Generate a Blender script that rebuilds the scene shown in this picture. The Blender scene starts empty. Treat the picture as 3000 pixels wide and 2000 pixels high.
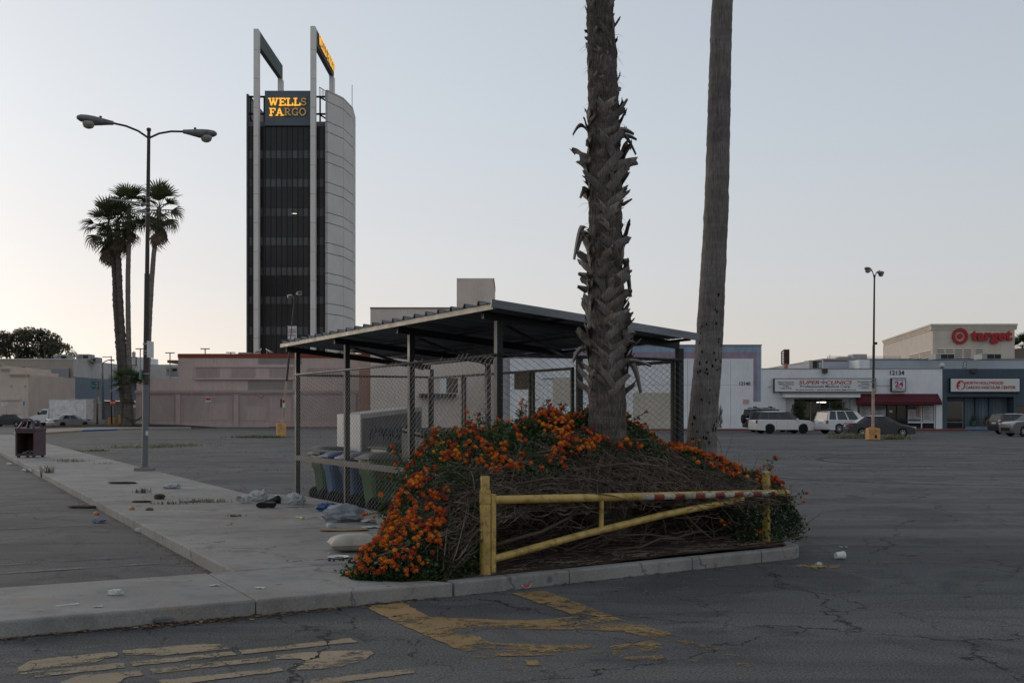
import bpy, bmesh, math, random
import numpy as np
from mathutils import Vector, Matrix, noise as mnoise

PI = math.pi
R = math.radians
sc = bpy.context.scene
COL = sc.collection

# ------------------------------------------------------------------ camera
F = 3190.0            # focal length in photograph pixels (3000 wide)
CH = 1.70             # camera height
HZ = 1207.0           # horizon row
cam = bpy.data.cameras.new('camera')
cam.sensor_width = 36.0
cam.lens = 36.0 * F / 3000.0
cam.shift_y = (HZ - 1000.0) / 3000.0
cam.clip_start = 0.1
cam.clip_end = 6000.0
camo = bpy.data.objects.new('camera', cam)
camo.location = (0, 0, CH)
camo.rotation_euler = (PI / 2, 0, 0)
COL.objects.link(camo)
sc.camera = camo

# ------------------------------------------------------------------ sky and sun
SUN_EL = R(12.0)
SUN_AZ = R(-45.0)      # bearing from the view direction, negative = to the left
w = bpy.data.worlds.new('World')
sc.world = w
w.use_nodes = True
nt = w.node_tree
nt.nodes.clear()
sky = nt.nodes.new('ShaderNodeTexSky')
sky.sky_type = 'NISHITA'
sky.sun_disc = False
sky.sun_elevation = SUN_EL
sky.sun_rotation = SUN_AZ
sky.altitude = 100
sky.air_density = 1.0
sky.dust_density = 1.0
sky.ozone_density = 3.0
gm = nt.nodes.new('ShaderNodeGamma')             # hazy evening air: softened contrast and colour
gm.inputs['Gamma'].default_value = 0.40
hsv = nt.nodes.new('ShaderNodeHueSaturation')
hsv.inputs['Saturation'].default_value = 0.55
tc = nt.nodes.new('ShaderNodeTexCoord')
sep = nt.nodes.new('ShaderNodeSeparateXYZ')
rmp = nt.nodes.new('ShaderNodeValToRGB')          # warm haze low down, all round the horizon
rmp.color_ramp.elements[0].position = 0.0; rmp.color_ramp.elements[0].color = (1.03, 0.915, 0.865, 1)
rmp.color_ramp.elements[1].position = 0.26; rmp.color_ramp.elements[1].color = (1, 1, 1, 1)
mul = nt.nodes.new('ShaderNodeMix'); mul.data_type = 'RGBA'; mul.blend_type = 'MULTIPLY'
mul.inputs[0].default_value = 1.0
bg = nt.nodes.new('ShaderNodeBackground')
bg.inputs['Strength'].default_value = 0.11
wo = nt.nodes.new('ShaderNodeOutputWorld')
nt.links.new(sky.outputs[0], gm.inputs['Color'])
nt.links.new(gm.outputs[0], hsv.inputs['Color'])
nt.links.new(tc.outputs['Generated'], sep.inputs[0])
nt.links.new(sep.outputs['Z'], rmp.inputs[0])
nt.links.new(hsv.outputs[0], mul.inputs[6])
nt.links.new(rmp.outputs[0], mul.inputs[7])
nt.links.new(mul.outputs[2], bg.inputs['Color'])
nt.links.new(bg.outputs[0], wo.inputs['Surface'])

sd = bpy.data.lights.new('sun', 'SUN')
sd.energy = 0.25
sd.angle = R(30)
sd.color = (1.0, 0.86, 0.72)
so = bpy.data.objects.new('sun', sd)
COL.objects.link(so)
# direction check: the lamp shines along its -Z
_d = Vector((math.sin(SUN_AZ) * math.cos(SUN_EL), math.cos(SUN_AZ) * math.cos(SUN_EL), math.sin(SUN_EL)))
so.rotation_euler = _d.to_track_quat('Z', 'Y').to_euler()

sc.view_settings.view_transform = 'Standard'
sc.view_settings.look = 'None'
sc.view_settings.gamma = 1.0
sc.view_settings.exposure = 1.80
try:
    sc.view_settings.use_curve_mapping = False
except Exception:
    pass

# ------------------------------------------------------------------ frames
TH = R(28.4)
CU, SU = math.cos(TH), math.sin(TH)
def S(u, v, z=0.0):                     # site frame (walkway / kerb directions) to world
    return Vector((u * CU - v * SU, u * SU + v * CU, z))
def pX(px, Y):
    return (px - 1500.0) / F * Y
def pZ(py, Y):
    return CH - (py - HZ) / F * Y
def P(px, py, Y):
    return Vector((pX(px, Y), Y, pZ(py, Y)))
def G(px, py, z=0.0):                   # point on the level z seen at that pixel
    Y = F * (CH - z) / (py - HZ)
    return Vector((pX(px, Y), Y, z))
def toS(p):
    return (p[0] * CU + p[1] * SU, -p[0] * SU + p[1] * CU)

# ------------------------------------------------------------------ mesh builder
class MB:
    def __init__(s, M=None):
        s.v = []; s.f = []; s.mi = []; s.M = M; s.cur = 0
    def add(s, vs, fs):
        o = len(s.v)
        if s.M is None:
            s.v.extend([tuple(p) for p in vs])
        else:
            s.v.extend([tuple(s.M @ Vector(p)) for p in vs])
        for f in fs:
            s.f.append([i + o for i in f]); s.mi.append(s.cur)
        return s
    def box(s, x0, y0, z0, x1, y1, z1):
        s.add([(x0,y0,z0),(x1,y0,z0),(x1,y1,z0),(x0,y1,z0),(x0,y0,z1),(x1,y0,z1),(x1,y1,z1),(x0,y1,z1)],
              [(0,3,2,1),(4,5,6,7),(0,1,5,4),(1,2,6,5),(2,3,7,6),(3,0,4,7)])
        return s
    def cbox(s, c, d):
        return s.box(c[0]-d[0]/2, c[1]-d[1]/2, c[2]-d[2]/2, c[0]+d[0]/2, c[1]+d[1]/2, c[2]+d[2]/2)
    def bev(s, x0, y0, z0, x1, y1, z1, b=0.01):   # box with chamfered edges
        vs = []; 
        for zz, ins in ((z0, b), (z0+b, 0), (z1-b, 0), (z1, b)):
            vs += [(x0+ins, y0+ins+ (b if not ins else 0)*0, zz), (x1-ins, y0+ins, zz), (x1-ins, y1-ins, zz), (x0+ins, y1-ins, zz)]
        fs = [(3,2,1,0), (12,13,14,15)]
        for k in range(3):
            for i in range(4):
                a = k*4+i; c = k*4+(i+1)%4
                fs.append((a, c, c+4, a+4))
        return s.add(vs, fs)
    def bar(s, p0, p1, wd, ht, up=(0,0,1)):
        p0 = Vector(p0); p1 = Vector(p1); d = (p1-p0).normalized()
        up = Vector(up); sd_ = d.cross(up)
        if sd_.length < 1e-4: sd_ = d.cross(Vector((1,0,0)))
        sd_.normalize(); u2 = sd_.cross(d).normalized()
        vs = []
        for p in (p0, p1):
            for a, b in ((-1,-1),(1,-1),(1,1),(-1,1)):
                vs.append(p + sd_*a*wd/2 + u2*b*ht/2)
        return s.add(vs, [(3,2,1,0),(4,5,6,7),(0,1,5,4),(1,2,6,5),(2,3,7,6),(3,0,4,7)])
    def tube(s, pts, r, n=8, cap=True):
        pts = [Vector(p) for p in pts]; k = len(pts)
        rs = r if isinstance(r, (list, tuple)) else [r]*k
        vs = []; ref = None
        for i in range(k):
            d = (pts[min(i+1,k-1)] - pts[max(i-1,0)])
            if d.length < 1e-9: d = Vector((0,0,1))
            d.normalize()
            if ref is None:
                ref = d.cross(Vector((0,0,1)))
                if ref.length < 1e-3: ref = Vector((1,0,0))
            ref = ref - d*ref.dot(d)
            if ref.length < 1e-6: ref = d.orthogonal()
            ref.normalize()
            b = d.cross(ref)
            for j in range(n):
                a = 2*PI*j/n
                vs.append(pts[i] + (ref*math.cos(a) + b*math.sin(a))*rs[i])
        fs = []
        for i in range(k-1):
            for j in range(n):
                fs.append((i*n+j, i*n+(j+1)%n, (i+1)*n+(j+1)%n, (i+1)*n+j))
        if cap:
            fs.append(tuple(range(n-1,-1,-1))); fs.append(tuple(range((k-1)*n, k*n)))
        return s.add(vs, fs)
    def lathe(s, prof, n=16, c=(0,0,0), axis='z', cap=True):
        vs = []; fs = []
        for r, h in prof:
            for j in range(n):
                a = 2*PI*j/n
                if axis == 'z': p = (c[0]+r*math.cos(a), c[1]+r*math.sin(a), c[2]+h)
                elif axis == 'y': p = (c[0]+r*math.cos(a), c[1]+h, c[2]+r*math.sin(a))
                else: p = (c[0]+h, c[1]+r*math.cos(a), c[2]+r*math.sin(a))
                vs.append(p)
        for i in range(len(prof)-1):
            for j in range(n):
                fs.append((i*n+j, i*n+(j+1)%n, (i+1)*n+(j+1)%n, (i+1)*n+j))
        if cap:
            fs.append(tuple(range(n-1,-1,-1))); fs.append(tuple(range((len(prof)-1)*n, len(prof)*n)))
        return s.add(vs, fs)
    def prism(s, poly, z0, z1, axes='xy'):         # polygon extruded along the third axis
        n = len(poly)
        def m(a, b, h):
            return (a,b,h) if axes == 'xy' else ((a,h,b) if axes == 'xz' else (h,a,b))
        vs = [m(a,b,z0) for a,b in poly] + [m(a,b,z1) for a,b in poly]
        fs = [tuple(range(n-1,-1,-1)), tuple(range(n,2*n))]
        for i in range(n):
            fs.append((i, (i+1)%n, (i+1)%n+n, i+n))
        return s.add(vs, fs)
    def quad(s, a, b, c, d):
        return s.add([a,b,c,d], [(0,1,2,3)])
    def grid(s, fn, nu, nv):
        vs = [fn(i/nu, j/nv) for j in range(nv+1) for i in range(nu+1)]
        fs = [(j*(nu+1)+i, j*(nu+1)+i+1, (j+1)*(nu+1)+i+1, (j+1)*(nu+1)+i) for j in range(nv) for i in range(nu)]
        return s.add(vs, fs)
    def mesh(s, name, mats, smooth=False, angle=None):
        me = bpy.data.meshes.new(name)
        me.from_pydata(s.v, [], s.f)
        if not isinstance(mats, (list, tuple)): mats = [mats]
        for m in mats: me.materials.append(m)
        if len(mats) > 1: me.polygons.foreach_set('material_index', s.mi)
        if smooth:
            me.polygons.foreach_set('use_smooth', [True]*len(me.polygons))
            if angle: me.set_sharp_from_angle(angle=R(angle))
        me.update()
        return me
    def build(s, name, mats, parent=None, smooth=False, angle=None, loc=None, rz=0):
        return link(name, s.mesh(name, mats, smooth, angle), parent, loc, rz)

def link(name, me, parent=None, loc=None, rz=0):
    o = bpy.data.objects.new(name, me)
    COL.objects.link(o)
    if parent is not None: o.parent = parent
    if loc is not None: o.location = loc
    if rz: o.rotation_euler = (0, 0, rz)
    return o
def tag(o, label, cat, group=None):
    o['label'] = label; o['category'] = cat
    if group: o['group'] = group
    return o
def thing(name, label, cat, loc=(0,0,0), rz=0, group=None):
    o = bpy.data.objects.new(name, None)
    o.empty_display_size = 0.2
    COL.objects.link(o)
    o.location = loc; o.rotation_euler = (0, 0, rz)
    return tag(o, label, cat, group)
def struct(o):
    o['kind'] = 'structure'; return o
def stuff(o):
    o['kind'] = 'stuff'; return o
def site(name, label, cat, u, v, z=0.0, group=None):
    return thing(name, label, cat, S(u, v, z), TH, group)
def copy_tree(o, parent=None):
    c = o.copy(); COL.objects.link(c)
    if parent is not None: c.parent = parent
    for ch in list(o.children): copy_tree(ch, c)
    return c

_fontcache = {}
def text_mesh(s, mt, width=None, height=None, bold=0.0, shear=0.0, ext=0.01, spacing=1.0):
    cu = bpy.data.curves.new('t', 'FONT')
    cu.body = s; cu.size = 1.0; cu.offset = bold; cu.shear = shear; cu.extrude = 0.0
    cu.space_character = spacing; cu.resolution_u = 3; cu.fill_mode = 'BOTH'; cu.extrude = 0.02
    cu.align_x = 'CENTER'
    o = bpy.data.objects.new('t', cu); COL.objects.link(o)
    dg = bpy.context.evaluated_depsgraph_get()
    me = bpy.data.meshes.new_from_object(o.evaluated_get(dg))
    bpy.data.objects.remove(o); bpy.data.curves.remove(cu)
    n = len(me.vertices)
    a = np.zeros(n*3, 'f'); me.vertices.foreach_get('co', a); a = a.reshape(-1,3)
    lo = a.min(0); hi = a.max(0); size = hi - lo
    sx = (width/size[0]) if width else None
    sy = (height/size[1]) if height else None
    if sx is None: sx = sy
    if sy is None: sy = sx
    c = (lo+hi)/2
    a = (a - c) * np.array([sx, sy, ext/0.04])
    b = np.empty_like(a); b[:,0] = a[:,0]; b[:,1] = -a[:,2]; b[:,2] = a[:,1]     # stands upright, faces -Y
    me.vertices.foreach_set('co', b.ravel()); me.materials.clear(); me.materials.append(mt); me.update()
    return me
def text(s, mt, loc, parent=None, rz=0, name='lettering', **k):
    return link(name, text_mesh(s, mt, **k), parent, loc, rz)

# ------------------------------------------------------------------ materials
def newmat(name):
    m = bpy.data.materials.new(name); m.use_nodes = True
    t = m.node_tree; t.nodes.clear()
    o = t.nodes.new('ShaderNodeOutputMaterial'); b = t.nodes.new('ShaderNodeBsdfPrincipled')
    t.links.new(b.outputs[0], o.inputs['Surface'])
    return m, t, b, o
def N(t, typ, **k):
    n = t.nodes.new(typ)
    for a, b in k.items(): setattr(n, a, b)
    return n
def noise(t, vec, scale, detail=4, rough=0.55, dist=0.0):
    n = N(t, 'ShaderNodeTexNoise'); n.inputs['Scale'].default_value = scale
    n.inputs['Detail'].default_value = detail; n.inputs['Roughness'].default_value = rough
    n.inputs['Distortion'].default_value = dist
    if vec is not None: t.links.new(vec, n.inputs['Vector'])
    return n.outputs['Fac']
def ramp(t, fac, stops):
    n = N(t, 'ShaderNodeValToRGB')
    el = n.color_ramp.elements
    while len(el) < len(stops): el.new(0.5)
    for e, (p, c) in zip(el, stops):
        e.position = p; e.color = (c, c, c, 1) if isinstance(c, (int, float)) else (*c, 1)
    t.links.new(fac, n.inputs[0]); return n.outputs[0]
def mixc(t, fac, a, b, mode='MIX'):
    n = N(t, 'ShaderNodeMix', data_type='RGBA', blend_type=mode)
    for sock, val in ((n.inputs[0], fac), (n.inputs[6], a), (n.inputs[7], b)):
        if hasattr(val, 'links'): t.links.new(val, sock)
        elif isinstance(val, (int, float)): sock.default_value = val if sock == n.inputs[0] else (val, val, val, 1)
        else: sock.default_value = (*val, 1)
    return n.outputs[2]
def mth(t, op, a, b=0.0, clamp=False):
    n = N(t, 'ShaderNodeMath', operation=op, use_clamp=clamp)
    for i, val in enumerate((a, b)):
        if hasattr(val, 'links'): t.links.new(val, n.inputs[i])
        else: n.inputs[i].default_value = val
    return n.outputs[0]
def mapping(t, vec, scale=(1,1,1), rot=(0,0,0), loc=(0,0,0)):
    n = N(t, 'ShaderNodeMapping'); n.inputs['Scale'].default_value = scale
    n.inputs['Rotation'].default_value = rot; n.inputs['Location'].default_value = loc
    t.links.new(vec, n.inputs['Vector']); return n.outputs[0]
def bump(t, b, h, strength=0.3, dist=0.02):
    n = N(t, 'ShaderNodeBump'); n.inputs['Strength'].default_value = strength; n.inputs['Distance'].default_value = dist
    t.links.new(h, n.inputs['Height']); t.links.new(n.outputs[0], b.inputs['Normal'])
def objco(t):
    return N(t, 'ShaderNodeTexCoord').outputs['Object']
MATS = {}
def mat(name, col, rough=0.75, var=0.18, scale=3.0, fine=40.0, bmp=0.15, metal=0.0, spec=0.3, rnd=0.0, streak=0.0, emit=0.0, coat=0.0):
    if name in MATS: return MATS[name]
    m, t, b, o = newmat(name)
    co = objco(t)
    n1 = noise(t, co, scale, 5, 0.6); n2 = noise(t, co, fine, 3, 0.6)
    f = mth(t, 'ADD', mth(t, 'MULTIPLY', n1, 0.65), mth(t, 'MULTIPLY', n2, 0.35))
    lo = tuple(c*(1-var*1.6) for c in col); hi = tuple(min(1, c*(1+var*1.3)) for c in col)
    c = ramp(t, f, [(0.30, lo), (0.5, col), (0.72, hi)])
    if streak:
        sn = noise(t, mapping(t, co, (6, 6, 0.5)), 1.5, 4, 0.65)
        c = mixc(t, mth(t, 'MULTIPLY', ramp(t, sn, [(0.45, 0.0), (0.75, 1.0)]), streak), c, tuple(x*0.45 for x in col))
    if rnd:
        oi = N(t, 'ShaderNodeObjectInfo')
        rr = mth(t, 'ADD', mth(t, 'MULTIPLY', oi.outputs['Random'], 2*rnd), 1-rnd)
        c = mixc(t, 1.0, c, mixc(t, 0.0, rr, rr), 'MULTIPLY')
    t.links.new(c, b.inputs['Base Color'])
    t.links.new(ramp(t, n1, [(0.3, max(0.05, rough-0.12)), (0.7, min(1, rough+0.1))]), b.inputs['Roughness'])
    b.inputs['Metallic'].default_value = metal
    b.inputs['Specular IOR Level'].default_value = spec
    if coat: b.inputs['Coat Weight'].default_value = coat; b.inputs['Coat Roughness'].default_value = 0.08
    if bmp: bump(t, b, f, bmp, 0.01)
    if emit:
        b.inputs['Emission Color'].default_value = (*col, 1); b.inputs['Emission Strength'].default_value = emit
    MATS[name] = m
    return m
def glass(name, tint=(0.02,0.025,0.03), transp=0.0, rough=0.04):
    if name in MATS: return MATS[name]
    m, t, b, o = newmat(name)
    b.inputs['Base Color'].default_value = (*tint, 1); b.inputs['Roughness'].default_value = rough
    b.inputs['Specular IOR Level'].default_value = 0.6
    if transp:
        tr = N(t, 'ShaderNodeBsdfTransparent'); tr.inputs[0].default_value = (0.9, 0.93, 0.92, 1)
        mx = N(t, 'ShaderNodeMixShader'); mx.inputs[0].default_value = transp
        t.links.new(b.outputs[0], mx.inputs[1]); t.links.new(tr.outputs[0], mx.inputs[2])
        t.links.new(mx.outputs[0], o.inputs['Surface'])
    MATS[name] = m
    return m

def cracks(t, g):
    """wandering crack network at three sizes, 0..1"""
    def crack(scale, width, warp, wscale, mask_lo, mask_hi, mscale, seed):
        nz = N(t, 'ShaderNodeTexNoise'); nz.inputs['Scale'].default_value = wscale; nz.inputs['Detail'].default_value = 6; nz.inputs['Roughness'].default_value = 0.62
        gp = mapping(t, g, (1, 1, 1), (0, 0, seed), (seed*7, seed*3, 0))
        t.links.new(gp, nz.inputs['Vector'])
        sub = N(t, 'ShaderNodeVectorMath', operation='SUBTRACT'); sub.inputs[1].default_value = (0.5, 0.5, 0.5)
        t.links.new(nz.outputs['Color'], sub.inputs[0])
        sc_ = N(t, 'ShaderNodeVectorMath', operation='SCALE'); sc_.inputs['Scale'].default_value = warp
        t.links.new(sub.outputs[0], sc_.inputs[0])
        ad = N(t, 'ShaderNodeVectorMath', operation='ADD')
        t.links.new(gp, ad.inputs[0]); t.links.new(sc_.outputs[0], ad.inputs[1])
        vo = N(t, 'ShaderNodeTexVoronoi', feature='DISTANCE_TO_EDGE', voronoi_dimensions='2D')
        vo.inputs['Scale'].default_value = scale
        t.links.new(ad.outputs[0], vo.inputs['Vector'])
        wv = mth(t, 'MULTIPLY', ramp(t, noise(t, gp, 3.0, 5, 0.7), [(0.3, 0.05), (0.5, 0.7), (0.72, 1.9)]), width)
        cr = mth(t, 'SUBTRACT', 1.0, mth(t, 'DIVIDE', vo.outputs['Distance'], wv), True)
        mk = ramp(t, noise(t, gp, mscale, 3), [(mask_lo, 0.0), (mask_hi, 1.0)])
        return mth(t, 'MULTIPLY', mth(t, 'MULTIPLY', cr, 1.7, True), mk)
    k1 = crack(0.30, 0.0065, 1.5, 0.9, 0.25, 0.42, 0.10, 0.7)
    k2 = crack(0.95, 0.010, 0.7, 2.2, 0.42, 0.54, 0.20, 2.1)
    k3 = crack(2.4, 0.018, 0.35, 4.0, 0.56, 0.64, 0.30, 4.3)
    return mth(t, 'MAXIMUM', mth(t, 'MAXIMUM', k1, k2), mth(t, 'MULTIPLY', k3, 0.7))

# ------------------------------------------------------------------ ground materials
def m_asphalt():
    m, t, b, o = newmat('asphalt')
    g = N(t, 'ShaderNodeNewGeometry').outputs['Position']
    big = noise(t, g, 0.12, 5, 0.6)
    mid = noise(t, g, 0.9, 5, 0.65)
    seal = noise(t, mapping(t, g, (1, 1, 1), (0, 0, 0.4), (3, 8, 0)), 0.42, 7, 0.62, 0.7)
    strk = noise(t, mapping(t, g, (0.10, 0.9, 1)), 1.0, 5, 0.6)
    strk2 = noise(t, mapping(t, g, (0.035, 0.8, 1), (0, 0, R(8))), 1.2, 6, 0.7)
    fine = mth(t, 'ADD', mth(t, 'MULTIPLY', noise(t, g, 55, 3, 0.8), 0.6), mth(t, 'MULTIPLY', noise(t, g, 170, 2, 0.8), 0.4))
    spk = N(t, 'ShaderNodeTexVoronoi'); spk.inputs['Scale'].default_value = 48
    t.links.new(g, spk.inputs['Vector'])
    c = ramp(t, big, [(0.3, (0.050, 0.050, 0.052)), (0.5, (0.078, 0.077, 0.077)), (0.72, (0.112, 0.109, 0.105))])
    c = mixc(t, mth(t, 'MULTIPLY', ramp(t, strk, [(0.42, 0.0), (0.66, 1.0)]), 0.5), c, (0.145, 0.14, 0.133))
    c = mixc(t, mth(t, 'MULTIPLY', ramp(t, strk2, [(0.50, 0.0), (0.64, 1.0)]), 0.65), c, (0.044, 0.043, 0.044))
    c = mixc(t, mth(t, 'MULTIPLY', ramp(t, mid, [(0.55, 0.0), (0.72, 1.0)]), 0.5), c, (0.042, 0.042, 0.043))
    c = mixc(t, mth(t, 'MULTIPLY', ramp(t, seal, [(0.53, 0.0), (0.58, 1.0)]), 0.55), c, (0.040, 0.040, 0.042))
    c = mixc(t, mth(t, 'MULTIPLY', ramp(t, seal, [(0.34, 1.0), (0.40, 0.0)]), 0.45), c, (0.135, 0.130, 0.124))
    # round oil stains
    ov = N(t, 'ShaderNodeTexVoronoi'); ov.inputs['Scale'].default_value = 0.55
    dn = noise(t, g, 2.0, 3)
    t.links.new(mapping(t, g), ov.inputs['Vector'])
    st = ramp(t, mth(t, 'ADD', ov.outputs['Distance'], mth(t, 'MULTIPLY', dn, 0.18)), [(0.20, 1.0), (0.34, 0.0)])
    c = mixc(t, mth(t, 'MULTIPLY', st, 0.35), c, (0.035, 0.035, 0.036))
    # aggregate
    c = mixc(t, 1.0, c, mixc(t, 1.0, c, ramp(t, fine, [(0.38, 0.22), (0.5, 0.9), (0.62, 2.2)]), 'MULTIPLY'))
    c = mixc(t, mth(t, 'MULTIPLY', ramp(t, spk.outputs['Distance'], [(0.0, 1.0), (0.26, 0.0)]), 0.5), c, (0.21, 0.205, 0.20))
    k = cracks(t, g)
    c = mixc(t, mth(t, 'MULTIPLY', k, 0.95), c, (0.011, 0.011, 0.011))
    gk = mth(t, 'MULTIPLY', k, ramp(t, noise(t, g, 0.35, 3), [(0.52, 0.0), (0.62, 0.8)]))
    c = mixc(t, gk, c, (0.035, 0.040, 0.018))
    t.links.new(c, b.inputs['Base Color'])
    b.inputs['Roughness'].default_value = 0.88
    b.inputs['Specular IOR Level'].default_value = 0.25
    h = mth(t, 'SUBTRACT', mth(t, 'MULTIPLY', fine, 0.35), mth(t, 'MULTIPLY', k, 1.6))
    bump(t, b, h, 0.55, 0.012)
    return m
def m_concrete(name='concrete', col=(0.262, 0.252, 0.236)):
    m, t, b, o = newmat(name)
    g = N(t, 'ShaderNodeNewGeometry').outputs['Position']
    big = noise(t, g, 0.5, 5, 0.6); mid = noise(t, g, 3.0, 6, 0.65); fine = noise(t, g, 70, 3, 0.8)
    c = ramp(t, big, [(0.3, tuple(x*0.74 for x in col)), (0.55, col), (0.75, tuple(x*1.18 for x in col))])
    c = mixc(t, mth(t, 'MULTIPLY', ramp(t, mid, [(0.50, 0.0), (0.66, 1.0)]), 0.5), c, tuple(x*0.52 for x in col))
    blot = noise(t, g, 1.1, 7, 0.72, 0.8)
    c = mixc(t, mth(t, 'MULTIPLY', ramp(t, blot, [(0.54, 0.0), (0.60, 1.0)]), 0.30), c, tuple(x*0.5 for x in col))
    strk = noise(t, mapping(t, g, (0.35, 2.2, 1), (0, 0, -TH)), 1.6, 6, 0.68)
    c = mixc(t, mth(t, 'MULTIPLY', ramp(t, strk, [(0.56, 0.0), (0.66, 1.0)]), 0.35), c, tuple(min(1, x*1.35) for x in col))
    rust = noise(t, mapping(t, g, (1, 1, 1), (0, 0, 0), (13, 5, 0)), 0.8, 5, 0.65)
    c = mixc(t, mth(t, 'MULTIPLY', ramp(t, rust, [(0.55, 0.0), (0.68, 1.0)]), 0.38), c, (0.30, 0.205, 0.14))
    c = mixc(t, 0.6, c, mixc(t, 1.0, c, ramp(t, fine, [(0.3, 0.6), (0.5, 1.0), (0.7, 1.4)]), 'MULTIPLY'))
    # dark gum and dirt spots
    vo = N(t, 'ShaderNodeTexVoronoi'); vo.inputs['Scale'].default_value = 2.3
    t.links.new(g, vo.inputs['Vector'])
    c = mixc(t, mth(t, 'MULTIPLY', ramp(t, vo.outputs['Distance'], [(0.05, 1.0), (0.10, 0.0)]), 0.6), c, (0.06, 0.058, 0.055))
    c = mixc(t, mth(t, 'MULTIPLY', cracks(t, mapping(t, g, (0.62, 0.62, 1), (0, 0, 0.5), (31, 17, 0))), 0.55), c, (0.05, 0.047, 0.042))
    t.links.new(c, b.inputs['Base Color'])
    b.inputs['Roughness'].default_value = 0.9
    b.inputs['Specular IOR Level'].default_value = 0.2
    bump(t, b, mth(t, 'ADD', mth(t, 'MULTIPLY', fine, 0.5), mid), 0.25, 0.006)
    return m
def m_soil():
    m, t, b, o = newmat('soil')
    g = N(t, 'ShaderNodeNewGeometry').outputs['Position']
    a = noise(t, g, 3, 6, 0.7); f = noise(t, g, 60, 4, 0.7)
    c = ramp(t, a, [(0.3, (0.035, 0.026, 0.02)), (0.55, (0.07, 0.052, 0.04)), (0.75, (0.10, 0.08, 0.062))])
    c = mixc(t, 0.8, c, mixc(t, 1.0, c, ramp(t, f, [(0.3, 0.4), (0.7, 1.6)]), 'MULTIPLY'))
    t.links.new(c, b.inputs['Base Color']); b.inputs['Roughness'].default_value = 1.0
    b.inputs['Specular IOR Level'].default_value = 0.1
    bump(t, b, mth(t, 'ADD', a, f), 0.9, 0.03)
    return m
def m_worn(name, col, lo=0.42, hi=0.5, scale=2.2, detail=8, trend=None):
    """paint with flakes missing: alpha from noise"""
    m, t, b, o = newmat(name)
    g = N(t, 'ShaderNodeNewGeometry').outputs['Position']
    n1 = mth(t, 'ADD', mth(t, 'MULTIPLY', noise(t, g, scale, detail, 0.68), 0.62), mth(t, 'MULTIPLY', noise(t, g, scale*4.5, 6, 0.75), 0.38)); f = noise(t, g, 60, 3, 0.8); d = noise(t, g, 1.3, 5, 0.6)
    c = ramp(t, d, [(0.3, tuple(x*0.72 for x in col)), (0.7, tuple(x*1.1 for x in col))])
    c = mixc(t, 0.55, c, mixc(t, 1.0, c, ramp(t, f, [(0.25, 0.55), (0.75, 1.35)]), 'MULTIPLY'))
    t.links.new(c, b.inputs['Base Color']); b.inputs['Roughness'].default_value = 0.8
    b.inputs['Specular IOR Level'].default_value = 0.25
    if trend is not None:       # wear grows along a ground direction (traffic lane)
        sp = N(t, 'ShaderNodeVectorMath', operation='DOT_PRODUCT'); sp.inputs[1].default_value = (trend[0], trend[1], 0)
        t.links.new(g, sp.inputs[0])
        n1 = mth(t, 'SUBTRACT', n1, mth(t, 'ADD', mth(t, 'MULTIPLY', sp.outputs['Value'], trend[2]), trend[3]))
    f2 = mth(t, 'ADD', n1, mth(t, 'MULTIPLY', mth(t, 'SUBTRACT', f, 0.5), 0.22))
    f2 = mth(t, 'SUBTRACT', f2, mth(t, 'MULTIPLY', cracks(t, g), 0.6))
    tr = N(t, 'ShaderNodeBsdfTransparent'); mx = N(t, 'ShaderNodeMixShader')
    t.links.new(ramp(t, f2, [(lo, 0.0), (hi, 1.0)]), mx.inputs[0])
    t.links.new(tr.outputs[0], mx.inputs[1]); t.links.new(b.outputs[0], mx.inputs[2]); t.links.new(mx.outputs[0], o.inputs['Surface'])
    return m

ASPH = m_asphalt(); CONC = m_concrete(); SOIL = m_soil()
JOINT = mat('joint_dirt', (0.035, 0.032, 0.028), 1.0, 0.3, 8, 60, 0.3)
YPAINT = m_worn('yellow_road_paint', (0.30, 0.232, 0.150), 0.39, 0.50, 2.5, 9)
YPAINT2 = m_worn('yellow_road_paint_flaking', (0.28, 0.18, 0.075), 0.435, 0.53, 2.3, 9, trend=(0.80, -0.60, 0.045, 0.225))
WPAINT = m_worn('white_stall_paint', (0.20, 0.198, 0.195), 0.46, 0.60, 1.6, 9)

# ------------------------------------------------------------------ ground
ground = struct(MB().quad((-1500,-60,0),(1500,-60,0),(1500,3000,0),(-1500,3000,0)).build('ground', ASPH))

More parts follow.
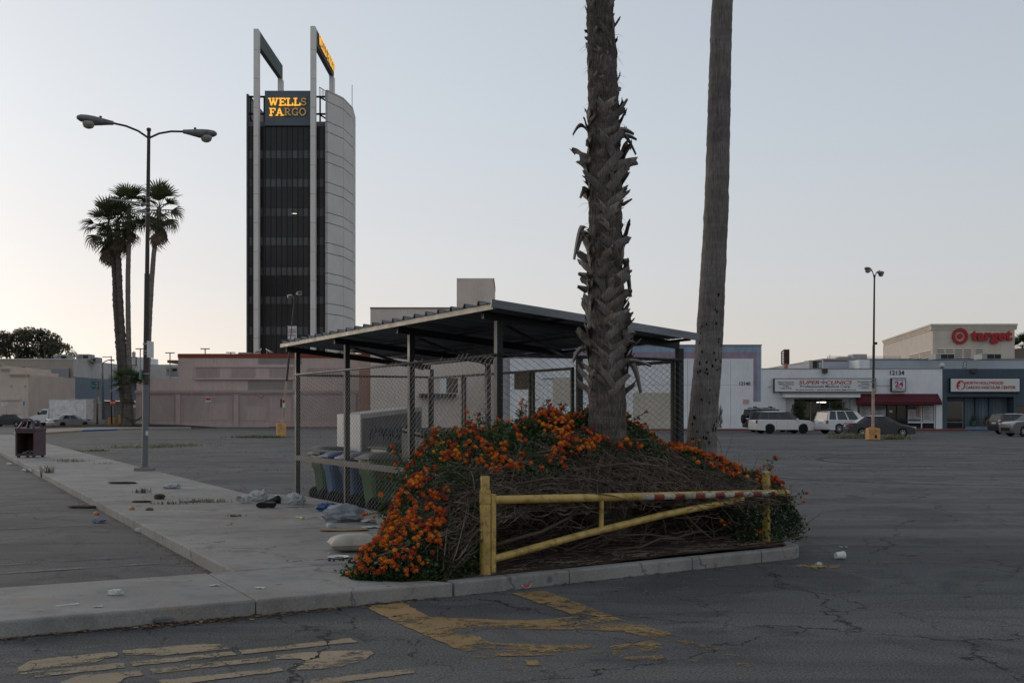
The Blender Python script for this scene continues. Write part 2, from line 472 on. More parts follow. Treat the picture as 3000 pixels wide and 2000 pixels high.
# raised walkway and kerbs: a dark bed with the cast slabs on it
KZ = 0.13
sidewalk = struct(MB().prism([S(u,v)[:2] for u,v in ((-16,9.10),(3.6,9.10),(3.6,10.5),(6.3,10.5),(6.3,20.6),(5.44,20.95),(5.44,79),(2.76,79),(2.76,10.74),(-16,10.74))], 0, KZ-0.02).build('sidewalk', JOINT))
def slab(poly, name='slab', m=CONC, z1=KZ, parent=sidewalk, r=0.018, bulge=0.0):
    """cast slab with rounded upper arris, outline given in site coordinates"""
    n = len(poly)
    cx = sum(p[0] for p in poly)/n; cy = sum(p[1] for p in poly)/n
    def inset(d):
        out = []
        for i in range(n):
            a = Vector(poly[i-1]); b_ = Vector(poly[i]); c = Vector(poly[(i+1)%n])
            e1 = (b_-a).normalized(); e2 = (c-b_).normalized()
            n1 = Vector((-e1.y, e1.x)); n2 = Vector((-e2.y, e2.x))
            k = n1+n2
            if k.length < 1e-6: k = n1
            k.normalize(); out.append(b_ + k*d/max(0.3, k.dot(n1)))
        return out
    rings = [(0.0, -0.05), (0.0, z1-r), (r*0.3, z1-r*0.35), (r, z1)]
    vs = []; fs = []
    for d, z in rings:
        for p in inset(d): vs.append(S(p.x, p.y, z))
    for k in range(len(rings)-1):
        for i in range(n):
            fs.append((k*n+i, k*n+(i+1)%n, (k+1)*n+(i+1)%n, (k+1)*n+i))
    fs.append(tuple(range((len(rings)-1)*n, len(rings)*n)))
    mb = MB(); mb.add(vs, fs)
    return mb.build(name, m, parent, True, 22)
g = 0.005
KF = [(-16, 9.04), (-9, 9.04), (-3.4, 9.04), (2.45, 9.045)]
for i in range(3):
    a, b_ = KF[i], KF[i+1]
    slab([(a[0]+g, a[1]), (b_[0]-g, b_[1]), (b_[0]-g, 10.775), (a[0]+g, 10.775)])
slab([(2.45+g, 9.045), (4.3, 9.115), (4.1, 9.40), (4.0, 9.75), (4.3, 10.3), (4.6, 10.775), (2.45+g, 10.775)])
slab([(2.70, 10.785), (6.34, 10.785), (6.36, 14.3-g), (2.70, 14.3-g)])
slab([(2.70, 14.3+g), (6.36, 14.3+g), (6.36, 18.4), (6.30, 19.8), (6.1, 20.4), (5.5, 20.9), (5.5, 21.0-g), (2.70, 21.0-g)])
vv = 21.0
while vv < 79:
    slab([(2.70, vv+g), (5.5, vv+g), (5.5, vv+7-g), (2.70, vv+7-g)]); vv += 7

# paint on the asphalt (flat sheets just above it)
_pz = [0.004]
def paint(pts, m, name='painted_mark', px=True):
    """flat paint film with a ragged outline"""
    v2 = [G(a, b_, 0)[:2] if px else S(a, b_)[:2] for a, b_ in pts]
    out = []
    for i in range(len(v2)):
        a = Vector(v2[i]); b_ = Vector(v2[(i+1) % len(v2)]); L_ = (b_-a).length; n_ = max(1, min(70, int(L_/0.022))); d = (b_-a)/max(L_, 1e-6); nn = Vector((-d.y, d.x))
        for k in range(n_):
            p = a + (b_-a)*k/n_; w_ = 0.022*mnoise.noise(Vector((p.x*11, p.y*11, 3))) + 0.010*mnoise.noise(Vector((p.x*55, p.y*55, 7))) if px else 0
            out.append((p.x+nn.x*w_, p.y+nn.y*w_))
    _pz[0] += 0.00012
    return MB().add([(x, y, _pz[0]) for x, y in out], [tuple(range(len(out)))]).build(name, m, ground)
def zp(x, y): return (x/1.8092, 1750 + y/1.8092)
LET = [
 [(98,372),(112,360),(160,336),(230,325),(590,290),(612,290),(626,311),(560,322),(505,345),(430,355),(98,392)],
 [(104,402),(640,346),(655,350),(664,372),(110,430)],
 [(330,446),(400,420),(470,410),(735,386),(745,390),(757,410),(690,420),(640,436),(620,460),(310,478)],
 [(655,280),(930,257),(1080,246),(1150,248),(1195,260),(1212,273),(850,308),(780,304),(665,306)],
 [(692,342),(1230,286),(1250,304),(706,366)],
 [(795,380),(1415,315),(1432,336),(805,404)],
 [(842,440),(1050,420),(1475,372),(1505,390),(880,470)],
 [(1268,282),(1860,215),(1893,236),(1280,302)],
 [(1458,307),(1640,290),(1900,280),(1965,284),(1985,296),(1930,330),(1800,368),(1570,386),(1545,365),(1620,336),(1590,325),(1470,328)],
 [(1590,446),(2170,380),(2200,400),(1620,475)],
]
for L_ in LET: paint([zp(*p) for p in L_], YPAINT, 'painted_letter')
def zq(x, y): return (1000 + x/1.8092, 1700 + y/1.8092)
ARW = [
 [(135,145),(200,130),(290,122),(335,122),(470,195),(880,212),(840,258),(660,272),(790,330),(900,340),(830,405),(720,417),(640,375),(360,255)],
 [(792,331),(1110,342),(1340,342),(1350,370),(1400,402),(1240,396),(1040,400),(832,404)],
 [(838,259),(880,212),(1000,212),(1260,192),(1290,262),(1200,262)],
 [(900,70),(1080,55),(1480,205),(1780,290),(1860,312),(1900,335),(1830,338),(1630,310),(1500,272),(1294,262),(1262,192),(1180,165)],
 [(1870,338),(1950,345),(2080,385),(2100,402),(2010,392)],
 [(1420,350),(1650,320),(1720,350),(1660,380),(1440,410)],
 [(860,420),(905,418),(905,434),(850,436)],
 [(965,425),(1040,425),(1060,450),(1000,452)],
 [(876,462),(950,460),(955,476),(885,482)],
 [(1060,462),(1120,470),(1150,490),(1090,486)],
 [(1440,410),(1700,400),(1990,440),(1800,428),(1480,420)],
 [(2090,420),(2200,460),(2330,500),(2250,490),(2110,478)],
 [(975,514),(1020,510),(1010,530),(985,530)],
]
for L_ in ARW: paint([zq(*p) for p in L_], YPAINT2, 'painted_arrow')
# faded stall lines of the left lot, and across the main lot
for v0 in (12.6, 13.3, 16.4, 17.4, 20.2, 21.2, 24.3, 25.2, 28.5, 32.3, 36.2):
    paint([(-9, v0), (2.35, v0), (2.35, v0+0.11), (-9, v0+0.11)], WPAINT, 'stall_line', px=False)
for k in range(14):
    v0 = 25 + k*2.8
    paint([(12.5, v0), (17.5, v0), (17.5, v0+0.1), (12.5, v0+0.1)], WPAINT, 'stall_line', px=False)
    paint([(22, v0-8), (32, v0-8), (32, v0-7.9), (22, v0-7.9)], WPAINT, 'stall_line', px=False)
    paint([(38, v0-14), (48, v0-14), (48, v0-13.9), (38, v0-13.9)], WPAINT, 'stall_line', px=False)
    paint([(24, v0+10), (34, v0+10), (34, v0+10.1), (24, v0+10.1)], WPAINT, 'stall_line', px=False)

SKID = m_worn('tyre_rubber_mark', (0.030, 0.030, 0.031), 0.40, 0.62, 1.2, 6)
for cx, cy, r0, a0, a1 in ((26, 46, 9, 190, 330), (26, 46, 10.6, 200, 320), (20, 38, 6, 150, 300), (33, 52, 7, 170, 350), (14, 30, 5, 200, 330), (24, 60, 12, 180, 300), (18, 52, 8, 200, 350)):
    n_ = 36; vs = []
    for i in range(n_+1):
        a = R(a0+(a1-a0)*i/n_)
        for rr in (r0, r0+0.19): vs.append((cx+rr*math.cos(a)*1.5, cy+rr*math.sin(a), 0.0036))
    MB().add(vs, [(2*i, 2*i+1, 2*i+3, 2*i+2) for i in range(n_)]).build('tyre_mark', SKID, ground)

# ================================================================== trash enclosure with corrugated roof
STEEL = mat('dark_green_steel', (0.020, 0.022, 0.024), 0.55, 0.3, 2.5, 50, 0.08, 0.2, 0.4)
STEELW = mat('weathered_rail', (0.058, 0.055, 0.050), 0.6, 0.35, 4, 60, 0.1, 0.3, 0.4)
def m_roof():
    m, t, b, o = newmat('galvanised_roof')
    co = objco(t); n1 = noise(t, mapping(t, co, (0.6, 6, 6)), 1.5, 5, 0.6); n2 = noise(t, co, 30, 4, 0.6)
    c = ramp(t, n1, [(0.3, (0.10, 0.11, 0.125)), (0.7, (0.22, 0.235, 0.26))])
    t.links.new(mixc(t, 0.3, c, mixc(t, 1.0, c, ramp(t, n2, [(0.3, 0.5), (0.7, 1.4)]), 'MULTIPLY')), b.inputs['Base Color'])
    b.inputs['Metallic'].default_value = 0.55; b.inputs['Roughness'].default_value = 0.5
    return m
ROOF = m_roof()
GALV = mat('galvanised_wire', (0.19, 0.195, 0.20), 0.55, 0.25, 1.2, 20, 0.0, 0.4, 0.4)
U0, U1, V0, V1 = 6.47, 9.34, 12.33, 20.83
enc = site('trash_enclosure', 'open trash enclosure of dark steel posts, chain link and sloping corrugated roof', 'enclosure', U0, V0)
WU, LV = U1-U0, V1-V0
def rz_(u):                     # underside of the sloping roof above local u
    return 3.00 - 0.0975*(u+0.27)
pw = 0.085
posts = [(0, k*LV/3) for k in range(4)] + [(WU, 0), (WU, 2.65), (WU, 5.9), (WU, LV)]
for (u, v) in posts:
    mb = MB(); top = rz_(u) - 0.10
    mb.bev(u-pw/2, v-pw/2, -0.05, u+pw/2, v+pw/2, top, 0.006)
    o = mb.build('post', STEEL, enc)
    MB().box(u-0.09, v-0.09, 0.004, u+0.09, v+0.09, 0.018).build('base_plate', STEEL, o)
# rafters along u at each bay, purlins along v
for k in range(4):
    v = k*LV/3
    MB().bar((-0.22, v, rz_(-0.22)-0.06), (WU-0.02, v, rz_(WU-0.02)-0.06), 0.06, 0.10).build('rafter', STEEL, enc)
    e = MB(); z = rz_(-0.24)-0.06; x = -0.222
    for a, b_ in (((-0.03,-0.05),(0.03,-0.05)),((0.03,-0.05),(0.03,0.05)),((0.03,0.05),(-0.03,0.05)),((-0.03,0.05),(-0.03,-0.05))):
        e.bar((x-0.003, v+a[0], z+a[1]), (x-0.003, v+b_[0], z+b_[1]), 0.006, 0.006)
    e.build('rafter_end', STEELW, enc)
for u in (0.75, 1.75, WU-0.15):
    MB().bar((u, -0.42, rz_(u)-0.018), (u, LV+0.10, rz_(u)-0.018), 0.05, 0.034).build('purlin', STEEL, enc)
for k in range(3):              # wind braces under the sheet
    MB().bar((0.2, k*LV/3+0.15, rz_(0.2)-0.135), (WU-0.25, (k+1)*LV/3-0.15, rz_(WU-0.25)-0.135), 0.035, 0.035).build('brace', STEEL, enc)
FASC = mat('pale_fascia_channel', (0.27, 0.24, 0.19), 0.55, 0.25, 3, 40, 0.06, 0.2, 0.4)
MB().box(-0.31, -0.44, rz_(-0.29)-0.035, -0.27, LV+0.13, rz_(-0.29)+0.035).build('fascia', FASC, enc)
# sheets: trapezoid ribs running down the slope
RIB = 0.405
def sheet(v0, nrib):
    pr = []
    for k in range(nrib):
        a = v0 + k*RIB
        pr += [(a, 0), (a+0.085, 0), (a+0.09, 0.006), (a+0.12, 0.006), (a+0.125, 0), (a+0.205, 0), (a+0.21, 0.006), (a+0.24, 0.006), (a+0.245, 0), (a+0.30, 0.0), (a+0.328, 0.052), (a+0.362, 0.052), (a+0.39, 0.0)]
    pr.append((v0+nrib*RIB, 0))
    mb = MB()
    ua, ub = -0.34, WU-0.01
    vs = []
    for u in (ua, ub):
        for dz in (0.0, 0.002):
            for v, h in pr: vs.append((u, v, rz_(u)+0.036+h+dz))
    n = len(pr); fs = []
    for i in range(n-1):
        fs.append((i, i+1, 2*n+i+1, 2*n+i)); fs.append((n+i, 3*n+i, 3*n+i+1, n+i+1))
        fs.append((i, n+i, n+i+1, i+1)); fs.append((2*n+i, 2*n+i+1, 3*n+i+1, 3*n+i))
    mb.add(vs, fs)
    return mb.build('roof_sheet', ROOF, enc)
for k, nr in enumerate((6, 6, 5, 5)):
    sheet(-0.45 + (0, 6, 12, 17)[k]*RIB, nr)
MB().bar((-0.34, -0.455, rz_(-0.34)+0.03), (WU-0.01, -0.455, rz_(WU-0.01)+0.03), 0.02, 0.10).build('edge_trim', ROOF, enc)
# rails
FH = 2.43
def rail(p0, p1, r=0.021, name='rail', m=None):
    return MB().tube([p0, p1], r, 8).build(name, m or STEELW, enc, True)
o_ = -0.055
rail((o_, 0, FH), (o_, LV, FH)); rail((0, o_, FH), (WU, o_, FH), m=STEEL); rail((0, LV+0.05, FH), (WU, LV+0.05, FH), m=STEEL)
MB().box(-0.052, 0.0, 0.76, -0.044, LV, 0.86).build('mid_rail', STEELW, enc)
MB().box(-0.052, 0.0, 0.05, -0.044, LV, 0.10).build('bottom_rail', STEELW, enc)
for a, b_ in ((0.03, 2.6), (2.72, 4.05), (4.12, 6.75), (6.82, 8.45)):   # back row frames and gates
    fr = MB(); q = 0.045
    fr.box(WU-0.10, a, 0.08, WU-0.055, a+q, FH); fr.box(WU-0.10, b_-q, 0.08, WU-0.055, b_, FH)
    fr.box(WU-0.098, a+q, FH-q, WU-0.057, b_-q, FH-0.002); fr.box(WU-0.098, a+q, 0.082, WU-0.057, b_-q, 0.08+q)
    fr.build('gate_frame', mat('brown_gate_steel', (0.055, 0.045, 0.032), 0.6, 0.3, 3, 50, 0.05, 0.2), enc)
def chain(p0, du, length, h, z0, cw=0.070, ch=0.084, r=0.0025):
    """woven wire: neighbouring zigzag wires"""
    nw = int(length/cw); nz = int(h/ch*2)
    nxt = Vector((du[1], -du[0], 0))
    vs = []; fs = []
    rng = random.Random(int(length*100))
    offs = [nxt*r + du*0, nxt*(-r*0.6) + Vector((0,0,1))*r*0, nxt*0]
    for k in range(nw):
        x0 = cw*(k+0.5); base = len(vs); nzk = nz + rng.choice((0, 0, 1))
        sway = 0.0
        for j in range(nzk+1):
            side = 0.5*cw*(1 if (j+k) % 2 else -1)*1.03
            d = x0 + side
            wob = 0.012*math.sin(d*2.1+j*0.05) + 0.008*math.sin(j*0.31+d)
            c = p0 + du*d + nxt*((0.003 if k % 2 else -0.003)+wob*0.6) + Vector((0,0,z0 + j*ch/2 + 0.006*math.sin(d*3)))
            # wire section: a small triangle
            vs.append(c + nxt*r); vs.append(c - nxt*r*0.5 + du*r*0.87 + Vector((0,0,r*0.7))); vs.append(c - nxt*r*0.5 - du*r*0.87 - Vector((0,0,r*0.7)))
        for j in range(nzk):
            a = base + j*3
            for i in range(3):
                fs.append((a+i, a+(i+1) % 3, a+3+(i+1) % 3, a+3+i))
    me = bpy.data.meshes.new('chain_link'); me.from_pydata([tuple(v) for v in vs], [], fs); me.materials.append(GALV); me.update()
    return stuff(link('chain_link', me, enc))
chain(Vector((-0.078, 0, 0)), Vector((0, 1, 0)), LV, 2.43, 0.04)
chain(Vector((0, -0.078, 0)), Vector((1, 0, 0)), WU, 2.43, 0.04)
chain(Vector((WU-0.05, 0, 0)), Vector((0, 1, 0)), LV, 2.36, 0.06)
chain(Vector((0, LV+0.075, 0)), Vector((1, 0, 0)), WU, 2.43, 0.04)

# ------------------------------------------------------------------ bins and the rest inside
def cart(label, u, v, rz, col, lidcol, hgt=0.98, tilt=0.0):
    m = mat('cart_'+'_'.join('%d' % (c*1000) for c in col), col, 0.45, 0.2, 2.5, 30, 0.05, 0, 0.4)
    ml = mat('lid_'+'_'.join('%d' % (c*1000) for c in lidcol), lidcol, 0.5, 0.2, 3, 30, 0.05, 0, 0.4)
    t = thing('wheeled_cart', label, 'bin', S(u, v), TH+rz, 'wheeled carts in the enclosure')
    w0, d0, w1, d1 = 0.46, 0.52, 0.60, 0.70
    rings = []
    for z, k in ((0.06, 0.0), (0.10, 0.02), (0.60, 0.72), (0.64, 0.76), (hgt-0.16, 0.95), (hgt-0.07, 1.0)):
        a = (w0+(w1-w0)*k)/2; b_ = (d0+(d1-d0)*k)/2; c = 0.05
        if z > 0.62 and z < hgt-0.1: a += 0.025; b_ += 0.025
        rings.append([(a, b_-c, z), (a-c, b_, z), (-a+c, b_, z), (-a, b_-c, z), (-a, -b_+c, z), (-a+c, -b_, z), (a-c, -b_, z), (a, -b_+c, z)])
    vs = [p for r in rings for p in r]; n = 8
    fs = [tuple(range(n))[::-1], tuple(range((len(rings)-1)*n, len(rings)*n))]
    for k in range(len(rings)-1):
        for i in range(n): fs.append((k*n+i, k*n+(i+1) % n, (k+1)*n+(i+1) % n, (k+1)*n+i))
    MB().add(vs, fs).build('body', m, t, True, 35)
    lid = MB()
    def lf(a, b_):
        x = (a-0.5)*0.66; y = (b_-0.5)*0.80
        return (x, y, hgt-0.06 + 0.09*(1-(2*a-1)**4)*(1-(2*b_-1)**4)**0.7 + tilt*(b_)*0.8)
    lid.grid(lf, 10, 10); o = len(lid.v)
    lid.bev(-0.335, -0.405, hgt-0.085, 0.335, 0.405, hgt-0.05+0.0, 0.012)
    lid.build('lid', ml, t, True, 40)
    MB().tube([(-0.24, 0.40, hgt-0.10), (-0.2, 0.46, hgt-0.08), (0.2, 0.46, hgt-0.08), (0.24, 0.40, hgt-0.10)], 0.016, 6).build('handle', ml, t, True)
    for s in (-1, 1):
        wh = MB().lathe([(0.02, -0.03), (0.125, -0.03), (0.135, 0), (0.125, 0.03), (0.02, 0.03)], 18, (s*0.27, 0.28, 0.135), 'x').build('wheel', mat('black_rubber', (0.016, 0.016, 0.017), 0.7, 0.2, 5, 40, 0.05), t, True, 30)
    return t
GREEN = (0.040, 0.095, 0.042); BLUE = (0.022, 0.095, 0.235)
cart('green wheeled cart furthest left in the enclosure, lid bulging open', 6.98, 20.15, PI/2, GREEN, (0.035, 0.06, 0.032), 0.98, 0.10)
cart('blue wheeled cart beside the leftmost green cart', 6.92, 19.35, PI/2-0.1, BLUE, (0.03, 0.07, 0.22), 0.95)
cart('blue wheeled cart next to the pale-sided green cart', 6.98, 18.55, PI/2+0.08, (0.024, 0.078, 0.18), (0.15, 0.17, 0.20), 0.95)
cart('pale-sided green wheeled cart in the middle of the enclosure fence', 6.98, 17.55, PI/2, (0.075, 0.15, 0.06), (0.14, 0.14, 0.12), 0.98)
cart('dark wheeled cart at the front of the graffitied white cabinet', 7.55, 18.5, 0.1, (0.014, 0.016, 0.018), (0.06, 0.062, 0.065), 1.12)
cart('dark wheeled cart under the graffiti, second from the left', 8.30, 18.55, -0.05, (0.014, 0.016, 0.018), (0.05, 0.052, 0.055), 1.12)
# white steel cabinet with a sloping top and scrawled front
WCAB = mat('white_cabinet_paint', (0.50, 0.50, 0.49), 0.5, 0.12, 2, 30, 0.05, streak=0.25)
cab = site('steel_cabinet', 'tall white steel cabinet with graffiti standing behind the carts', 'cabinet', 7.15, 19.15)
MB().prism([(0, 0), (1.25, 0), (1.25, 1.80), (0, 1.66)], 0, 1.30, 'xz').build('body', WCAB, cab)
MB().prism([(0.03, 0.05), (1.22, 0.05), (1.22, 1.72), (0.03, 1.58)], -0.012, -0.002, 'xz').build('front_shade_panel', mat('cabinet_front_shade', (0.16, 0.165, 0.175), 0.6, 0.2, 3, 40, 0.05, streak=0.3), cab)  # white front made grey: the shade on this side put into its colour
gr = MB(); rg = random.Random(4)
for k in range(16):
    x = 0.22 + k*0.055; z = 1.30 + rg.uniform(-0.03, 0.05)
    pts = [(x+rg.uniform(-.05, .05), -0.0145-0.0002*k, z+rg.uniform(-.13, .13)) for _ in range(4)]
    for i in range(3): gr.bar(pts[i], pts[i+1], 0.002, rg.uniform(0.012, 0.022))
gr.build('graffiti', mat('black_spray', (0.012, 0.012, 0.013), 0.6, 0.1), cab)
gr = MB()
for k in range(9):
    x = 0.25 + k*0.075; z = 1.36
    pts = [(x+rg.uniform(-.04, .04), -0.0205-0.0002*k, z+rg.uniform(-.08, .08)) for _ in range(3)]
    for i in range(2): gr.bar(pts[i], pts[i+1], 0.002, 0.022)
gr.build('graffiti', mat('teal_spray', (0.02, 0.11, 0.15), 0.6, 0.1), cab)
def dumpster(label, u, v, w_, d_, h_, col):
    t = site('dumpster', label, 'dumpster', u, v, 0, 'dumpsters in the enclosure')
    m = mat('dumpster_%d' % int(col[1]*1000), col, 0.6, 0.3, 2, 30, 0.1, 0.1)
    MB().prism([(0, 0.12), (d_, 0.12), (d_, h_), (-0.12, h_-0.10), (-0.12, h_-0.3)], 0, w_, 'yz' if False else 'yz').build('tub', m, t)
    k = 0.12
    while k < w_-0.1:
        MB().box(k, -0.022, 0.16, k+0.06, -0.002, h_-0.34).build('rib', m, t); k += 0.19
    MB().box(-0.03, -0.17, h_-0.13, w_+0.03, -0.11, h_-0.06).build('rim', mat('pale_rim', (0.16, 0.17, 0.14), 0.6, 0.3), t)
    lid = MB()
    lid.add([(0, -0.10, h_-0.06), (w_, -0.10, h_-0.06), (w_, d_, h_+0.05), (0, d_, h_+0.05), (0, -0.10, h_-0.03), (w_, -0.10, h_-0.03), (w_, d_, h_+0.08), (0, d_, h_+0.08)],
            [(0,3,2,1),(4,5,6,7),(0,1,5,4),(1,2,6,5),(2,3,7,6),(3,0,4,7)])
    lo = lid.build('lid', mat('black_plastic', (0.013, 0.013, 0.014), 0.5, 0.2), t)
    tb = MB(); k = 0.05
    while k < w_-0.05:
        tb.box(k, -0.112, h_-0.028, k+0.012, -0.10, h_+0.05); k += 0.045
    tb.build('hinge_teeth', mat('black_plastic', (0.013,)*3), lo)
    return t
dumpster('dark green dumpster with ribbed front behind the orange flowers', 7.0, 15.75, 1.9, 1.05, 1.36, (0.018, 0.036, 0.024))
dumpster('near-black ribbed dumpster at the near end of the enclosure', 7.05, 13.35, 1.8, 1.05, 1.22, (0.013, 0.016, 0.018))

# ================================================================== planting island with kerb
KI = [(4.32, 9.117), (5.65, 9.25), (7.30, 9.41), (8.35, 9.50)]
island = struct(MB().prism([S(u, v)[:2] for u, v in ((3.62,9.62),(4.2,9.26),(5.65,9.36),(7.3,9.52),(8.9,9.66),(9.05,9.8),(9.2,10.2),(9.2,12.25),(5.0,12.25),(4.3,10.8),(3.9,10.2))], 0, KZ-0.03).build('planting_island', SOIL))
def kerbseg(a, b_, wd=0.15):
    a = Vector(a); b_ = Vector(b_); d = (b_-a).normalized(); n_ = Vector((-d.y, d.x))
    a2 = a + d*0.006; b2 = b_ - d*0.006
    slab([tuple(a2), tuple(b2), tuple(b2+n_*wd), tuple(a2+n_*wd)], 'kerb_stone', CONC, KZ, island, 0.02)
for i in range(3): kerbseg(KI[i], KI[i+1])
arc = [(8.36, 9.502)] + [(8.72+0.52*math.sin(t), 10.06-0.52*math.cos(t)) for t in [R(5+k*10) for k in range(9)]] + [(9.24, 10.2), (9.24, 12.2)]
ins = [(9.09, 12.2), (9.09, 10.2)] + [(8.72+0.37*math.sin(t), 10.06-0.37*math.cos(t)) for t in [R(85-k*10) for k in range(9)]] + [(8.36, 9.652)]
slab(arc+ins, 'kerb_stone', CONC, KZ, island, 0.018)
# soil surface, gently heaped
def soilz(u, v):
    a = max(0, 1-((u-6.6)/2.9)**2)*max(0, 1-((v-10.9)/1.6)**2)
    return KZ-0.025 + 0.16*a + 0.02*mnoise.noise(Vector((u*2.2, v*2.2, 1))) + 0.008*mnoise.noise(Vector((u*9, v*9, 4)))
def edge_in(u):                                # front limit of soil
    return 9.70 if u < 3.8 else (9.26 + (u-4.2)*0.096 if u < 8.9 else 9.9)
def uleft(v): return float(np.interp(v, [9.2, 9.4, 9.7, 9.95, 10.35, 10.95, 11.5, 12.25], [4.25, 4.0, 3.85, 3.95, 4.25, 4.65, 4.95, 5.3]))
def sf(a, b_):
    vv_ = 9.28 + b_*(12.25-9.28); u0 = uleft(vv_); u = u0 + a*(9.08-u0)
    v0 = edge_in(u); v = vv_ if vv_ > v0 else v0 + (vv_-9.28)*0.02
    fade = min(1.0, (u-u0)/0.25)
    return S(u, v, KZ-0.03 + (soilz(u, v)-KZ+0.03)*fade + 0.004)
so_ = struct(MB().grid(sf, 60, 34).build('soil_bed', SOIL, None, True))

# ================================================================== yellow swing gate
def m_yellow():
    m, t, b, o = newmat('yellow_gate_paint')
    co = objco(t); n1 = noise(t, co, 5, 6, 0.65); n2 = noise(t, co, 28, 5, 0.7); up = N(t, 'ShaderNodeNewGeometry').outputs['Normal']
    c = ramp(t, n1, [(0.3, (0.36, 0.23, 0.045)), (0.55, (0.47, 0.32, 0.085)), (0.75, (0.52, 0.38, 0.13))])
    rub = ramp(t, noise(t, mapping(t, co, (3, 3, 3), (0, 0, 0), (4, 2, 1)), 3.2, 8, 0.72), [(0.50, 0.0), (0.60, 1.0)])
    c = mixc(t, mth(t, 'MULTIPLY', rub, 0.55), c, (0.10, 0.075, 0.035))
    chip = ramp(t, noise(t, mapping(t, co, (1, 1, 1), (0, 0, 0), (9, 1, 3)), 13, 6, 0.65), [(0.66, 0.0), (0.69, 1.0)])
    c = mixc(t, chip, c, (0.05, 0.022, 0.015))
    t.links.new(c, b.inputs['Base Color']); b.inputs['Roughness'].default_value = 0.5
    bump(t, b, mth(t, 'SUBTRACT', n2, chip), 0.2, 0.004)
    return m
YEL = m_yellow()
ga = Vector((-0.262, 10.63, 0)); gb = Vector((3.05, 12.98, 0))
gd = (gb-ga).normalized(); gang = math.atan2(gd.y, gd.x)
gate = thing('swing_gate', 'scratched yellow pipe swing gate with diagonal brace below the flowering shrub', 'gate', (ga.x, ga.y, 0.10), gang)
MB().tube([(0, 0, -0.15), (0, 0, 0.975)], 0.045, 20).build('post', YEL, gate, True, 40)
MB().tube([(0, 0, 0.02), (0, 0, 0.70)], 0.054, 20).build('hinge_sleeve', YEL, gate, True, 40)
MB().tube([(0, 0, 0.712), (0, 0, 0.80)], 0.057, 20).build('hinge_collar', YEL, gate, True, 40)
MB().tube([(0, 0, 0.806), (0, 0, 0.84)], 0.055, 20).build('hinge_collar', YEL, gate, True, 40)
MB().bev(0.052, -0.035, 0.03, 0.105, 0.035, 0.80, 0.004).build('hinge_plate', YEL, gate)
MB().box(-0.066, -0.02, 0.36, -0.052, 0.02, 0.46).build('lock_tab', YEL, gate)
AL = 4.40
def arm_z(x): return 0.742 - 0.115*(x/AL)
MB().tube([(0.10+(AL-0.10)*k/20, -0.012*math.sin(k/20*PI), arm_z(0.10+(AL-0.10)*k/20)) for k in range(21)], 0.0425, 20).build('arm', YEL, gate, True, 40)
MB().tube([(0.10, 0, 0.16), (1.2, -0.005, 0.325), (2.4, -0.008, 0.475), (3.62, -0.004, arm_z(3.62)-0.060)], 0.038, 18).build('brace', YEL, gate, True, 40)
MB().tube([(1.47, -0.005, 0.385), (1.47, -0.01, arm_z(1.47)-0.03)], 0.026, 14).build('strut', YEL, gate, True, 40)
# reflective tape wrapped on the front of the arm
TW = mat('white_reflective_tape', (0.36, 0.345, 0.31), 0.5, 0.55, 12, 60, 0.1, 0, 0.5)
TR_ = mat('red_reflective_tape', (0.24, 0.028, 0.022), 0.5, 0.6, 12, 60, 0.1, 0, 0.5)
def tape(x0, x1, m):
    mb = MB(); n = 8
    def fn(a, b_):
        x = x0+(x1-x0)*a; th = R(150 + 85*b_)        # faces the camera side (-y)
        yy = -0.012*math.sin((x-0.1)/(AL-0.1)*PI)
        return (x, yy + 0.0438*math.cos(th+PI/2-PI/2), arm_z(x) + 0.0438*math.sin(th-PI*0) )
    mb.grid(fn, 4, 8)
    return mb.build('tape', m, gate, True)
x = 2.02; k = 0
while x < 4.12:
    wd = 0.165 if k % 2 == 0 else 0.15
    tape(x, min(x+wd-0.004, 4.14), TW if k % 2 == 0 else TR_); x += wd; k += 1
rp = thing('gate_rest_post', 'thin yellow square post with cap at the free end of the gate', 'post', (gb.x, gb.y+0.075, 0.08), gang+R(20))
MB().bev(-0.036, -0.036, -0.1, 0.036, 0.036, 0.875, 0.005).build('shaft', YEL, rp)
MB().lathe([(0.056, 0.865), (0.060, 0.875), (0.058, 0.90), (0.03, 0.915), (0.001, 0.917)], 4, (0, 0, 0)).build('cap', YEL, rp)

# ================================================================== palms
def m_bark(name, c0, c1, c2, vs=(9, 9, 1.6), ring=14.0, bstr=0.9, rings=0.4):
    m, t, b, o = newmat(name)
    co = objco(t)
    fib = noise(t, mapping(t, co, vs), 4.0, 7, 0.7, 0.6); big = noise(t, co, 2.2, 5, 0.6); fi = noise(t, co, 60, 3, 0.7)
    rg_ = noise(t, mapping(t, co, (0.8, 0.8, ring)), 1.0, 4, 0.6)
    c = ramp(t, fib, [(0.28, c0), (0.52, c1), (0.76, c2)])
    c = mixc(t, mth(t, 'MULTIPLY', ramp(t, rg_, [(0.44, 1.0), (0.56, 0.0)]), rings), c, c0)
    c = mixc(t, 0.6, c, mixc(t, 1.0, c, ramp(t, big, [(0.3, 0.62), (0.7, 1.35)]), 'MULTIPLY'))
    t.links.new(c, b.inputs['Base Color']); b.inputs['Roughness'].default_value = 0.95
    b.inputs['Specular IOR Level'].default_value = 0.12
    bump(t, b, mth(t, 'ADD', fib, mth(t, 'ADD', mth(t, 'MULTIPLY', rg_, 0.7), mth(t, 'MULTIPLY', fi, 0.3))), bstr, 0.02)
    return m
BARK1 = m_bark('palm_fibre', (0.024, 0.019, 0.016), (0.125, 0.106, 0.092), (0.26, 0.228, 0.20), (14, 14, 2.0), 9, 1.0, 0.3)
BARK2 = m_bark('palm_trunk_grey', (0.06, 0.053, 0.048), (0.20, 0.18, 0.165), (0.34, 0.31, 0.285), (22, 22, 1.0), 11, 1.0, 0.18)
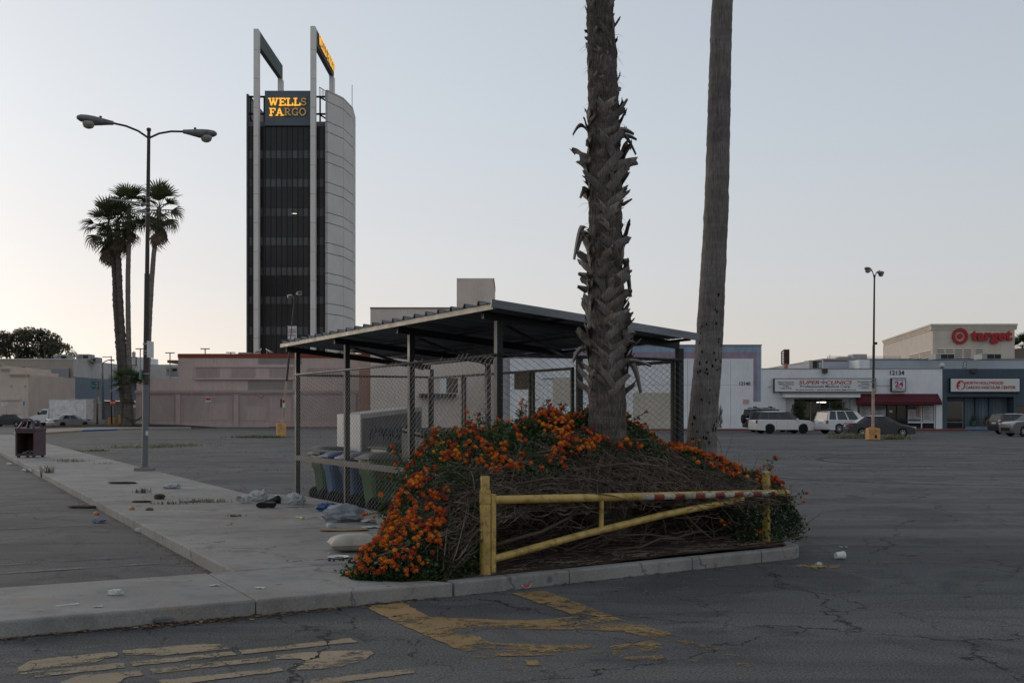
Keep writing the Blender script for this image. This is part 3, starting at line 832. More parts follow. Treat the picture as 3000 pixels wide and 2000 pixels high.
def m_boot():
    m, t, b, o = newmat('palm_boot')
    co = objco(t); oi = N(t, 'ShaderNodeObjectInfo').outputs['Random']
    fib = noise(t, mapping(t, co, (60, 60, 5)), 1.0, 5, 0.65); big = noise(t, co, 8, 4)
    grey = ramp(t, fib, [(0.3, (0.08, 0.072, 0.066)), (0.55, (0.19, 0.172, 0.158)), (0.75, (0.31, 0.285, 0.265))])
    brn = ramp(t, fib, [(0.3, (0.06, 0.035, 0.022)), (0.7, (0.20, 0.125, 0.085))])
    sx = N(t, 'ShaderNodeSeparateXYZ'); t.links.new(co, sx.inputs[0])
    lowf = ramp(t, mth(t, 'ADD', mth(t, 'MULTIPLY', sx.outputs['Z'], 3.2), mth(t, 'MULTIPLY', big, 0.5)), [(0.25, 0.85), (0.75, 0.0)])
    c = mixc(t, mth(t, 'MULTIPLY', lowf, oi), grey, brn)
    c = mixc(t, 1.0, c, mixc(t, 0.0, mth(t, 'ADD', mth(t, 'MULTIPLY', oi, 0.7), 0.55), 0.0), 'MULTIPLY')
    t.links.new(c, b.inputs['Base Color']); b.inputs['Roughness'].default_value = 0.85
    b.inputs['Specular IOR Level'].default_value = 0.2
    bump(t, b, fib, 0.5, 0.01)
    return m
BOOT = m_boot()
def m_leaf(name, c0, c1, trans=0.25, rough=0.55, rnd=0.35):
    m, t, b, o = newmat(name)
    co = objco(t); oi = N(t, 'ShaderNodeObjectInfo').outputs['Random']
    n1 = noise(t, co, 6, 4)
    c = mixc(t, ramp(t, n1, [(0.3, 0.0), (0.7, 1.0)]), c0, c1)
    t.links.new(c, b.inputs['Base Color']); b.inputs['Roughness'].default_value = rough
    b.inputs['Specular IOR Level'].default_value = 0.3
    tr = N(t, 'ShaderNodeBsdfTranslucent'); t.links.new(c, tr.inputs['Color'])
    mx = N(t, 'ShaderNodeMixShader'); mx.inputs[0].default_value = trans
    t.links.new(b.outputs[0], mx.inputs[1]); t.links.new(tr.outputs[0], mx.inputs[2]); t.links.new(mx.outputs[0], o.inputs['Surface'])
    return m
def trunk(path, seg=110, n=28, amp=0.012, fs=(3.0, 6.0), rng_seed=1):
    """path: list of (x, y, z, r) control rows; rough surface from noise"""
    mb = MB(); vs = []; fs_ = []
    zs = [p[2] for p in path]
    for i in range(seg+1):
        z = zs[0] + (zs[-1]-zs[0])*i/seg
        x = np.interp(z, zs, [p[0] for p in path]); y = np.interp(z, zs, [p[1] for p in path]); r = np.interp(z, zs, [p[3] for p in path])
        for j in range(n):
            a = 2*PI*j/n
            q = Vector((math.cos(a)*fs[0], math.sin(a)*fs[0], z*fs[1]+rng_seed*17))
            rr = r + amp*mnoise.noise(q) + amp*0.6*mnoise.noise(q*3.1) + amp*0.35*mnoise.noise(q*9.0)
            vs.append((x+rr*math.cos(a), y+rr*math.sin(a), z))
    for i in range(seg):
        for j in range(n): fs_.append((i*n+j, i*n+(j+1) % n, (i+1)*n+(j+1) % n, (i+1)*n+j))
    fs_.append(tuple(range(seg*n, seg*n+n)))
    return mb.add(vs, fs_)
def smooth_path(pts, k=8):
    """Catmull-Rom through (x,y,z,r) rows"""
    out = []; n = len(pts)
    P4 = [np.array(p, float) for p in pts]
    for i in range(n-1):
        p0 = P4[max(i-1, 0)]; p1 = P4[i]; p2 = P4[i+1]; p3 = P4[min(i+2, n-1)]
        for j in range(k):
            t = j/k
            out.append(tuple(0.5*((2*p1)+(-p0+p2)*t+(2*p0-5*p1+4*p2-p3)*t*t+(-p0+3*p1-3*p2+p3)*t**3)))
    out.append(tuple(P4[-1])); return out

# fan fronds (shared meshes) ------------------------------------------------
FROND_G = m_leaf('fan_frond_green', (0.018, 0.034, 0.012), (0.055, 0.078, 0.026), 0.2)
FROND_D = m_leaf('fan_frond_dead', (0.075, 0.052, 0.036), (0.16, 0.115, 0.08), 0.15, 0.8)
def frond_mesh(name, m, seed, nseg=26, L=1.25, pet=1.05, spread=150, droop=0.55, fold=0.35, wide=1.0):
    rg = random.Random(seed); mb = MB()
    # petiole along +x, fan opens at its tip
    mb.tube([(0, 0, 0), (pet*0.5, 0, 0.03), (pet, 0, 0)], [0.028, 0.02, 0.014], 5)
    for k in range(nseg):
        a = R(-spread/2 + spread*k/(nseg-1)); l = L*(0.72+0.28*math.cos(a*0.9))*rg.uniform(0.9, 1.08)
        dx, dy = math.cos(a), math.sin(a); wd = 0.052*L*wide
        pts = []
        for j, f in enumerate((0.02, 0.35, 0.68, 0.86, 1.0)):
            d = l*f; dz = fold*abs(dy)*d*0.3 - droop*max(0, f-0.5)**2*l*2.2*rg.uniform(0.8, 1.25) + (0.02 if k % 2 else -0.02)*f
            shr = 1 - 0.25*max(0, f-0.5)*droop
            pts.append((pet+dx*d*shr, dy*d*shr, dz, wd*(0.25, 1.0, 0.8, 0.42, 0.03)[j]))
        vs = []
        for x, y, z, w_ in pts:
            vs += [(x-dy*w_/2, y+dx*w_/2, z), (x+dy*w_/2, y-dx*w_/2, z)]
        mb.add(vs, [(2*j, 2*j+1, 2*j+3, 2*j+2) for j in range(4)])
    return mb.mesh(name, m, True)
FR_G = [frond_mesh('frond', FROND_G, s, droop=d, fold=f) for s, d, f in ((1, 0.35, 0.5), (2, 0.6, 0.35), (3, 0.85, 0.25))]
FR_D = [frond_mesh('frond', FROND_D, s, nseg=18, droop=1.0, fold=0.1, spread=95) for s in (11, 12)]
def crown(root, c, scale, nlive, ndead, seed, skirt=0.0, LG=None, LD=None):
    LG = LG or FR_G; LD = LD or FR_D
    rg = random.Random(seed)
    for k in range(nlive):
        el = R(85 - 135*((k+0.5)/nlive)**0.85 + rg.uniform(-8, 8)); az = k*2.39996 + rg.uniform(-0.2, 0.2)
        me = LG[0 if k < nlive*0.3 else (1 if k < nlive*0.65 else 2)]
        o = link('frond', me, root)
        o.location = (c[0], c[1], c[2] - 0.012*k*scale); s = scale*rg.uniform(0.86, 1.1); o.scale = (s, s, s)
        o.rotation_euler = (rg.uniform(-0.5, 0.5), -el, az)
    for k in range(ndead):
        az = k*2.39996+rg.uniform(-0.5, 0.5); o = link('dead_frond', rg.choice(LD), root)
        o.location = (c[0], c[1], c[2]-0.25*scale-skirt*scale*rg.random()); s = scale*rg.uniform(0.75, 1.0); o.scale = (s, s, s)
        o.rotation_euler = (rg.uniform(-0.3, 0.3), R(rg.uniform(66, 84)), az)
    return root

# near palm with the shaggy leaf bases
PY = 12.55
p1 = thing('palm_tree', 'shaggy palm trunk covered with broken leaf bases rising out of the shrub', 'palm', (pX(1779, PY), PY, 0.1), 0, 'palms in the planting island')
def at1(px, z): return (pX(px, PY)-p1.location.x, 0.0)
rows = [(0.0, 0, -0.1, 0.30), (0.0, 0, 0.5, 0.265), (0.0, 0, 1.0, 0.235), (0.0, 0, 1.6, 0.225), (-0.01, 0, 2.6, 0.215), (-0.02, 0, 3.6, 0.205), (-0.03, 0, 4.3, 0.200), (-0.045, 0, 5.2, 0.188), (-0.075, 0, 6.0, 0.168), (-0.095, 0, 6.6, 0.158), (-0.2, 0.05, 9.0, 0.15), (-0.3, 0.1, 12.4, 0.14)]
rows = [(a_, b_, c_, r_*0.94) for a_, b_, c_, r_ in rows]
tr1 = trunk(smooth_path(rows), 260, 40, 0.022, (3.5, 9.0), 3).build('trunk', BARK1, p1, True)
def boot_mesh(seed):
    rg = random.Random(seed); mb = MB()
    L = rg.uniform(0.25, 0.42); w0 = rg.uniform(0.095, 0.145); w1 = w0*rg.uniform(0.45, 0.85); curl = rg.choice((rg.uniform(0.0, 0.12), rg.uniform(0.1, 0.3))); lean = rg.uniform(0.015, 0.05); tw = rg.uniform(-0.25, 0.25)
    roll = (1 if seed % 2 else -1)*R(rg.uniform(40, 68)); cr, sr = math.cos(roll), math.sin(roll)
    nv, nu = 10, 4; tk = 0.012
    def fn(a, b_, off):
        z = L*b_; w_ = (w0+(w1-w0)*b_)*(0.75+0.25*min(1, b_*6))
        x = (a-0.5)*w_
        cup = 0.16*w_*(1-(2*a-1)**2) + tw*x*b_*1.6 + 0.008*math.sin(b_*9+seed)
        jag = (0.028*math.sin(a*19+seed) + 0.03*math.sin(a*7+seed*2)) * (1 if b_ > 0.95 else 0)
        z += jag
        tx = x*cr + z*sr; tz = -x*sr + z*cr
        y = lean*b_ + curl*L*max(0, b_-0.45)**2*1.8 + cup + off*(1-0.3*b_) - tx*tx/(2*0.26)*(1-0.35*b_)
        return (tx, y, tz - 0.7*curl*L*max(0, b_-0.55)**2)
    vs = []
    for off in (0, -tk):
        for j in range(nv+1):
            for i in range(nu+1): vs.append(fn(i/nu, j/nv, off))
    n = (nu+1)*(nv+1); fs = []
    for j in range(nv):
        for i in range(nu):
            a = j*(nu+1)+i; fs.append((a, a+1, a+nu+2, a+nu+1)); fs.append((n+a, n+a+nu+1, n+a+nu+2, n+a+1))
    for j in range(nv):
        a = j*(nu+1); fs.append((a, a+nu+1, n+a+nu+1, n+a)); a += nu; fs.append((a, n+a, n+a+nu+1, a+nu+1))
    for i in range(nu):
        a = nv*(nu+1)+i; fs.append((a, a+1, n+a+1, n+a)); fs.append((i, n+i, n+i+1, i+1))
    return mb.add(vs, fs).mesh('leaf_base', BOOT, True, 50)
BM = [boot_mesh(s) for s in range(20)]
rg = random.Random(21)
zs_ = [r[2] for r in rows]
def rad1(z): return float(np.interp(z, zs_, [r[3] for r in rows])), float(np.interp(z, zs_, [r[0] for r in rows]))
z = 1.86; row = 0
while z < 5.15:
    gap = 3.62 < z < 4.05             # band of bare fibre
    for k in range(8):
        if gap and rg.random() < 0.7: continue
        if rg.random() < 0.10: continue
        az = 2*PI*(k+0.5*(row % 2))/8 + rg.uniform(-0.16, 0.16)
        r, cx = rad1(z); o = link('leaf_base', BM[2*rg.randrange(10)+((k+row) % 2)], p1)
        o.location = (cx + (r-0.012)*math.cos(az), (r-0.012)*math.sin(az), z+rg.uniform(-0.04, 0.04) - 0.06)
        out = R(rg.uniform(-6, 6)) if rg.random() < 0.90 else R(rg.uniform(-40, -14))
        o.rotation_mode = 'QUATERNION'
        o.rotation_quaternion = (Matrix.Rotation(az-PI/2, 3, 'Z') @ Matrix.Rotation(out, 3, 'X') @ Matrix.Rotation(R(rg.uniform(-9, 9)), 3, 'Y')).to_quaternion()
        s = rg.uniform(0.75, 1.05)*(0.86 if z > 4.6 else 1.0); o.scale = (s, s*0.82, s)
    z += 0.118; row += 1
for k in range(76):                   # broken stubs on the upper trunk
    z = 5.15 + 1.75*(k/76) + rg.uniform(-0.03, 0.03); az = k*2.39996; r, cx = rad1(z); o = link('leaf_base', BM[rg.randrange(20)], p1)
    o.location = (cx + (r-0.016)*math.cos(az), (r-0.016)*math.sin(az), z); s_ = rg.uniform(0.32, 0.62); o.scale = (s_, s_*0.7, s_*1.1)
    o.rotation_mode = 'QUATERNION'; o.rotation_quaternion = (Matrix.Rotation(az-PI/2, 3, 'Z') @ Matrix.Rotation(R(rg.uniform(-10, 8)), 3, 'X') @ Matrix.Rotation(R(rg.uniform(-25, 25)), 3, 'Y')).to_quaternion()
# a few long straps that hang clear of the trunk
def strap(px0, py0, px1, py1, wd, sag, yo):
    a = P(px0, py0, PY+yo) - p1.location; b_ = P(px1, py1, PY+yo-0.05) - p1.location
    mb = MB(); n = 8; vs = []
    d = (b_-a); nrm = Vector((-d.z, 0, d.x)).normalized()
    for off in (0, 0.012):
        for j in range(n+1):
            t = j/n; c = a + d*t + Vector((0, off, sag*math.sin(t*PI)))
            w_ = wd*(1-0.65*t)*(1 if j else 0.6)
            vs += [c + nrm*w_/2 + Vector((0, 0.02, 0)), c - Vector((0, 0.015, 0)), c - nrm*w_/2 + Vector((0, 0.02, 0))]
    m_ = 3*(n+1); fs = []
    for j in range(n):
        for i in (0, 1):
            q = j*3+i; fs.append((q, q+1, q+4, q+3)); fs.append((m_+q, m_+q+3, m_+q+4, m_+q+1))
        q = j*3; fs.append((q, q+3, m_+q+3, m_+q)); q += 2; fs.append((q, m_+q, m_+q+3, q+3))
    mb.add(vs, fs).build('leaf_base', BOOT, p1, True, 50)
for a in ((1800,345,1838,290,0.075,0.0,-0.1),(1812,380,1858,392,0.08,0.02,-0.1),(1800,392,1864,452,0.06,0.10,-0.12),(1812,400,1866,408,0.07,0.03,-0.05),
          (1722,382,1678,395,0.07,0.09,-0.05),(1720,668,1682,760,0.085,0.16,-0.1),(1728,690,1690,742,0.08,0.12,-0.12),(1822,600,1852,582,0.05,0.0,-0.05),
          (1722,810,1694,800,0.09,0.0,-0.1),(1722,850,1692,838,0.09,0.0,-0.1),(1824,860,1852,850,0.11,0.0,-0.15),(1826,985,1862,975,0.13,0.02,-0.15),
          (1824,1010,1860,1004,0.11,0.02,-0.1),(1824,1058,1908,1072,0.07,0.03,-0.1),(1840,1072,1878,1150,0.10,0.14,-0.15),(1712,1020,1678,1060,0.09,0.05,-0.05),
          (1712,990,1694,958,0.10,0.0,-0.12),(1718,555,1700,580,0.07,0.03,-0.1),(1815,520,1842,505,0.08,0.0,-0.1),(1823,760,1848,870,0.10,0.16,0.05)):
    strap(*a)
crown(p1, (-0.3, 0.1, 12.4), 1.15, 34, 10, 5, 0.5)
# loose fibres
fb = MB(); rg = random.Random(8)
for k in range(160):
    z = rg.choice((rg.uniform(3.4, 4.3), rg.uniform(4.9, 6.6), rg.uniform(1.2, 6))); r, cx = rad1(z); az = rg.uniform(0, 2*PI)
    a = Vector((cx+r*math.cos(az), r*math.sin(az), z)); d = Vector((math.cos(az), math.sin(az), rg.uniform(-0.8, 0.6))).normalized(); l = rg.uniform(0.03, 0.15)
    fb.tube([a, a+d*l*0.5, a+d*l+Vector((0, 0, -0.03*l/0.1))], [0.0022, 0.0016, 0.0006], 3, False)
stuff(fb.build('fibre', BARK1, p1))

# smooth palm behind
P2Y = 17.0
p2 = thing('palm_tree', 'smooth grey leaning palm trunk standing right of the enclosure', 'palm', (pX(2052, P2Y), P2Y, 0.0), 0, 'palms in the planting island')
def r2(pxc, py, wpx): return (pX(pxc, P2Y)-p2.location.x, 0, pZ(py, P2Y), wpx*P2Y/F/2)
rows2 = [(-0.07, 0, -0.1, 0.34), (-0.05, 0, 0.35, 0.285), r2(2054, 1310, 91), r2(2062, 1200, 84), r2(2078, 1000, 79), r2(2089, 800, 73), r2(2099, 600, 70), r2(2107, 300, 65), r2(2114, 60, 61), (0.42, 0, 10.5, 0.15), (0.5, 0.05, 15.5, 0.135)]
trunk(smooth_path(rows2), 300, 36, 0.012, (4.5, 5.0), 9).build('trunk', BARK2, p2, True)
pk = MB(); rg = random.Random(3)
zs2 = [r[2] for r in rows2]
for k in range(46):                                  # pecked holes: dark discs on the bark, hole shade put into the colour
    z = rg.choice((rg.uniform(2.2, 3.1), rg.uniform(2.2, 3.1), rg.uniform(1.2, 1.6), rg.uniform(0.9, 3.6)))
    az = rg.uniform(R(215), R(325)); r = np.interp(z, zs2, [q[3] for q in rows2]); cx = np.interp(z, zs2, [q[0] for q in rows2])
    hw = rg.uniform(0.010, 0.018); hh = hw*rg.uniform(1.2, 2.4)
    c = Vector((cx+(r+0.006)*math.cos(az), (r+0.006)*math.sin(az), z)); tn = Vector((-math.sin(az), math.cos(az), 0)); no = Vector((math.cos(az), math.sin(az), 0))
    vs = [c + no*0.004] + [c + tn*hw*math.cos(q*PI/4) + Vector((0, 0, hh*math.sin(q*PI/4))) for q in range(8)]
    pk.add(vs, [(0, i+1, (i+1) % 8+1) for i in range(8)])
pk.build('peck_hole_discs', mat('hole_shade', (0.012, 0.010, 0.009), 1.0, 0.2), p2)
crown(p2, (0.5, 0.05, 15.5), 1.2, 34, 8, 6, 0.5)
MB().lathe([(0.75, 0.0), (0.72, 0.05), (0.5, 0.09), (0.01, 0.12)], 20, (p2.location.x, p2.location.y, 0.0)).build('soil_pit', SOIL)['kind'] = 'structure'

# ================================================================== the flowering shrub
TWIG = mat('shrub_twig', (0.092, 0.067, 0.050), 0.9, 0.35, 3, 40, 0.2)
TWIG2 = mat('shrub_dry_twig', (0.19, 0.15, 0.115), 0.9, 0.3, 3, 40, 0.2)
DARK_FILL = mat('shrub_dark_fill', (0.030, 0.024, 0.019), 1.0, 0.4, 10, 60, 0.8)
LEAF = m_leaf('shrub_leaf', (0.026, 0.055, 0.016), (0.072, 0.115, 0.036), 0.25, 0.5)
LEAF2 = m_leaf('shrub_leaf_dark', (0.018, 0.034, 0.014), (0.042, 0.066, 0.024), 0.15, 0.55)
FL_Y = m_leaf('flower_amber', (0.72, 0.27, 0.02), (0.80, 0.42, 0.05), 0.25, 0.6)
FL_B = m_leaf('flower_faded', (0.26, 0.035, 0.020), (0.40, 0.070, 0.030), 0.2, 0.7)
FL_R = m_leaf('flower_red_orange', (0.42, 0.035, 0.012), (0.60, 0.085, 0.012), 0.25, 0.6)
FL_O = m_leaf('flower_orange', (0.66, 0.15, 0.010), (0.74, 0.26, 0.020), 0.25, 0.6)
shrub = site('lantana_shrub', 'sprawling shrub with orange and red flower heads over a thatch of bare twigs', 'shrub', 6.6, 10.6, 0.1)
SB = Vector((6.6, 10.6, 0.1))
HU = [3.55, 3.8, 4.2, 4.5, 4.8, 5.0, 5.5, 6.0, 6.5, 7.0, 7.5, 8.0, 8.5, 9.0, 9.35, 9.6]
HH = [0.16, 0.42, 0.72, 1.00, 1.28, 1.38, 1.44, 1.50, 1.66, 1.68, 1.54, 1.31, 1.16, 1.04, 0.80, 0.20]
rs = random.Random(77)
def ridge(u): return float(np.interp(u, HU, HH))
def vfront(u): return float(np.interp(u, [3.5, 3.9, 4.4, 4.9, 6, 7.5, 9, 9.8], [9.70, 9.36, 9.32, 9.52, 9.66, 9.80, 9.95, 10.15]))
VR = 11.15; VB = 12.15
def vback(u): return float(np.interp(u, [3.5, 3.75, 4.1, 4.5, 4.8, 5.1], [9.80, 9.95, 10.35, 10.95, 11.5, VB]))
def topz(u, v):
    """canopy height"""
    h = ridge(u); vf = vfront(u)
    if v < vf or v > vback(u) or u < HU[0] or u > HU[-1]: return None
    lip = np.interp(u, [3.5, 4.3, 4.7, 5.2, 9.2, 9.8], [0.05, 0.22, 0.55, 0.80, 0.72, 0.1])
    vb = vback(u)
    if vb < VB-0.05:                       # left flank: a rounded rib falling to the paving
        t = (v-vf)/(vb-vf); return lip*(1-t) + (h-lip*(1-t))*math.sin(min(1, t*1.6)*PI/2)**0.8*(1-max(0, t-0.62)**2*2.2)
    if v <= VR:
        t = (v-vf)/(VR-vf); return lip + (h-lip)*math.sin(t*PI/2)**0.9
    t = (v-VR)/(VB-VR); return h*(1-0.45*t*t)
def nz3(u, v, s=1.0, k=0): return mnoise.noise(Vector((u*s+k, v*s-k, k*1.7)))
def loc(u, v, z): return Vector((u-SB.x, v-SB.y, z-SB.z))
# dark filler mass inside the mound, its inner shade put into the colour
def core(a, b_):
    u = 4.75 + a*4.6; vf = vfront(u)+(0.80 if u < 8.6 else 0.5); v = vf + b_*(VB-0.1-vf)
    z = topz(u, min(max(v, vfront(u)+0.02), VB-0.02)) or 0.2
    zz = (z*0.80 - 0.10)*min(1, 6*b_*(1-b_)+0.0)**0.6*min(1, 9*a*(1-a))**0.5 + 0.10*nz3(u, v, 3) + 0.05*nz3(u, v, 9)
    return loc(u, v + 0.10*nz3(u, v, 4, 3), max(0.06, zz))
MB().grid(core, 60, 40).build('thatch', DARK_FILL, shrub, True)  # added filler that keeps the shrub dark and closed inside
# twigs -------------------------------------------------------------------
def twig_mesh(items, name, m, n=4):
    mb = MB()
    for pts, r0, r1 in items:
        k = len(pts); mb.tube(pts, [r0+(r1-r0)*i/(k-1) for i in range(k)], n, True)
    return mb.build(name, m, shrub, True)
def surf_twig(u, v, L, ang, lift=0.0, seg=7, wig=0.13):
    """a twig lying along the canopy front"""
    pts = []; du, dv = math.cos(ang), math.sin(ang); k1, k2 = rs.uniform(0, 99), rs.uniform(0, 99)
    for i in range(seg+1):
        s = L*(i/seg-0.5); uu = u+du*s + wig*nz3(s*2.2, k1, 1); vv_ = v+dv*s + wig*nz3(s*2.2, k2, 1)
        vv_ = max(vfront(uu)-0.04, min(VB, vv_))
        z = topz(uu, max(vv_, vfront(uu)+0.01)) 
        if z is None: return None
        z += lift + 0.12*nz3(s*2.6, k1+k2, 1) - 0.02*abs(s/L)*4*0.3
        pts.append(loc(uu, vv_, z))
    return pts
it = []; it2 = []
for k in range(2300):                                   # bare thatch band above the gate arm
    u = rs.uniform(4.35, 8.95); vf = vfront(u); t = rs.random()**1.1
    hi = np.interp(u, [4.3, 4.7, 5.4, 6.2, 7.5, 8.6, 9.4], [0.2, 0.42, 0.44, 0.52, 0.56, 0.42, 0.25])
    v = vf + t*hi*(VR-vf)
    p = surf_twig(u, v, rs.uniform(0.14, 0.75), rs.gauss(0.0, 0.55)+(PI if rs.random() < .5 else 0), rs.uniform(-0.13, 0.03))
    if p:
        (it2 if rs.random() < 0.28 else it).append((p, rs.uniform(0.0022, 0.0070), rs.uniform(0.0012, 0.0026)))
        if rs.random() < 0.4:                            # a broken fork
            q = p[rs.randrange(2, 6)]; d = Vector((rs.gauss(0, 1), rs.gauss(-0.5, 0.6), rs.gauss(0.1, 0.7))).normalized(); l = rs.uniform(0.04, 0.16)
            (it2 if rs.random() < 0.5 else it).append(([q, q+d*l*0.5+Vector((0, 0, 0.01)), q+d*l], 0.0026, 0.0016))
for k in range(520):                                    # drooping over the front
    u = rs.uniform(4.6, 9.2); vf = vfront(u); L = rs.uniform(0.25, 0.7)
    p0 = loc(u, vf+rs.uniform(0.25, 0.9), (topz(u, vf+0.35) or 0.8)-rs.uniform(-0.02, 0.15)); d = Vector((rs.uniform(-0.9, 0.9), -1, rs.uniform(-0.5, 0.1))).normalized()
    pts = [p0 + d*L*i/5 + Vector((0.04*nz3(i*.6, k), 0, -0.20*L*(i/5)**2)) for i in range(6)]
    (it2 if rs.random() < 0.4 else it).append((pts, rs.uniform(0.003, 0.006), 0.0014))
for k in range(620):                                    # tangle in the hollow under the arm
    u = rs.uniform(4.4, 9.3); vf = vfront(u)
    a = loc(u, vf+rs.uniform(0.15, 0.95), rs.uniform(0.12, 0.75)); ang = rs.gauss(0.35, 0.6); L = rs.uniform(0.2, 0.9); s = rs.choice((-1, 1))
    d = Vector((s*math.cos(ang), rs.uniform(-0.35, 0.25), math.sin(ang)*rs.choice((1, 1, -0.4)))).normalized(); bend = rs.uniform(-0.25, 0.25)
    pts = [a + d*L*i/6 + Vector((0, 0, bend*L*(i/6)**2)) + Vector((0.05*nz3(i*.5, k), 0.05*nz3(k, i*.5), 0.05*nz3(i*.4, k, 1, 4))) for i in range(7)]
    pts = [Vector((p.x, p.y, max(p.z, soilz(p.x+SB.x, p.y+SB.y)-SB.z+0.01))) for p in pts]
    (it2 if rs.random() < 0.2 else it).append((pts, rs.uniform(0.0028, 0.007), rs.uniform(0.0015, 0.003)))
for k in range(230):                                    # litter of twigs on the soil by the kerb
    u = rs.uniform(4.3, 9.0); v = edge_in(u)+abs(rs.gauss(0.05, 0.22)); ang = rs.gauss(0, 0.5); L = rs.uniform(0.06, 0.26)
    pts = [loc(u+math.cos(ang)*L*(i/3-.5), v+math.sin(ang)*L*(i/3-.5), soilz(u, v)+0.012+rs.uniform(0, .012)) for i in range(4)]
    (it2 if rs.random() < 0.6 else it).append((pts, rs.uniform(0.002, 0.005), 0.0018))
stuff(twig_mesh(it, 'twigs', TWIG)); stuff(twig_mesh(it2, 'dry_twigs', TWIG2))
for pts, r0, r1 in (                                    # thick old stems that can be told apart
    ([(4.95,9.75,0.33),(5.25,9.75,0.40),(5.6,9.72,0.47),(5.95,9.74,0.60),(6.2,9.85,0.80)], 0.022, 0.014),
    ([(5.1,9.85,0.60),(5.4,9.8,0.62),(5.65,9.8,0.58),(5.8,9.85,0.46)], 0.013, 0.009),
    ([(6.3,10.2,0.15),(6.55,10.0,0.25),(6.75,9.95,0.42),(6.85,9.98,0.72)], 0.016, 0.012),
    ([(6.5,9.9,0.20),(6.95,9.86,0.22),(7.2,9.86,0.30),(7.6,9.95,0.26)], 0.015, 0.011),
    ([(6.0,10.0,0.20),(6.5,9.95,0.36),(7.1,9.95,0.34),(7.5,9.96,0.28),(7.9,10.0,0.34)], 0.014, 0.010),
    ([(7.3,10.2,0.75),(7.6,10.05,0.60),(7.85,10.0,0.36),(8.05,9.98,0.22)], 0.016, 0.011),
    ([(7.0,10.3,0.8),(7.25,10.1,0.66),(7.4,10.05,0.45),(7.42,10.05,0.3)], 0.013, 0.010),
    ([(6.1,10.3,0.2),(6.2,10.1,0.5),(6.0,10.05,0.8),(5.8,10.1,1.0)], 0.015, 0.010),
    ([(5.2,9.78,0.95),(5.7,9.72,1.02),(6.3,9.78,0.98),(6.9,9.84,0.92)], 0.009, 0.005),
    ([(6.1,9.90,1.08),(6.7,9.86,1.14),(7.3,9.98,1.10),(7.8,10.1,1.00)], 0.010, 0.006),
    ([(5.6,9.75,0.93),(6.0,9.62,0.88),(6.4,9.60,0.82),(6.66,9.58,0.74)], 0.008, 0.004)):
    twig_mesh([([loc(*p) for p in pts], r0, r1)], 'stem', TWIG, 8)
# leaves ------------------------------------------------------------------
def leaf_cloud(pts, name, m, lo, hi, seed):
    rg = np.random.default_rng(seed); n = len(pts); P_ = np.array(pts)
    az = rg.uniform(0, 2*PI, n); el = rg.normal(0.15, 0.55, n); roll = rg.normal(0, 0.6, n); L = rg.uniform(lo, hi, n); W = L*rg.uniform(0.48, 0.68, n)
    d = np.stack([np.cos(az)*np.cos(el), np.sin(az)*np.cos(el), np.sin(el)], 1)
    s = np.stack([-np.sin(az), np.cos(az), np.zeros(n)], 1); nn = np.cross(d, s)
    s2 = s*np.cos(roll)[:, None] + nn*np.sin(roll)[:, None]; up = np.cross(d, s2)*-1
    A = P_; B = P_ + d*(L*.45)[:, None] + s2*(W*.5)[:, None] - up*(W*.14)[:, None]; D = P_ + d*(L*.45)[:, None] - s2*(W*.5)[:, None] - up*(W*.14)[:, None]
    C = P_ + d*L[:, None] + up*(-L*.12)[:, None]; E = P_ + d*(L*.5)[:, None]
    V = np.stack([A, B, C, D, E], 1).reshape(-1, 3)
    b_ = (np.arange(n)*5)[:, None, None]
    Fq = np.array([[0, 1, 4], [1, 2, 4], [2, 3, 4], [3, 0, 4]])[None] + b_
    me = bpy.data.meshes.new(name); Fq = Fq.reshape(-1, 3)
    me.vertices.add(len(V)); me.vertices.foreach_set('co', V.ravel().astype('f'))
    me.loops.add(Fq.size); me.loops.foreach_set('vertex_index', Fq.ravel().astype('i'))
    me.polygons.add(len(Fq)); me.polygons.foreach_set('loop_start', (np.arange(len(Fq))*3).astype('i'))
    me.polygons.foreach_set('loop_total', np.full(len(Fq), 3, 'i'))
    me.materials.append(m); me.update(calc_edges=True); me.validate()
    return stuff(link(name, me, shrub))
def leafy(u, v):
    """how green the canopy is here, 0..1"""
    vf = vfront(u); t = (v-vf)/(VR-vf)
    bare = np.interp(u, [4.15, 4.4, 4.75, 5.2, 5.6, 6.1, 6.6, 7.5, 8.4, 9.0, 9.4], [0.0, 0.16, 0.36, 0.32, 0.28, 0.32, 0.40, 0.38, 0.26, 0.10, 0.0])
    g_ = 1.0 if t > bare else max(0.0, 1-(bare-t)*7)
    return g_*(0.75+0.25*nz3(u, v, 2.2, 5)*2)
L1 = []; L2 = []
tries = 0
while len(L1) < 28000 and tries < 200000:
    tries += 1
    u = rs.uniform(3.55, 9.6); vf = vfront(u); v = rs.uniform(vf, VB); z = topz(u, v)
    if z is None: continue
    if rs.random() > leafy(u, v)+0.02: continue
    clump = nz3(u, v, 3.4, 9)
    dz = abs(rs.gauss(0, 0.11))
    zz = z - dz + 0.13*clump + 0.03
    if zz < 0.12: continue
    (L1 if rs.random() < 0.68 else L2).append(tuple(loc(u+rs.gauss(0, .03), v-rs.random()*0.05, zz)))
    if len(L1) + len(L2) > 42000: break
for k in range(9500):                                   # the left skirt seen from the side, and the right end
    if rs.random() < 0.62:
        u = rs.uniform(3.55, 4.9); vf = vfront(u); v = vf + abs(rs.gauss(0, 0.22)); zt = topz(u, min(v, vback(u)-0.02))
    else:
        u = rs.uniform(8.4, 9.55); vf = vfront(u); v = vf + abs(rs.gauss(0.1, 0.3)); zt = topz(u, min(v, VB-0.05))
    if zt is None: continue
    (L1 if rs.random() < 0.55 else L2).append(tuple(loc(u, v, rs.uniform(0.12, max(0.16, zt)))))
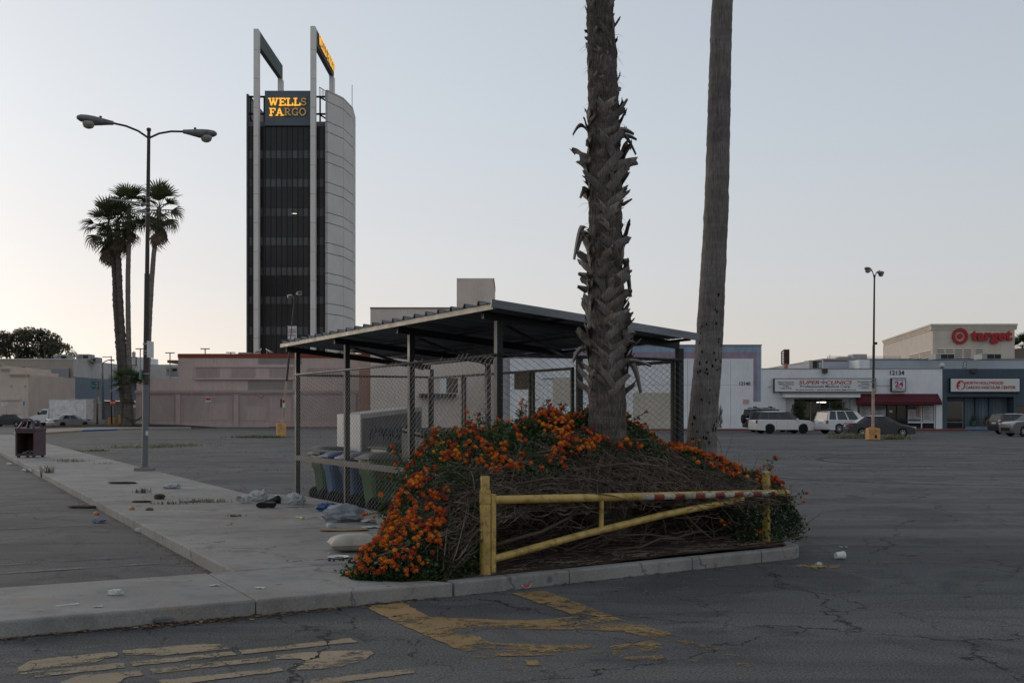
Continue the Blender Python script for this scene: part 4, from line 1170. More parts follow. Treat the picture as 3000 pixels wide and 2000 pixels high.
leaf_cloud(L1, 'leaves', LEAF, 0.030, 0.060, 1); leaf_cloud(L2, 'dark_leaves', LEAF2, 0.026, 0.055, 2)
# flower heads ------------------------------------------------------------
def flower_mesh(seed):
    rg = random.Random(seed); mb = MB(); Rr = 0.026
    for ring, (nn, th) in enumerate(((9, 78), (7, 50), (4, 24), (1, 0))):
        inner = ring >= (1, 2, 4, 1, 3, 2)[seed % 6]
        mb.cur = 1 if (inner or rg.random() < 0.2) else 0
        for k in range(nn):
            a = 2*PI*(k+0.5*ring)/nn + rg.uniform(-.15, .15); t = R(th + rg.uniform(-6, 6))
            n_ = Vector((math.sin(t)*math.cos(a), math.sin(t)*math.sin(a), math.cos(t)*0.75)).normalized()
            c = Vector((n_.x, n_.y, n_.z*0.8))*Rr*rg.uniform(0.92, 1.1); x = n_.orthogonal().normalized(); y = n_.cross(x); s = 0.0098*rg.uniform(0.85, 1.15)
            vs = [c - n_*0.004]
            for q in range(8):
                rr = s*(1.0 if q % 2 == 0 else 0.62); vs.append(c + x*rr*math.cos(q*PI/4) + y*rr*math.sin(q*PI/4) + n_*(0.002 if q % 2 == 0 else 0))
            mb.add(vs, [(0, i+1, (i+1) % 8+1) for i in range(8)])
    mb.cur = 0
    mb.lathe([(0.004, -0.012), (0.017, 0.004), (0.013, 0.012), (0.002, 0.016)], 7, (0, 0, 0))
    return mb.mesh('flower_head', ([FL_R, FL_O], [FL_R, FL_O], [FL_B, FL_R], [FL_R, FL_O], [FL_R, FL_R], [FL_O, FL_Y])[seed % 6])
FM = [flower_mesh(s) for s in range(6)]
heads = []
def put(u, v, z, tilt=0.5): heads.append((u, v, z, tilt))
for k in range(10500):
    u = rs.uniform(3.6, 9.4); vf = vfront(u); v = vf + rs.random()**1.25*(VR+0.15-vf); z = topz(u, v)
    if z is None: continue
    t = (v-vf)/(VR-vf)
    dens = np.interp(u, [3.6, 4.0, 4.6, 5.2, 5.9, 6.4, 7.2, 8.4, 9.4], [0.42, 0.45, 0.46, 0.50, 0.48, 0.38, 0.36, 0.38, 0.22])
    if leafy(u, v) < 0.55: continue
    if nz3(u, v, 2.6, 2)*1.3 + nz3(u, v, 7, 6)*0.8 + rs.gauss(0, .18) < 0.0: continue
    if rs.random() > dens: continue
    zz = z + 0.13*nz3(u, v, 3.4, 9) + rs.uniform(0.01, 0.075)
    if zz < 0.17: continue
    put(u, v - 0.03, zz)
for u, v, z in ((8.1,9.9,0.45),(8.2,9.88,0.42),(8.14,9.9,0.40),(8.35,9.95,0.62),(7.95,9.95,0.68),(8.7,10.0,0.75),(9.35,10.6,1.02),(9.3,10.5,1.05),(9.25,10.55,1.0),(9.4,10.5,1.0),(8.75,10.0,0.28),(9.5,10.4,0.6),
                (4.95,11.0,1.52),(5.05,11.05,1.50),(4.6,11.2,1.15),(4.35,11.0,1.0),(4.3,10.9,0.82),(6.25,11.3,1.85),(6.2,11.25,1.80),(6.3,11.3,1.78),(5.7,11.4,1.62),(6.0,11.4,1.6),(5.62,11.5,1.70)):
    put(u, v, z)
rs.shuffle(heads)
cp = S(0, 0)
heads.sort(key=lambda h: (S(h[0], h[1], h[2]) - Vector((0, 0, CH))).length)
rest = MB(); rg = random.Random(5); RM = [FL_R, FL_O, FL_Y, FL_B]
tips = []
for i, (u, v, z, ti) in enumerate(heads):
    # heads look outwards: towards the light above and the open side
    out = Vector((rg.gauss(-0.25, 0.5), rg.gauss(-0.75, 0.45), rg.uniform(0.35, 1.2))).normalized()
    q = Vector((0, 0, 1)).rotation_difference(out); s = rg.choice((rg.uniform(0.5, 0.75), rg.uniform(0.75, 1.05), rg.uniform(0.8, 1.12)))
    p = loc(u, v, z)
    tips.append(([p - out*0.012, p - out*0.05 + Vector((0, 0.01, -0.02)), p - out*0.07 + Vector((rg.gauss(0, .02), 0.04, -0.09))], 0.0016, 0.0022))
    if i < 300:
        o = link('flower_head', FM[rg.randrange(6)], shrub); o.location = p; o.rotation_mode = 'QUATERNION'; o.rotation_quaternion = q; o.scale = (s, s, s)
    else:
        me = FM[rg.randrange(6)]; M4 = Matrix.Translation(p) @ q.to_matrix().to_4x4() @ Matrix.Scale(s, 4)
        vs = [M4 @ v_.co for v_ in me.vertices]; off = len(rest.v); rest.v.extend([tuple(a) for a in vs])
        mi_ = [RM.index(m_) for m_ in me.materials]
        for pl in me.polygons: rest.f.append([off+j for j in pl.vertices]); rest.mi.append(mi_[pl.material_index])
if rest.v: stuff(rest.build('flower_heads', RM, shrub))
stuff(twig_mesh(tips, 'flower_stalks', LEAF2, 3))
# airy shoots that rise above the canopy or past its end
sh = []; sl = []
crest = []
for k in range(46):
    u = rs.uniform(4.4, 9.2); v = VR+rs.uniform(-0.35, 0.5) if u > 5 else vback(u)-0.15; z = topz(u, min(v, vback(u)-0.02))
    if z is None: continue
    crest.append(((u, v, z-0.05), (rs.gauss(0, 0.10), rs.gauss(-0.02, 0.08), rs.uniform(0.08, 0.26))))
for (u, v, z), (du, dv, dz) in crest + list((((9.45,10.5,0.45),(0.35,-0.1,0.30)),((9.5,10.6,0.3),(0.42,0,0.22)),((9.3,10.5,0.85),(0.10,0,0.28)),((7.55,11.2,1.45),(0.28,0,0.25)),((7.5,11.2,1.4),(0.12,0,0.3)),((6.2,11.3,1.5),(0.0,0,0.33)),((5.9,11.4,1.4),(0.08,0,0.3)),((5.75,11.4,1.35),(-0.05,0,0.32)),((4.6,10.9,0.95),(-0.28,0,0.05)),((4.25,10.4,0.6),(-0.28,0,0.05)),((3.75,9.7,0.2),(-0.16,0,0.04)),((4.9,11.0,1.28),(-0.05,0,0.28)),((5.45,11.1,1.38),(0.05,0,0.2)))):
    a = Vector((u, v, z)); d = Vector((du, dv, dz))
    for k in range(3):
        e_ = a + d*rs.uniform(0.7, 1.1) + Vector((rs.gauss(0, .07), rs.gauss(0, .07), rs.gauss(0, .05)))
        mid = (a+e_)/2 + Vector((0, 0, 0.04)); pts = [loc(*a), loc(*mid), loc(*e_)]
        sh.append((pts, 0.003, 0.0014))
        for j in range(13):
            t = rs.uniform(0.25, 1); q = pts[0].lerp(pts[1], t*2) if t < .5 else pts[1].lerp(pts[2], t*2-1); sl.append(tuple(q))
tipm = MB()
for pts, r0, r1 in sh:
    if rs.random() < 0.45:
        me = FM[rs.randrange(6)]; M4 = Matrix.Translation(pts[-1]) @ Matrix.Rotation(rs.uniform(-.7, .7), 4, 'X') @ Matrix.Rotation(rs.uniform(-.7, .7), 4, 'Y') @ Matrix.Scale(rs.uniform(0.6, 1.05), 4); off = len(tipm.v); mi_ = [RM.index(m_) for m_ in me.materials]
        tipm.v.extend([tuple(M4 @ v_.co) for v_ in me.vertices])
        for pl in me.polygons: tipm.f.append([off+j for j in pl.vertices]); tipm.mi.append(mi_[pl.material_index])
stuff(tipm.build('shoot_flowers', RM, shrub))
stuff(twig_mesh(sh, 'shoots', TWIG, 4)); leaf_cloud(sl, 'shoot_leaves', LEAF, 0.03, 0.05, 3)

# ================================================================== buildings
def wallm(name, col, streak=0.35, scale=0.5, var=0.10):
    return mat(name, col, 0.88, var, scale, 14, 0.12, 0, 0.2, 0, streak)
PINK = wallm('pink_stucco', (0.545, 0.430, 0.390)); PINKD = wallm('dusty_pink_panel', (0.410, 0.320, 0.300)); REDT = wallm('red_parapet', (0.260, 0.065, 0.042)); GREYP = wallm('grey_patch', (0.290, 0.257, 0.230), 0.1)
PINKB = wallm('pink_lower_wall', (0.460, 0.360, 0.330), 0.4)
BEIGE = wallm('beige_stucco', (0.607, 0.523, 0.455)); WHITE = wallm('white_stucco', (0.714, 0.721, 0.736), 0.25); LBLUE = wallm('pale_blue_band', (0.270, 0.344, 0.446), 0.5, 0.8, 0.2); MAUVE = wallm('mauve_band', (0.317, 0.236, 0.304), 0.5, 0.8, 0.2)
TAN = wallm('tan_patch', (0.486, 0.439, 0.358), 0.15); BOARD = mat('boarded_window', (0.085, 0.055, 0.030), 0.9, 0.4, 2, 12, 0.2)
GREYW = wallm('grey_white_wall', (0.560, 0.539, 0.511), 0.3); SLATE = wallm('slate_blue_wall', (0.189, 0.231, 0.287), 0.2); KHAKI = wallm('khaki_wall', (0.390, 0.345, 0.285), 0.3)
CHAR = wallm('charcoal_blue_wall', (0.074, 0.098, 0.126), 0.4); CHARL = wallm('blue_grey_boards', (0.137, 0.169, 0.202), 0.3); CONCW = wallm('cast_panel', (0.595, 0.578, 0.552), 0.3, 0.25, 0.08)
DKGL = glass('dark_glass', (0.012, 0.014, 0.016)); TRIMG = mat('grey_trim', (0.25, 0.25, 0.26), 0.6, 0.1); BLK = mat('black_paint', (0.012, 0.012, 0.014), 0.5, 0.1); REDK = mat('red_kerb_paint', (0.22, 0.03, 0.025), 0.8, 0.3, 2, 20, 0.1); ACM = mat('rooftop_unit', (0.33, 0.325, 0.315), 0.6, 0.15, 1, 20, 0.05); ACD = mat('rooftop_unit_grille', (0.03, 0.03, 0.032), 0.7, 0.2)
WPNT = mat('white_sign_face', (0.62, 0.62, 0.61), 0.5, 0.06, 1, 20, 0.0); REDS = mat('sign_red', (0.42, 0.022, 0.024), 0.5, 0.08, 1, 20, 0); NAVY = mat('sign_navy', (0.03, 0.075, 0.19), 0.5, 0.08, 1, 20, 0); DKG = mat('sign_dark', (0.05, 0.05, 0.055), 0.6, 0.1, 1, 20, 0); PINKS = mat('sign_magenta', (0.40, 0.03, 0.12), 0.5, 0.08, 1, 20, 0)

class Fac:
    """a facade facing the camera at distance Y: part rectangles given in photograph pixels"""
    def __init__(s, root, Y): s.r = root; s.Y = Y; s.l = root.location
    def box(s, name, m, x0, y0, x1, y1, front=0.0, depth=0.2, parent=None):
        """x/y in pixels (y1 lower edge); front metres towards the camera"""
        Y = s.Y
        a = P(x0, y1, Y); b_ = P(x1, y0, Y); l = s.l
        pr = parent or s.r
        return MB().box(a.x-l.x, Y-front-l.y, max(a.z, 0.0)-l.z, b_.x-l.x, Y-front+depth-l.y, b_.z-l.z).build(name, m, pr)
    def text(s, txt, m, xc, yc, wpx, hpx, front=0.05, parent=None, **k):
        p = P(xc, yc, s.Y)
        return text(txt, m, (p.x-s.l.x, s.Y-front-s.l.y, p.z-s.l.z), parent or s.r, width=wpx*s.Y/F if wpx else None, height=hpx*s.Y/F if hpx else None, ext=0.012, **k)
def bld(name, label, cat, px, Y, group=None):
    return thing(name, label, cat, (pX(px, Y), Y, 0), 0, group)

# ---- pink shop building ---------------------------------------------------
Y1 = 123.0
b1 = bld('shop_building', 'low pink stucco building with red parapet and boarded upper windows', 'building', 740, Y1); f1 = Fac(b1, Y1)
f1.box('upper_wall', PINK, 522, 1048, 1083, 1143, 0, 22)
f1.box('parapet', REDT, 521, 1036, 1084, 1048, 0.08, 22.2)
f1.box('side_wall', PINK, 400, 1109, 522, 1143, -0.02, 18)
f1.box('lower_wall', PINKB, 398, 1156, 1083, 1262, 0.0, 18)
f1.box('cornice', PINKD, 397, 1143, 1084, 1151, 0.28, 0.6)
f1.box('cornice', PINKB, 398, 1151, 1084, 1156, 0.10, 0.4)
for a, b_ in ((516, 530), (686, 700), (858, 872), (410, 416), (1030, 1044)): f1.box('pilaster', PINKB, a, 1156, b_, 1262, 0.22, 0.24)
f1.box('plinth', PINKB, 400, 1237, 1083, 1262, 0.07, 0.1)
for a, b_ in ((532, 684), (702, 856), (874, 1028), (418, 514)): f1.box('panel', PINKD, a+2, 1162, b_-2, 1234, 0.035, 0.06)
f1.box('panel', PINKB, 617, 1180, 668, 1228, 0.05, 0.03); f1.box('panel', PINKB, 720, 1190, 780, 1230, 0.05, 0.03); f1.box('panel', PINKB, 791, 1165, 856, 1235, 0.05, 0.03)
win = f1.box('window_surround', PINK, 571, 1072, 862, 1111, 0.16, 0.17)
f1.box('window_sill', PINK, 571, 1106, 862, 1112, 0.30, 0.15)
f1.box('window_head', PINK, 571, 1071, 862, 1076, 0.28, 0.13)
for a, b_ in ((576, 645), (680, 749), (790, 858)): f1.box('boarded_window', PINKD, a, 1077, b_, 1105, 0.20, 0.05)
f1.box('boarded_window', PINKD, 900, 1078, 935, 1105, 0.05, 0.06); f1.box('boarded_window', PINKD, 935.5, 1078, 1000, 1105, 0.05, 0.06)
f1.box('paint_patch', GREYP, 757, 1045, 884, 1067, 0.012, 0.02); f1.box('paint_patch', GREYP, 726, 1114, 858, 1142, 0.012, 0.02)
f1.box('light_box', PINKD, 762, 1157, 770, 1163, 0.3, 0.3)
f1.box('canopy', wallm('pink_canopy', (0.24, 0.12, 0.09)), 494, 1055, 522, 1063, 0.5, 6)
ns = f1.box('notice', WPNT, 602, 1163, 619, 1177, 0.075, 0.03); f1.box('notice_band', REDS, 603, 1165, 618, 1172, 0.085, 0.009, ns)
f1.box('rooftop_unit', ACM, 685, 1029, 717, 1037, -2, 3)
kb = bld('kerb', 'low kerb with red paint along the foot of the pink building', 'kerb', 740, Y1-2); kf = Fac(kb, Y1-2.0)
kf.box('kerb_stone', CONC, 400, 1250.2, 787, 1254, 0, 2.0); kf.box('kerb_stone', REDK, 787.2, 1250.2, 1420, 1254, 0, 2.0)
# far car-park lamp posts seen over its roof
for i, (px, py) in enumerate(((601, 1022), (498, 1034), (411, 1022), (676, 1033))):
    t = thing('lamp_post', ('far slim lamp post over the middle of the pink building roof', 'far slim lamp post over the low left wing of the pink building', 'far slim lamp post showing beside the tall left street light', 'far slim lamp post top left of the dark tower foot')[i], 'lamp post', (pX(px, 170), 170, 0), 0, 'far car-park lamp posts')
    zt = pZ(py, 170); MB().tube([(0, 0, 0), (0, 0, zt)], 0.09, 6).build('pole', ACM, t); MB().box(-0.7, -0.15, zt-0.05, 0.7, 0.15, zt+0.1).build('lamp_head', ACM, t)

# ---- beige hall and its tower, then the white shop 12140 ------------------
Y2 = 116.0
b2 = bld('hall_building', 'tall plain beige hall with flaking paint behind the enclosure roof', 'building', 1270, Y2); f2 = Fac(b2, Y2)
f2.box('wall', BEIGE, 1085, 904, 1462, 1262, 0, 30); f2.box('parapet', wallm('brown_cap', (0.22, 0.14, 0.11)), 1084, 900, 1463, 904, 0.06, 30.1)
f2.box('side_strip', wallm('rusty_brick', (0.260, 0.137, 0.091)), 1050, 1075, 1085, 1262, -0.5, 10)
for a, b_, c, d in ((1105, 915, 1150, 935), (1170, 920, 1240, 940), (1260, 912, 1330, 935)): f2.box('paint_patch', wallm('pale_patch', (0.598, 0.533, 0.481), 0.1), a, b_, c, d, 0.012, 0.02)
f2.box('boarded_window', BOARD, 1308, 1107, 1342, 1151, 0.05, 0.1); f2.box('window_frame', WHITE, 1288, 1104, 1346, 1154, 0.02, 0.03)
aw = f2.box('awning_bar', BLK, 1230, 1153, 1337, 1165, 0.8, 0.8); 
f2.box('base_band', REDK, 1085, 1256, 1462, 1262, 0.05, 0.1)
tw = thing('stair_tower', 'square beige stair tower with peeling paint above the hall roof', 'tower', (pX(1392, 121), 121, 0), 0)
a = P(1338, 815, 121); b_ = P(1447, 815, 121)
MB().box(a.x-tw.location.x, 0, 0, b_.x-tw.location.x, 9.5, a.z).build('wall', BEIGE, tw)
MB().box(b_.x-tw.location.x-0.02, -0.05, a.z-0.5, b_.x-tw.location.x+0.03, 9.55, a.z+0.02).build('edge_trim', REDT, tw)
MB().prism([(a.x-tw.location.x+0.1, 11.6), (a.x-tw.location.x+1.1, 12.4), (a.x-tw.location.x+1.7, 14.2), (a.x-tw.location.x+0.8, 14.9), (a.x-tw.location.x+0.1, 15.2)], -0.02, -0.008, 'xz').build('paint_patch', MATS['pale_patch'], tw)
MB().prism([(b_.x-tw.location.x-1.2, 14.2), (b_.x-tw.location.x-0.1, 13.2), (b_.x-tw.location.x-0.1, 15.6), (b_.x-tw.location.x-0.8, 15.3)], -0.02, -0.008, 'xz').build('paint_patch', MATS['pale_patch'], tw)

Y3 = 104.0
b3 = bld('shop_building', 'white stucco shop numbered 12140 with faded blue and mauve painted frame', 'building', 1860, Y3); f3 = Fac(b3, Y3)
f3.box('wall', WHITE, 1494, 1011, 2231, 1262, 0, 26)
f3.box('return_wall', wallm('lilac_return', (0.390, 0.364, 0.390)), 1446, 1045, 1494, 1262, -0.6, 20)
f3.box('painted_band', LBLUE, 1494, 1012, 2229, 1031, 0.012, 0.02); f3.box('painted_band', LBLUE, 2219, 1031.2, 2229, 1176, 0.012, 0.02)
f3.box('painted_band', MAUVE, 1494, 1031.2, 2218.8, 1050, 0.012, 0.02); f3.box('painted_band', MAUVE, 2207, 1050.2, 2218.8, 1176, 0.012, 0.02)
f3.box('coping', TRIMG, 1492, 1009, 2232, 1012, 0.08, 26.2)
for x in (2014, 2140): f3.box('expansion_joint', TRIMG, x, 1051, x+0.8, 1253, 0.004, 0.01)
f3.box('expansion_joint', TRIMG, 1500, 1127, 2206, 1127.6, 0.005, 0.01)
f3.text('12140', BLK, 2182, 1123, 32, 10, bold=0.012)
nt_ = f3.box('notice', WPNT, 2176, 1169, 2195, 1183, 0.05, 0.05)
for k in range(4): f3.box('notice_band', REDS, 2177, 1169.8+k*3.4, 2194, 1171.4+k*3.4, 0.056, 0.006, nt_)
f3.box('boarded_window', BOARD, 1507, 1090, 1548, 1140, 0.05, 0.1)
f3.box('boarded_door', TAN, 1620, 1105, 1680, 1188, 0.05, 0.1); f3.box('pipe', TRIMG, 1590, 1107, 1622, 1109.5, 0.1, 0.1)
f3.box('tan_panel', TAN, 1855, 1150, 1988, 1258, 0.03, 0.05)
ar = MB(); pts = [(1540, 1258), (1540, 1186), (1543, 1176), (1552, 1170), (1580, 1169)]
ar.tube([P(x, y, Y3)-b3.location+Vector((0, -0.05, 0)) for x, y in pts], 0.05, 5); ar.build('conduit', TRIMG, b3, True)
f3.box('base_band', REDK, 1500, 1257.4, 2231, 1260, 0.9, 0.2); f3.box('step', CONC, 1500, 1254.4, 2231, 1260, 0.69, 0.69)
f3.box('rooftop_unit', ACM, 1852, 1000, 1890, 1012, -3, 3)
# ivy stems
iv = MB(); rg = random.Random(12)
for k in range(7):
    x = 2106+rg.uniform(-3, 12); pts = []
    for j in range(10): pts.append(P(x+rg.uniform(-3, 3)+3*math.sin(j*.7+k), 1252-j*rg.uniform(5, 7.5), Y3)-b3.location+Vector((0, -0.04, 0)))
    iv.tube(pts, 0.022, 3)
iv.build('dry_vine', mat('dry_vine', (0.10, 0.06, 0.045), 0.9), b3)

# ---- clinic 12134 ----------------------------------------------------------
b4 = bld('clinic_building', 'pale grey clinic numbered 12134 with long sign and dark red awning', 'building', 2490, Y3); f4 = Fac(b4, Y3)
f4.box('parapet_wall', WHITE, 2231.2, 1080, 2761, 1168, 0, 14); f4.box('coping', TRIMG, 2231.2, 1078.5, 2761, 1080.5, 0.06, 14.1)
f4.box('wall', WHITE, 2231.2, 1168, 2303, 1262, 0.0, 14); f4.box('wall', WHITE, 2492, 1168, 2509, 1262, 0.0, 14); f4.box('wall', WHITE, 2742, 1168, 2761, 1262, 0.0, 14)
f4.box('back_wall', wallm('interior_beige', (0.504, 0.456, 0.372), 0.1), 2303, 1150, 2742, 1262, -5.5, 0.3)
f4.box('shop_floor', TRIMG, 2303, 1253, 2742, 1262, -0.4, 5.2)
f4.box('entry_wall', WHITE, 2303, 1168, 2330, 1262, -0.4, 0.3); f4.box('entry_wall', WHITE, 2470, 1168, 2492, 1262, -0.4, 0.3)
f4.box('fascia_beam', WHITE, 2290, 1154, 2508, 1164, 1.3, 1.3); f4.box('fascia_beam', TRIMG, 2288, 1151, 2510, 1154, 1.4, 1.4)
CLG = glass('shop_glass', (0.02, 0.022, 0.024), 0.55)
for a, b_ in ((2332, 2377), (2379, 2405), (2407, 2434), (2436, 2469)): f4.box('window_pane', CLG, a, 1178 if a > 2400 else 1170, b_, 1252, -0.45, 0.03)
for x in (2330, 2377, 2405, 2434, 2469): f4.box('mullion', TRIMG, x-0.2, 1168, x+2, 1254, -0.40, 0.08)
f4.box('transom', BLK, 2330, 1165, 2470, 1177, -0.38, 0.06)
f4.box('door_bar', TRIMG, 2379, 1236, 2405, 1238, -0.42, 0.05)
cl = f4.box('ceiling_tube', mat('lit_tube', (1, 0.95, 0.85), emit=3.0), 2407, 1176, 2434, 1178.5, -1.6, 0.12)
for a, b_ in ((2509, 2560), (2597, 2626), (2628, 2655)): f4.box('window_pane', CLG, a+1, 1188, b_-1, 1253, -0.05, 0.03)
for a, b_, t in ((2519, 2552, 0), (2562, 2595, 1), (2660, 2698, 2), (2704, 2735, 3)):
    pn = f4.box('poster', mat('poster_white', (0.42, 0.42, 0.43), 0.6, 0.06), a, 1188, b_, 1236, -0.02, 0.02)
    if t == 2:
        f4.box('poster_print', mat('poster_blue', (0.06, 0.07, 0.17), 0.6), a+1, 1190, a+24, 1199, -0.015, 0.004, pn); f4.box('poster_print', MATS['poster_blue'], a+1, 1228, b_-1, 1233, -0.015, 0.004, pn)
        lg = MB()
        for dx in (0, 5):
            pts = [P(a+25+dx, 1189, Y3), P(a+27+dx*1.1, 1200, Y3), P(a+26+dx*1.2, 1210, Y3), P(a+27+dx*1.3, 1220, Y3), P(a+31+dx*1.3, 1222, Y3)]
            lg.tube([p-b4.location+Vector((0, 0.012, 0)) for p in pts], [0.13, 0.12, 0.08, 0.05, 0.04], 6)
        lg.build('poster_print', mat('poster_skin', (0.33, 0.20, 0.13), 0.6), pn)
    if t == 1: f4.box('poster_print', mat('poster_teal', (0.14, 0.22, 0.21), 0.6), a+2, 1190, b_-2, 1200, -0.015, 0.004, pn)
    for k in range(9):
        f4.box('poster_line', DKG if k not in (0, 5) else REDS, a+4, 1203+k*3.2 if t == 2 else 1191+k*4.4, a+4+(b_-a)*(0.35+0.3*((k*37) % 10)/10), 1204+k*3.2 if t == 2 else 1192.2+k*4.4, -0.013, 0.003, pn)
for x in (2509, 2558, 2597, 2626, 2655, 2699, 2737): f4.box('mullion', BLK if x in (2597, 2626, 2655) else WHITE, x, 1186, x+2.6, 1254, 0.0, 0.1)
f4.box('sill', WHITE, 2660, 1236, 2740, 1238.5, 0.02, 0.1); f4.box('sill', WHITE, 2511, 1236, 2597, 1238.5, 0.02, 0.1)
for a, b_ in ((2660, 2697), (2702, 2736), (2511, 2595)): f4.box('window_pane', CLG, a, 1239, b_, 1253, -0.05, 0.03)
f4.box('door_notice', WPNT, 2606, 1201, 2615, 1208, -0.03, 0.01)
chairs = MB()
for k in range(14):
    x = 2662+k*5.6; chairs.bar(P(x, 1252, Y3+0.6)-b4.location, P(x+2.4, 1240, Y3+0.6)-b4.location, 0.05, 0.05)
chairs.build('rack', ACM, b4)
# awning: sloping cloth with end cheek
awl = b4.location; y0 = 1153; y1 = 1177; y2 = 1186
aa = P(2509, y0, Y3); bb = P(2748, y0, Y3); ca = P(2508, y1, Y3-1.5); cb = P(2760, y1, Y3-1.5); da = P(2508, y2, Y3-1.5); db = P(2760, y2, Y3-1.5)
MAROON = mat('maroon_awning', (0.075, 0.010, 0.016), 0.8, 0.12, 1, 30, 0.05)
aw = MB(); q = [aa, bb, cb, ca, da, db, P(2508, y1, Y3), P(2760, y1, Y3)]
q = [p-awl for p in q]
aw.add(q, [(0, 1, 2, 3), (3, 2, 5, 4), (0, 3, 6), (1, 7, 2)]); aw.build('awning', MAROON, b4)
def signbox(fac, x0, y0, x1, y1, name='sign_box', dep=0.35, edge=2.2):
    s_ = fac.box(name, BLK, x0, y0, x1, y1, dep, dep-0.01); fc = fac.box('sign_face', WPNT, x0+edge, y0+edge, x1-edge, y1-edge, dep+0.02, 0.02, s_)
    return s_
sg = signbox(f4, 2265, 1108, 2563, 1149)
def st(txt, m, xc, yc, wp, hp, par, fr=0.375, fac=f4, **k): return fac.text(txt, m, xc, yc, wp, hp, fr+0.01, par, **k)
st('SUPER', REDS, 2367, 1120, 60, 11, sg, bold=0.01, shear=0.25); st('CLINICS', REDS, 2455, 1120, 76, 11, sg, bold=0.01, shear=0.25)
f4.box('cross', mat('sign_pale_blue', (0.22, 0.30, 0.45)), 2407, 1112.5, 2411, 1119, 0.386, 0.006, sg); f4.box('cross', mat('sign_pale_red', (0.45, 0.20, 0.20)), 2407, 1119.2, 2411, 1126, 0.386, 0.006, sg); f4.box('cross', MATS['sign_pale_blue'], 2400.5, 1117, 2406.8, 1121.5, 0.386, 0.006, sg); f4.box('cross', MATS['sign_pale_red'], 2411.2, 1117, 2417, 1121.5, 0.386, 0.006, sg)
st('Professionals Medical Corp.', NAVY, 2415.5, 1132.5, 147, 10, sg, bold=0.004); st('PH: (818) 762-8702  \u2022  SERVICIO DE 24 HORAS: (888) 652-1414', DKG, 2416, 1142.4, 175, 5.5, sg)
for k, tx in enumerate(('Nunca Cerramos.', 'Abierto 24 Horas', '7 Dias', 'Todo el A\u00f1o')): st(tx, DKG, 2300, 1119+k*6, (47, 44, 15, 32)[k], 4.6, sg)
for k, tx in enumerate(('No necesita cita.', 'Tomamos', 'algunos seguros', 'medicos')): st(tx, DKG, 2531, 1117.5+k*6, (45, 26, 43, 23)[k], 4.4, sg)
f4.text('12134', BLK, 2628, 1091.5, 42, 13, bold=0.012)
s24 = signbox(f4, 2608, 1107, 2650, 1147)
st('LA CLINICA MEDICA', NAVY, 2629, 1113, 35, 3.4, s24); st('24', PINKS, 2630, 1125, 25, 16, s24, bold=0.03); st('la', PINKS, 2615.5, 1123, 3, 3, s24); st('HORAS', PINKS, 2629.5, 1136, 19, 4, s24, bold=0.01); st('A BAJOS COSTOS', NAVY, 2629, 1141, 36, 3.6, s24, bold=0.008)
f4.box('floodlight', mat('bronze_fitting', (0.06, 0.05, 0.045), 0.6), 2408, 1080, 2421, 1093, 0.45, 0.4); f4.box('conduit', TRIMG, 2563, 1128.6, 2608, 1130, 0.04, 0.04)
MB().lathe([(0.02, 0), (0.12, 0.02), (0.10, 0.12), (0.03, 0.16)], 10, P(2254, 1126, Y3)-b4.location+Vector((0, -0.15, -0.2))).build('security_camera', WPNT, b4, True)
# seated person behind the glass door
pz = thing('person', 'person in grey jacket sitting inside the clinic door', 'person', (pX(2640, Y3+1.1), Y3+1.1, 0), 0)
bm = bmesh.new()
me = bpy.data.meshes.new('body')
V_ = [(0, 0, .50, .17), (0, .02, .78, .17), (0, .03, 1.02, .19), (0, .02, 1.14, .07), (0, 0, 1.28, .105), (0, -.02, 1.38, .085), (.22, .02, 1.0, .065), (.27, -.06, .76, .05), (.12, -.26, .66, .042), (-.22, .02, 1.0, .065), (-.27, -.06, .76, .05), (-.12, -.26, .66, .042), (.10, -.42, .50, .085), (.11, -.46, .10, .055), (.11, -.60, .05, .05), (-.10, -.42, .50, .085), (-.11, -.46, .10, .055), (-.11, -.60, .05, .05)]
me.from_pydata([v[:3] for v in V_], [(0,1),(1,2),(2,3),(3,4),(4,5),(2,6),(6,7),(7,8),(2,9),(9,10),(10,11),(0,12),(12,13),(13,14),(0,15),(15,16),(16,17)], [])
po = link('body', me, pz, None, R(35)); me.materials.append(mat('grey_jacket', (0.11, 0.115, 0.12), 0.9))
md = po.modifiers.new('skin', 'SKIN'); sk = me.skin_vertices[0].data
for i, v in enumerate(V_): sk[i].radius = (v[3], v[3])
sk[0].use_root = True
po.modifiers.new('sub', 'SUBSURF').levels = 1
MB().lathe([(0.02, 1.44), (0.09, 1.42), (0.115, 1.34), (0.11, 1.28), (0.08, 1.25)], 10, (0, 0.02, 0)).build('hair', BLK, pz, True)
st_ = thing('stool', 'dark stool under the person inside the clinic', 'stool', (pz.location.x, pz.location.y+0.02, 0)); MB().lathe([(0.18, 0.30), (0.2, 0.33), (0.18, 0.36)], 12, (0, 0, 0)).build('seat', BLK, st_); MB().lathe([(0.15, 0.07), (0.03, 0.1), (0.03, 0.30)], 10, (0, 0, 0)).build('stem', BLK, st_)

